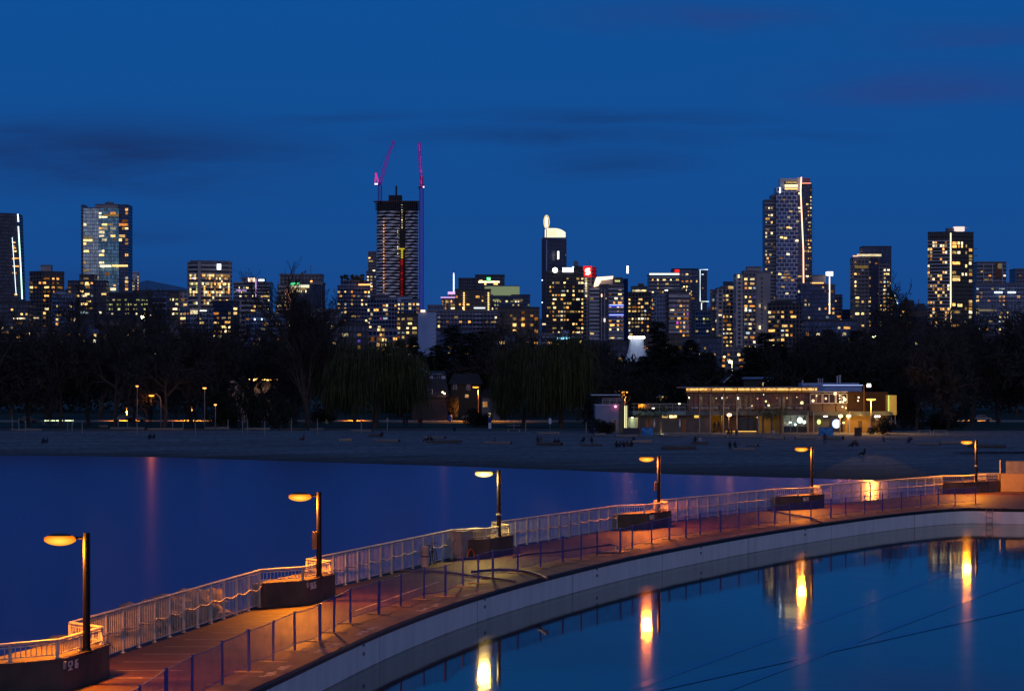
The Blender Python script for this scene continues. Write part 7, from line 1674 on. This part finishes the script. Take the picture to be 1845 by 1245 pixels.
GLD = pmat('pane_dark', (.03, .05, .12), .12, .2, .5, spec=.8); SHING = pmat('roof_shingle', (.05, .045, .045), .9, .35, 2, .4); CREAM = pmat('cream_siding', (.5, .48, .34), .8, .12, .5); BRN = pmat('brown_siding', (.16, .10, .07), .85, .2, .5); GREYS = pmat('grey_siding', (.05, .045, .05), .85, .2, .5)
house('gabled_house', 'cream gabled house with white trim seen over the dark roof beside the western willow', 560, 744, 778, 676, 665.5, CREAM, SHING, win=[(752, 677, 770, 682, GLD)])
t = house('dormer_house', 'dark-roofed house with a white dormer of three panes', 556, 774, 802, 676, 668, SIGNW, SHING, front_gable=False, win=[(780, 674, 796, 684, GLD)], ov=1)
house('dark_house', 'big dark-roofed house in the middle with twin porch lamps', 548, 742, 806, 716, 682, GREYS, SHING, front_gable=False, win=[(772, 702, 779, 710, GLD)], ov=4)
h = house('cream_house', 'pale yellow house with blue windows beside the star-lit street lamp', 558, 812, 866, 692, 672, pmat('yellow_siding', (.06, .05, .035), .8, .12, .5), SHING, front_gable=False, win=[(817, 691.5, 823, 701, GLD), (841, 692, 847, 702, GLD), (838, 711, 844, 716, WARM[0])], ov=5)
for px, py in ((797.5, 706.5), (801, 709)): 
    q = at(px, py, 547); mb = MB(); mb.ell(q, (.22, .22, .2), 8, 6); o = mb.build('porch_lamp', emat('porch_glow', (1, .6, .3), 5)); origin_to(o, q); tag(o, 'small warm porch lamp on the dark-roofed house, %s of two' % ('upper' if px < 800 else 'lower'), 'lamp')
point_light('porch_light', at(800, 709, 546), (1, .4, .2), 40, .2)
s = house('garden_shed', 'orange-lit wooden shed behind the golden curb glow', 541.5 + 10, 746, 772, 734, 731, pmat('shed_wood', (.2, .13, .04), .85, .25, 1), SHING, front_gable=False, ov=1, depth=3)
house('bay_house', 'whitish house with glowing vertical windows beside the eastern willow', 556, 868, 900, 716, 700, pmat('white_siding', (.2, .19, .2), .8, .1, .5), SHING, front_gable=False, win=[(870, 724, 878, 733, WARM[0]), (879, 744, 884, 753, WARM[2])], ov=2)
h = house('beach_house', 'whitish house behind the western trees with a string of warm lamps under its eaves', 556, 412, 512, 692, 672, pmat('white_siding', (.2, .19, .2), .8, .1, .5), SHING, front_gable=False, win=[(414, 680, 422, 690, pmat('pane_pale', (.4, .42, .5), .4, .2, .5))], ov=2)
rr = random.Random(2)
for k in range(13):
    q = at(449 + k * 4.7 + rr.uniform(-1, 1), 684 + rr.uniform(-.8, .8), 554.5); mb = MB(); s_ = (.42 if k in (1, 2, 3) else .2); mb.ell(q, (s_ * 1.4, s_, s_ * .7), 8, 6); mb.build('string_lamp', emat('string_amber', (1, .5, .12), 5), h)
point_light('eaves_light', at(456, 686, 552.5), (1, .48, .12), 180, .3); point_light('eaves_light', at(490, 687, 552.5), (1, .48, .12), 80, .3)
house('gable_roof_house', 'small house whose white gable peak shows over the restaurant roof', 520, 1306, 1330, 688, 677, GREYS, SHING, win=[(1314, 672 + 11, 1322, 687, GLD)])
house('flat_house', 'dark house with a pale flat roof edge behind the restaurant', 515, 1340, 1398, 683, 679, GREYS, pmat('pale_roof', (.3, .3, .36), .7, .1, .4), front_gable=False, win=[(1374, 690, 1376.5, 695, WARM[1]), (1382, 687, 1385, 695, WARM[2])], ov=2)
house('low_house', 'low dark house with a glowing gold window behind the restaurant terrace', 505, 1172, 1236, 722, 708, GREYS, SHING, win=[(1188, 714, 1206, 721, WARM[1]), (1228.5, 714, 1232, 721, WARM[1])])
house('peaked_house', 'dark house with a small white peak behind the restaurant annex', 520, 1092, 1112, 712, 698, GREYS, SHING)
# ------------------------------------------------------------------ beach restaurant at depth 430
RY = 430.0
WALLB = pmat('rest_beige', (.115, .10, .095), .85, .15, .8); WALLG = pmat('rest_bluegrey', (.24, .27, .36), .85, .12, .6); FASC = pmat('rest_fascia', (.10, .12, .125), .7, .2, .8); TRIM = pmat('rest_trim', (.20, .18, .16), .6, .15, 1); BROWNP = pmat('rest_brown', (.09, .05, .034), .8, .25, 1)
YEL = pmat('rest_yellow', (.32, .20, .05), .8, .12, .8); INTER = pmat('rest_interior', (.16, .06, .03), .8, .45, .6); ROOFM = pmat('rest_roof', (.20, .20, .23), .6, .2, .5); DKGL = pmat('rest_darkglass', (.02, .025, .03), .12, .3, .5, spec=.7)
def glass_mat():
    m, N, L = new_mat('clear_glass'); out = N.new('ShaderNodeOutputMaterial'); tr = N.new('ShaderNodeBsdfTransparent'); tr.inputs[0].default_value = (.86, .88, .88, 1); gl = N.new('ShaderNodeBsdfGlossy'); gl.inputs['Roughness'].default_value = .04; mx = N.new('ShaderNodeMixShader'); mx.inputs[0].default_value = .022
    L.new(tr.outputs[0], mx.inputs[1]); L.new(gl.outputs[0], mx.inputs[2]); L.new(mx.outputs[0], out.inputs[0]); return m
GLASS = glass_mat()
R_ = thing('beach_restaurant', 'long two-storey beachfront restaurant with glowing glazed upper floor and orange-lit ground floor', 'restaurant', at(1345, 779.5, RY))
def rp(px0, py0, px1, py1, mat, name, dy=0.0, d=.3, parent=None):
    mb = MB(); mb.rect(px0, py0, px1, py1, RY + dy, d); return mb.build(name, mat, parent or R_)
# ground floor shell
rp(1140, 748, 1279, 780, WALLB, 'lower_wall', 0, 10); rp(1279, 748, 1303, 780, YEL, 'passage_back', 5.5, .3); rp(1303, 748, 1330, 780, BROWNP, 'lower_wall', .6, 9); rp(1330, 748, 1366, 780, BROWNP, 'lower_wall', 1.8, 8)
rp(1366, 748, 1410, 780, YEL, 'lower_wall', 1.5, 8); rp(1455, 748, 1466, 780, BROWNP, 'lower_wall', .5, 9); rp(1466, 748, 1494, 780, FASC, 'lower_wall', .9, 8); rp(1530, 747, 1570, 780, YEL, 'lower_wall', .5, 8); rp(1494, 748, 1530, 780, BROWNP, 'shop_back', 4.0, .3); rp(1410, 748, 1455, 780, pmat('shop_white', (.5, .5, .48), .8, .1, .8), 'shop_back', 5.5, .3)
rp(1278.6, 748, 1279.6, 780, WALLB, 'passage_side', .2, 5.2); rp(1302.6, 748, 1303.4, 780, YEL, 'passage_side', .2, 5.2)
rp(1135, 779.4, 1605, 781.5, PAVE, 'terrace_step', -2.4, 14)
# floor band between the storeys
rp(1140, 741.5, 1236, 748, pmat('green_glass_band', (.16, .26, .24), .4, .15, .5), 'floor_band', -.8, 11); rp(1236, 741, 1460, 748, FASC, 'floor_band', -1.0, 12); rp(1460, 741, 1604, 748.5, FASC, 'floor_band', -1.4, 12)
# clerestory windows
for x0, x1, m in ((1193, 1203, WARM[1]), (1206, 1219, WARM[1]), (1223, 1235, BROWNP), (1251, 1259, emat('clerestory', (1, .62, .12), 1.0))): rp(x0, 745.6 + 2.6, x1, 753 - .4, m, 'window', -.12, .1)
# doors and panels
for x0, x1 in ((1164, 1176), (1229, 1236.5)): rp(x0, 755, x1, 779.4, pmat('door_brown', (.26, .10, .04), .7, .2, 1), 'door', -.1, .12)
for px in (1179, 1225): 
    mb = MB(); q = at(px, 764, RY - .1); mb.ell(q, (.16, .05, .78 * .7), 8, 6); mb.ell((q.x, q.y, q.z + .68), (.13, .05, .14), 8, 6); mb.build('restroom_figure', SIGNW, R_)
for px in (1260.5, 1280, 1303.5, 1328, 1366.5, 1456, 1466, 1531): rp(px - .9, 705 if px < 1330 and px > 1250 else 741, px + .9, 780, pmat('column_grey', (.26, .26, .26), .6, .15, 1), 'column', -1.6, .22)
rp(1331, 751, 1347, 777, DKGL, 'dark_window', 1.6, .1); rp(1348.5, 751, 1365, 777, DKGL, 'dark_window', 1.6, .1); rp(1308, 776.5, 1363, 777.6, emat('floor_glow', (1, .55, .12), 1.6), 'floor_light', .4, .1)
for x0, x1 in ((1412, 1424), (1425, 1436), (1437, 1454)): rp(x0, 750, x1, 767, GLASS, 'shop_window', .6, .05); rp(x0, 768.5, x1, 779.4, DKGL, 'shop_window', .6, .05)
for px in (1411, 1424.5, 1436.5, 1454.5): rp(px - .5, 748, px + .5, 780, TRIM, 'mullion', .4, .25)
rp(1411, 767, 1455, 768.4, TRIM, 'mullion', .38, .25)
for (px, py, s_) in ((1441, 757, .5), (1424, 761, .22), (1449, 760.5, .3), (1405, 760, .2), (1433, 765, .2)): mb = MB(); mb.ell(at(px, py, RY + 3), (s_, s_, s_), 10, 6); mb.build('shop_lamp', emat('shop_cool', (.9, 1, .85), 3.5), R_)
for k in range(16): rr_ = random.Random(k * 7 + 1); x = rr_.uniform(1412, 1452); y = rr_.uniform(753, 766); rp(x, y, x + rr_.uniform(1, 3.5), y + rr_.uniform(1, 3), [emat('menu_a', (.9, .95, .7), .8), emat('menu_b', (.5, .8, 1), .6), emat('menu_c', (1, .6, .3), .6), DKGL][k % 4], 'shop_display', 5.2, .1)
mb = MB(); mb.ell(at(1475.5, 760, RY + .7), (.33, .12, .42), 10, 6); mb.build('wall_sign', emat('wall_sign', (.85, 1, .25), 1.6), R_); mb = MB(); mb.ell(at(1507, 763.5, RY + 3.2), (.75, .2, .8), 14, 8); mb.build('round_sign', emat('round_blue', (.55, .65, 1), 1.6), R_); mb = MB(); mb.ell(at(1507, 763.5, RY + 2.9), (.4, .1, .45), 12, 8); mb.build('round_sign_core', emat('round_core', (.9, .95, 1), 3), R_)
rp(1484, 749, 1491, 751, GLOWW, 'sign_light', -1.5, .1)
mb = MB(); q = at(1523, 780, RY + .4); mb.lathe(q, [(.48, 0), (.48, (780 - 750) * RY / F)], 16); mb.build('yellow_drum', YEL, R_); mb = MB(); mb.ell(at(1520, 761.5, RY - .4), (.26, .12, .2), 10, 6); mb.build('wall_lamp', GLOWY, R_)
rp(1547, 758, 1553, 779.4, pmat('door_dark', (.09, .06, .04), .7, .2, 1), 'door', .35, .15)
# upper pavilion: open glazed room with warm back wall
rp(1238, 709, 1460, 741, INTER, 'back_wall', 7.5, .2); rp(1238, 741.2, 1460, 742.2, pmat('floor_wood', (.2, .11, .06), .5, .2, 1), 'room_floor', -.4, 8)
for k in range(22):
    x = 1240 + k * 10; rr_ = random.Random(k + 40); rp(x + rr_.uniform(0, 3), 713 + rr_.uniform(0, 4), x + rr_.uniform(5, 8), 738, [BROWNP, YEL, INTER, pmat('curtain_red', (.25, .05, .03), .8, .2, 1), pmat('curtain_cream', (.5, .42, .3), .8, .2, 1)][rr_.randrange(5)], 'wall_panel', 7.2, .2)
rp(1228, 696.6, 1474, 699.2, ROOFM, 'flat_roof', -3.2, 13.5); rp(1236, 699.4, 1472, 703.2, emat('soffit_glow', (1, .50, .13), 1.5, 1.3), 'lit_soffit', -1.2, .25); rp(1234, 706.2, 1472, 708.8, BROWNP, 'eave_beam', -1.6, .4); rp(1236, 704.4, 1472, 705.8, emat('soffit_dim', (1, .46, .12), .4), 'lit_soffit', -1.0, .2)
for k in range(11): x = 1236 + k * 23.2; rp(x - .5, 699.2, x + .5, 705.8, BROWNP, 'soffit_rib', -1.6, .3)
for k in range(10):
    x0 = 1240 + k * 22; rp(x0, 709.5, x0 + 21, 741, GLASS, 'window', -.2, .05)
for k in range(21): x = 1239 + k * 11; rp(x - .35, 709, x + .35, 741, pmat('mullion_dark', (.12, .09, .07), .6, .2, 1), 'mullion', -.45, .2)
rp(1238, 716.4, 1460, 717.2, pmat('mullion_dark', (.12, .09, .07), .6, .2, 1), 'mullion', -.42, .2)
for (px, py, col, st, s_) in ((1241.5, 716.5, (.85, 1, .6), 6, .22), (1301, 717, (.85, 1, .7), 5, .2), (1329, 717.5, (.95, 1, .5), 11, .3), (1290.5, 717.5, (1, .8, .4), 3, .14), (1376, 711, (1, .9, .6), 3, .13), (1263, 717, (1, .7, .3), 3, .12), (1418, 717, (1, .6, .25), 3, .2), (1436, 716, (1, .6, .25), 3, .2), (1400, 717, (1, .3, .1), 2, .16), (1310, 716.5, (1, .35, .15), 2, .2), (1365, 718, (1, .35, .15), 2, .2), (1380, 723, (1, .8, .3), 3, .26), (1385, 730, (1, .7, .25), 4, .3), (1355, 731, (1, .6, .3), 2, .2), (1445, 726, (1, .9, .4), 2, .5)):
    s_ *= .62; mb = MB(); mb.ell(at(px, py, RY + 1.2), (s_, s_, s_), 10, 6); mb.build('pendant_lamp', emat('pendant_%d' % px, col, st), R_)
for px, py, col, pw in ((1255, 716, (1, .72, .4), 60), (1300, 716, (1, .66, .34), 70), (1345, 716, (1, .66, .34), 70), (1395, 716, (1, .55, .26), 70), (1440, 716, (1, .6, .3), 70)): point_light('room_light', at(px, py, RY + 3.5), col, pw * .8, .3, R_)
rq = random.Random(90)  # small glowing patches scattered in the room to imitate interior gleams
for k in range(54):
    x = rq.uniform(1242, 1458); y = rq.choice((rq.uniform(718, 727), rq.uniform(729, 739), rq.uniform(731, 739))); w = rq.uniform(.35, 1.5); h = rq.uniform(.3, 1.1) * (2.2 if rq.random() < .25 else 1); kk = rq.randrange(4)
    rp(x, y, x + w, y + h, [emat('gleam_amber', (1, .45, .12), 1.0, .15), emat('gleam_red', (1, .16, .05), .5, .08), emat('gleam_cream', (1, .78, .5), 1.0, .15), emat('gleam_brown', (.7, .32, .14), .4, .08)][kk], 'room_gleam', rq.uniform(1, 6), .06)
# railing of the upper deck
rp(1236, 728, 1460, 729, TRIM, 'deck_rail', -1.5, .08)
for k in range(30): x = 1238 + k * 7.6; rp(x - .18, 729, x + .18, 741, TRIM, 'deck_baluster', -1.5, .05)
# open terrace to the west
rp(1138, 727, 1236, 727.8, RAILP, 'terrace_rail', -.7, .08); rp(1138, 733.5, 1236, 734, RAILP, 'terrace_rail', -.7, .05)
for k in range(9): x = 1142 + k * 11.6; rp(x - .25, 727, x + .25, 741.5, RAILP, 'terrace_post', -.7, .06)
rp(1150, 728.3, 1235, 741, GLASS, 'terrace_glass', -.65, .03)
for px, py in ((1177, 735.5), (1224, 727.4)): mb = MB(); mb.ell(at(px, py, RY - .5), (.24, .12, .12), 8, 6); mb.build('terrace_lamp', GLOWW, R_)
# east pavilion with wavy roof
rp(1460, 710, 1527, 741, INTER, 'back_wall', 6, .2); rp(1527, 706, 1560, 748, pmat('rest_redbrown', (.03, .013, .008), .8, .2, 1), 'east_wall', -.4, 8)
for (x0, x1) in ((1460, 1481), (1483, 1505), (1507, 1526)): 
    f = rp(x0, 709, x1, 710.2, SIGNW, 'window_frame', -1.7, .15)
    for xx in (x0, (x0 + x1) / 2, x1): rp(xx - .5, 709, xx + .5, 727, SIGNW, 'window_bar', -1.7, .15, f)
    rp(x0, 726, x1, 727.2, SIGNW, 'window_bar', -1.7, .15, f); rp(x0 + .6, 710.4, x1 - .6, 726, GLASS, 'pane', -1.62, .04, f); rp(x0, 729, x1, 741, pmat('rest_panel', (.13, .10, .075), .7, .2, 1), 'balcony_panel', -1.5, .1)
for (px, py, s_) in ((1505, 709.5, .5), (1513, 713, .24), (1513, 718, .22), (1520, 716, .3), (1514, 724, .3), (1519, 724, .26), (1518, 733, .22), (1524, 735, .22), (1547, 716, .24), (1546, 722, .22), (1488, 718, .3), (1471, 713, .26), (1465, 722, .4), (1522, 720, .5)): mb = MB(); s_ *= .62; mb.ell(at(px, py, RY + (-1.8 if py > 729 or px > 1530 else .8)), (s_, s_ * .6, s_), 8, 6); mb.build('warm_lamp', emat('warm_lamp', (1, .66, .34), 3.2), R_)
point_light('room_light', at(1492, 718, RY + 2.5), (1, .6, .3), 70, .3, R_)
mb = MB(); nseg = 40; vs = []
for k in range(nseg + 1):
    u = k / nseg; x = lerp(1458, 1553, u); wv = .9 * abs(math.sin(u * math.pi * 7)); A = at(x, 705.8 - wv * .3, RY - 2.4); B_ = at(x, 695.5 - wv, RY + 3.5); vs += [A, B_, B_ + Vector((0, 5, .1))]
fs = []
for k in range(nseg): fs += [(k * 3, k * 3 + 3, k * 3 + 4, k * 3 + 1), (k * 3 + 1, k * 3 + 4, k * 3 + 5, k * 3 + 2)]
mb.add(vs, fs); mb.build('wavy_roof', pmat('wavy_roof', (.30, .28, .36), .5, .2, .8), R_); rp(1458, 705.4, 1527, 706.6, SIGNW, 'roof_edge', -2.5, .2); rp(1483, 693.4, 1555, 694.7, emat('roof_neon', (.50, .58, 1), 1.1), 'roof_light', 1.0, .15)
rp(1445, 690, 1548, 695.5, PLAIN['paleblue'], 'rear_roof', 6, 5)
rp(1555, 694, 1558, 748, BROWNP, 'corner_post', -.8, .3); mb = MB(); mb.lathe(at(1565.5, 697.6, RY - .6), [(.36, 0), (.40, .3), (.3, .62)], 12); mb.build('globe_lamp', emat('globe_white', (1, .95, .8), 2.4), R_); rp(1562, 692.5, 1565, 698, BROWNP, 'globe_bracket', -.3, .2)
for x0, x1, y0 in ((1507, 1510.5, 677), (1511, 1515.5, 675.5), (1473, 1476, 681.5), (1477, 1479, 682), (1480.5, 1483, 681.5), (1444, 1448, 685)): mb = MB(); q = at((x0 + x1) / 2, 693, RY + 7); mb.lathe(q, [((x1 - x0) / 2 * .0955, 0), ((x1 - x0) / 2 * .0955, (693 - y0) * .0955 * .85), ((x1 - x0) / 2 * .12, (693 - y0) * .0955 * .88), ((x1 - x0) / 2 * .12, (693 - y0) * .0955)], 12); mb.build('roof_vent', STEEL, R_)
# east stair end: lit yellow-green wall, railings
rp(1600, 712, 1615.5, 747.5, pmat('lime_wall', (.42, .40, .14), .8, .15, .8), 'end_wall', -.5, 4); rp(1600, 712, 1602.4, 747.5, emat('lime_strip', (.85, .95, .2), .9), 'wall_light', -.62, .1); rp(1560, 706, 1600, 748, pmat('rest_redbrown', (.03, .013, .008), .8, .2, 1), 'east_wall', 2.5, 6)
for px in (1578, 1598, 1606, 1613): rp(px - .35, 748, px + .35, 768, TRIM, 'stair_post', -.5, .1)
mb = MB(); mb.bar(at(1574, 751, RY - .5), at(1592, 764, RY - .5), .1, .1); mb.bar(at(1590, 764, RY - .5), at(1606, 760, RY - .5), .1, .1); mb.build('stair_rail', RAILP, R_); rp(1570, 748, 1600, 780, pmat('stair_ochre', (.2, .12, .05), .8, .2, 1), 'stair_wall', 1.5, 4)
for k in range(3): mb = MB(); mb.ell(at(1577.5 + k * 3.4, 750, RY - .7), (.16, .12, .2), 8, 6); mb.build('stair_lamp', GLOWW, R_)
rp(1567.5, 768, 1570.5, 776, emat('blue_notice', (.3, .35, 1), .8), 'notice_board', -1.2, .1)
# post lamps before the ground floor
def post_lamp(px, py, label, col=(1, .5, .16), pw=260, st=10, s_=.3, Yo=-3):
    q = at(px, py, RY + Yo); x = q.x; b = Vector((x - .1, RY + Yo, gz(x, RY + Yo))); t = thing('post_lamp', label, 'lamp', b, 'small lamps before the restaurant')
    mb = MB(); mb.tube([b, Vector((x - .1, RY + Yo, q.z - .1))], .09, 8); mb.build('post', TRIM, t); mb = MB(); mb.ell(q, (s_ * 1.3, s_, s_ * .8), 10, 6); mb.build('globe', emat('globe_%d' % px, col, st), t); point_light('post_light', q + Vector((0, -.5, -.1)), col, pw, .2, t)
post_lamp(1314, 747.5, 'orange globe lamp on a pale post before the brown wall of the restaurant', pw=150); post_lamp(1514.5, 749.5, 'orange globe lamp beside the yellow drum of the restaurant', pw=200); post_lamp(1529, 749.5, 'second orange globe lamp just east of the yellow drum', pw=160)
point_light('passage_light', at(1291, 752, RY + 3), (1, .6, .18), 45, .2, R_); point_light('shop_light', at(1433, 752, RY + 2.5), (.9, 1, .85), 55, .2, R_); point_light('shop_light', at(1507, 754, RY + 2.5), (.8, .85, 1), 30, .2, R_); point_light('column_light', at(1370, 752, RY - .6), (1, .7, .2), 40, .15, R_); point_light('wall_light', at(1550, 750, RY - 1.4), (1, .55, .16), 110, .2, R_)
# west annex
A_ = thing('restaurant_annex', 'blue-grey concrete annex with a red lamp and lit entry tower beside the restaurant', 'annex', at(1100, 779.5, RY - 4))
def ap(px0, py0, px1, py1, mat, name, dy=0.0, d=.3): mb = MB(); mb.rect(px0, py0, px1, py1, RY - 4 + dy, d); return mb.build(name, mat, A_)
ap(1073, 729.5, 1115, 782, WALLG, 'wall', 0, 9); ap(1072.5, 728.6, 1115.5, 730, SIGNW, 'parapet', -.08, 9.2); ap(1066, 710.8, 1118, 712.4, SIGNW, 'canopy_roof', -1, 9); ap(1085.4, 717, 1122, 718, RAILP, 'frame_bar', .8, .2)
for px in (1085.5, 1098.5, 1110.5, 1121.5): ap(px - .5, 717, px + .5, 729, RAILP, 'frame_post', .8, .2)
ap(1085, 720, 1122, 720.8, RAILP, 'frame_bar', .8, .2); ap(1086, 718, 1121, 728.6, GLASS, 'upper_glass', 1.0, .05); ap(1078, 712.4, 1115, 729, pmat('annex_back', (.06, .07, .11), .8, .2, 1), 'back_wall', 6, .3)
ap(1103.4, 755.5, 1104.6, 777, RAILP, 'door_frame', -.2, .2); ap(1110.4, 755.5, 1111.6, 777, RAILP, 'door_frame', -.2, .2); ap(1103.4, 755, 1111.6, 756, RAILP, 'door_frame', -.2, .2); ap(1104.6, 756, 1110.4, 777, DKGL, 'glass_door', -.06, .1)
ap(1115.2, 729.6, 1132, 780, pmat('entry_lime', (.44, .42, .24), .8, .15, .8), 'entry_wall', 1.2, 6); ap(1122.5, 716, 1125, 780, FASC, 'entry_pier', -.6, 1.5); ap(1130, 729, 1131.6, 780, FASC, 'entry_pier', -.6, 1.5)
for x0, x1, st in ((1124.8, 1126.8, 1.4), (1128.4, 1130, .9)): ap(x0, 731, x1, 778, emat('entry_glow_%d' % st, (1, .95, .5), st), 'strip_light', -.3, .2)
mb = MB(); q = at(1109, 732.5, RY - 4.25); mb.ell(q, (.16, .12, .14), 8, 6); mb.build('red_lamp', emat('red_lamp', (1, .25, .35), 9), A_); point_light('red_glow', q + Vector((0, -.35, 0)), (1, .04, .12), 9, .08, A_)
ap(1132, 752, 1150, 780, pmat('entry_cream', (.44, .42, .28), .8, .15, .8), 'door_wall', 2.6, 3)
mb = MB(); zb = at(0, 779.2, RY - 2).z; x0, x1 = at(1135.4, 0, RY - 2).x, at(1143.6, 0, RY - 2).x; zt = at(0, 757, RY - 2).z; xm = (x0 + x1) / 2; rw = (x1 - x0) / 2
arc = [(x0, zb), (x1, zb)] + [(xm + rw * math.cos(math.pi * k / 10), zt + rw * .55 * math.sin(math.pi * k / 10)) for k in range(11)]
mb.add([(a, RY - 1.55, b) for a, b in arc], [tuple(range(len(arc)))]); mb.build('arched_door', pmat('door_mint', (.42, .56, .55), .7, .1, 1), A_)
for px, py in ((1139.5, 752.5), (1118, 753)): q = at(px, py, RY - 2.2); mb = MB(); mb.ell(q, (.2, .1, .1), 8, 6); mb.build('wall_lamp', emat('wall_lamp_y', (1, .95, .55), 6), A_); point_light('entry_light', q + Vector((0, -.4, -.3)), (1, .92, .45), 45, .1, A_)
# two people with a bicycle in the lit passage
pz = at(1287, 779.2, RY - .5); pz.z = gz(pz.x, pz.y) + .12
person(0, 0, 'stand', 'dark figure holding a bicycle in the glowing passage', PI, 0, loc=pz, group=None); pz2 = pz + Vector((.75, .4, 0)); person(0, 0, 'stand', 'slim figure waiting in the glowing passage beside the cyclist', PI, 1, loc=pz2, group=None)
bicycle(pz + Vector((.25, -.5, 0)), Vector((1, .15, 0)), 'bicycle held by the dark figure in the glowing passage')
# mural boxes
def mural():
    m, N, L = new_mat('mural_paint'); out = N.new('ShaderNodeOutputMaterial'); bs = N.new('ShaderNodeBsdfPrincipled'); tc = N.new('ShaderNodeTexCoord'); vo = N.new('ShaderNodeTexVoronoi'); vo.inputs['Scale'].default_value = 1.6; L.new(tc.outputs['Object'], vo.inputs['Vector']); nz = N.new('ShaderNodeTexNoise'); nz.inputs['Scale'].default_value = 1.3; L.new(tc.outputs['Object'], nz.inputs['Vector'])
    rp_ = N.new('ShaderNodeValToRGB'); e = rp_.color_ramp.elements; e[0].position = .3; e[0].color = (.02, .06, .25, 1); e[1].position = .62; e[1].color = (.08, .35, .6, 1); x = e.new(.7); x.color = (.6, .7, .75, 1); x = e.new(.45); x.color = (.03, .2, .5, 1)
    L.new(nz.outputs['Fac'], rp_.inputs[0]); L.new(rp_.outputs[0], bs.inputs['Base Color']); bs.inputs['Roughness'].default_value = .7; em = bs.inputs['Emission Color']; L.new(bs.outputs[0], out.inputs[0]); return m
MUR = mural()
for px, x0, x1, lb in ((1166, 1156, 1177, 'blue mural-painted storage box before the west palms'), (1490, 1477, 1502, 'blue mural-painted storage box before the round blue sign')):
    a = G(x0, 784); b = G(x1, 784); t = thing('storage_box', lb, 'storage box', a.lerp(b, .5), 'painted storage boxes'); mb = MB(); mb.mm(a.x, a.y, a.z - .1, b.x, a.y + 1.4, a.z + 1.2); mb.build('body', MUR, t); mb = MB(); mb.mm(a.x - .06, a.y - .06, a.z + 1.2, b.x + .06, a.y + 1.46, a.z + 1.28); mb.build('lid', SIGNB, t)
b0 = G(1546, 785); t = thing('waste_bin', 'dark square waste bin before the orange-lit wall', 'bin', b0); mb = MB(); mb.mm(b0.x - .55, b0.y - .5, b0.z - .1, b0.x + .55, b0.y + .5, b0.z + 1.25); mb.build('body', BROWNP, t); mb = MB(); mb.mm(b0.x - .6, b0.y - .55, b0.z + 1.25, b0.x + .6, b0.y + .55, b0.z + 1.36); mb.build('lid', HOSED, t)
b0 = G(1138, 782); t = thing('waste_bin', 'low dark container beside the arched mint door', 'bin', b0); mb = MB(); mb.mm(b0.x - 1.3, b0.y - .5, b0.z - .1, b0.x + 1.2, b0.y + .5, b0.z + .95); mb.build('body', HOSED, t); mb = MB(); mb.mm(b0.x - 1.35, b0.y - .55, b0.z + .95, b0.x + 1.25, b0.y + .55, b0.z + 1.05); mb.build('lid', HOSED, t)
# palms
FROND = pmat('palm_frond', (.09, .12, .04), .7, .4, 1); FIBRE = pmat('palm_trunk', (.16, .11, .07), .95, .4, 3, .6)
for i, (px, top, base, lb) in enumerate([(1152, 738, 779, 'windmill palm beside the arched mint door'), (1170, 740, 779, 'windmill palm behind the blue mural box'), (1190, 738, 780, 'windmill palm with an uplit pale trunk before the restrooms'), (1375, 740, 781, 'western palm before the shop windows'), (1391, 741, 781, 'middle palm before the shop windows'), (1407, 736, 781, 'eastern palm before the shop windows')]):
    Yp = 424; b = at(px, base, Yp); b.z = gz(b.x, Yp); tp = at(px, top + 6, Yp); r = random.Random(i + 60); t = thing('palm_tree', lb, 'palm tree', b, 'windmill palms before the restaurant')
    mb = MB(); mb.tube([b + Vector((0, 0, -.2)), b.lerp(tp, .5) + Vector((r.uniform(-.1, .1), 0, 0)), tp], [.2, .17, .2], 8); mb.build('trunk', FIBRE, t)
    mb = MB()
    for k in range(26):
        a = r.uniform(0, 6.28); el = r.uniform(-.7, 1.1); d = Vector((math.cos(a) * math.cos(el), math.sin(a) * math.cos(el), math.sin(el))); e = tp + d * r.uniform(.7, .95); ribbon(mb, tp, e, .04, r)
        for j in range(9):
            f = (d + unit(r) * .75 + Vector((0, 0, -.25))).normalized(); ribbon(mb, e, e + f * r.uniform(.4, .75), .07, r)
    mb.build('crown', FROND, t)
    if i == 2: point_light('uplight', b + Vector((.3, -.9, .15)), (1, .95, .6), 30, .1)
# tables glimpsed through the upper windows
for i, px in enumerate((1252, 1270, 1287, 1308, 1332, 1352, 1384, 1400, 1420, 1440)):
    q = at(px, 741, RY + 1.6); t = thing('dining_table', 'white-clothed table inside the glowing upper dining room', 'table', q, 'tables in the upper dining room'); mb = MB(); mb.lathe(q, [(.05, 0), (.05, .62)], 8); mb.build('leg', TRIM, t); mb = MB(); mb.lathe(q + Vector((0, 0, .45)), [(.62, 0), (.56, .3), (.5, .31)], 12); mb.build('tablecloth', SIGNW, t)
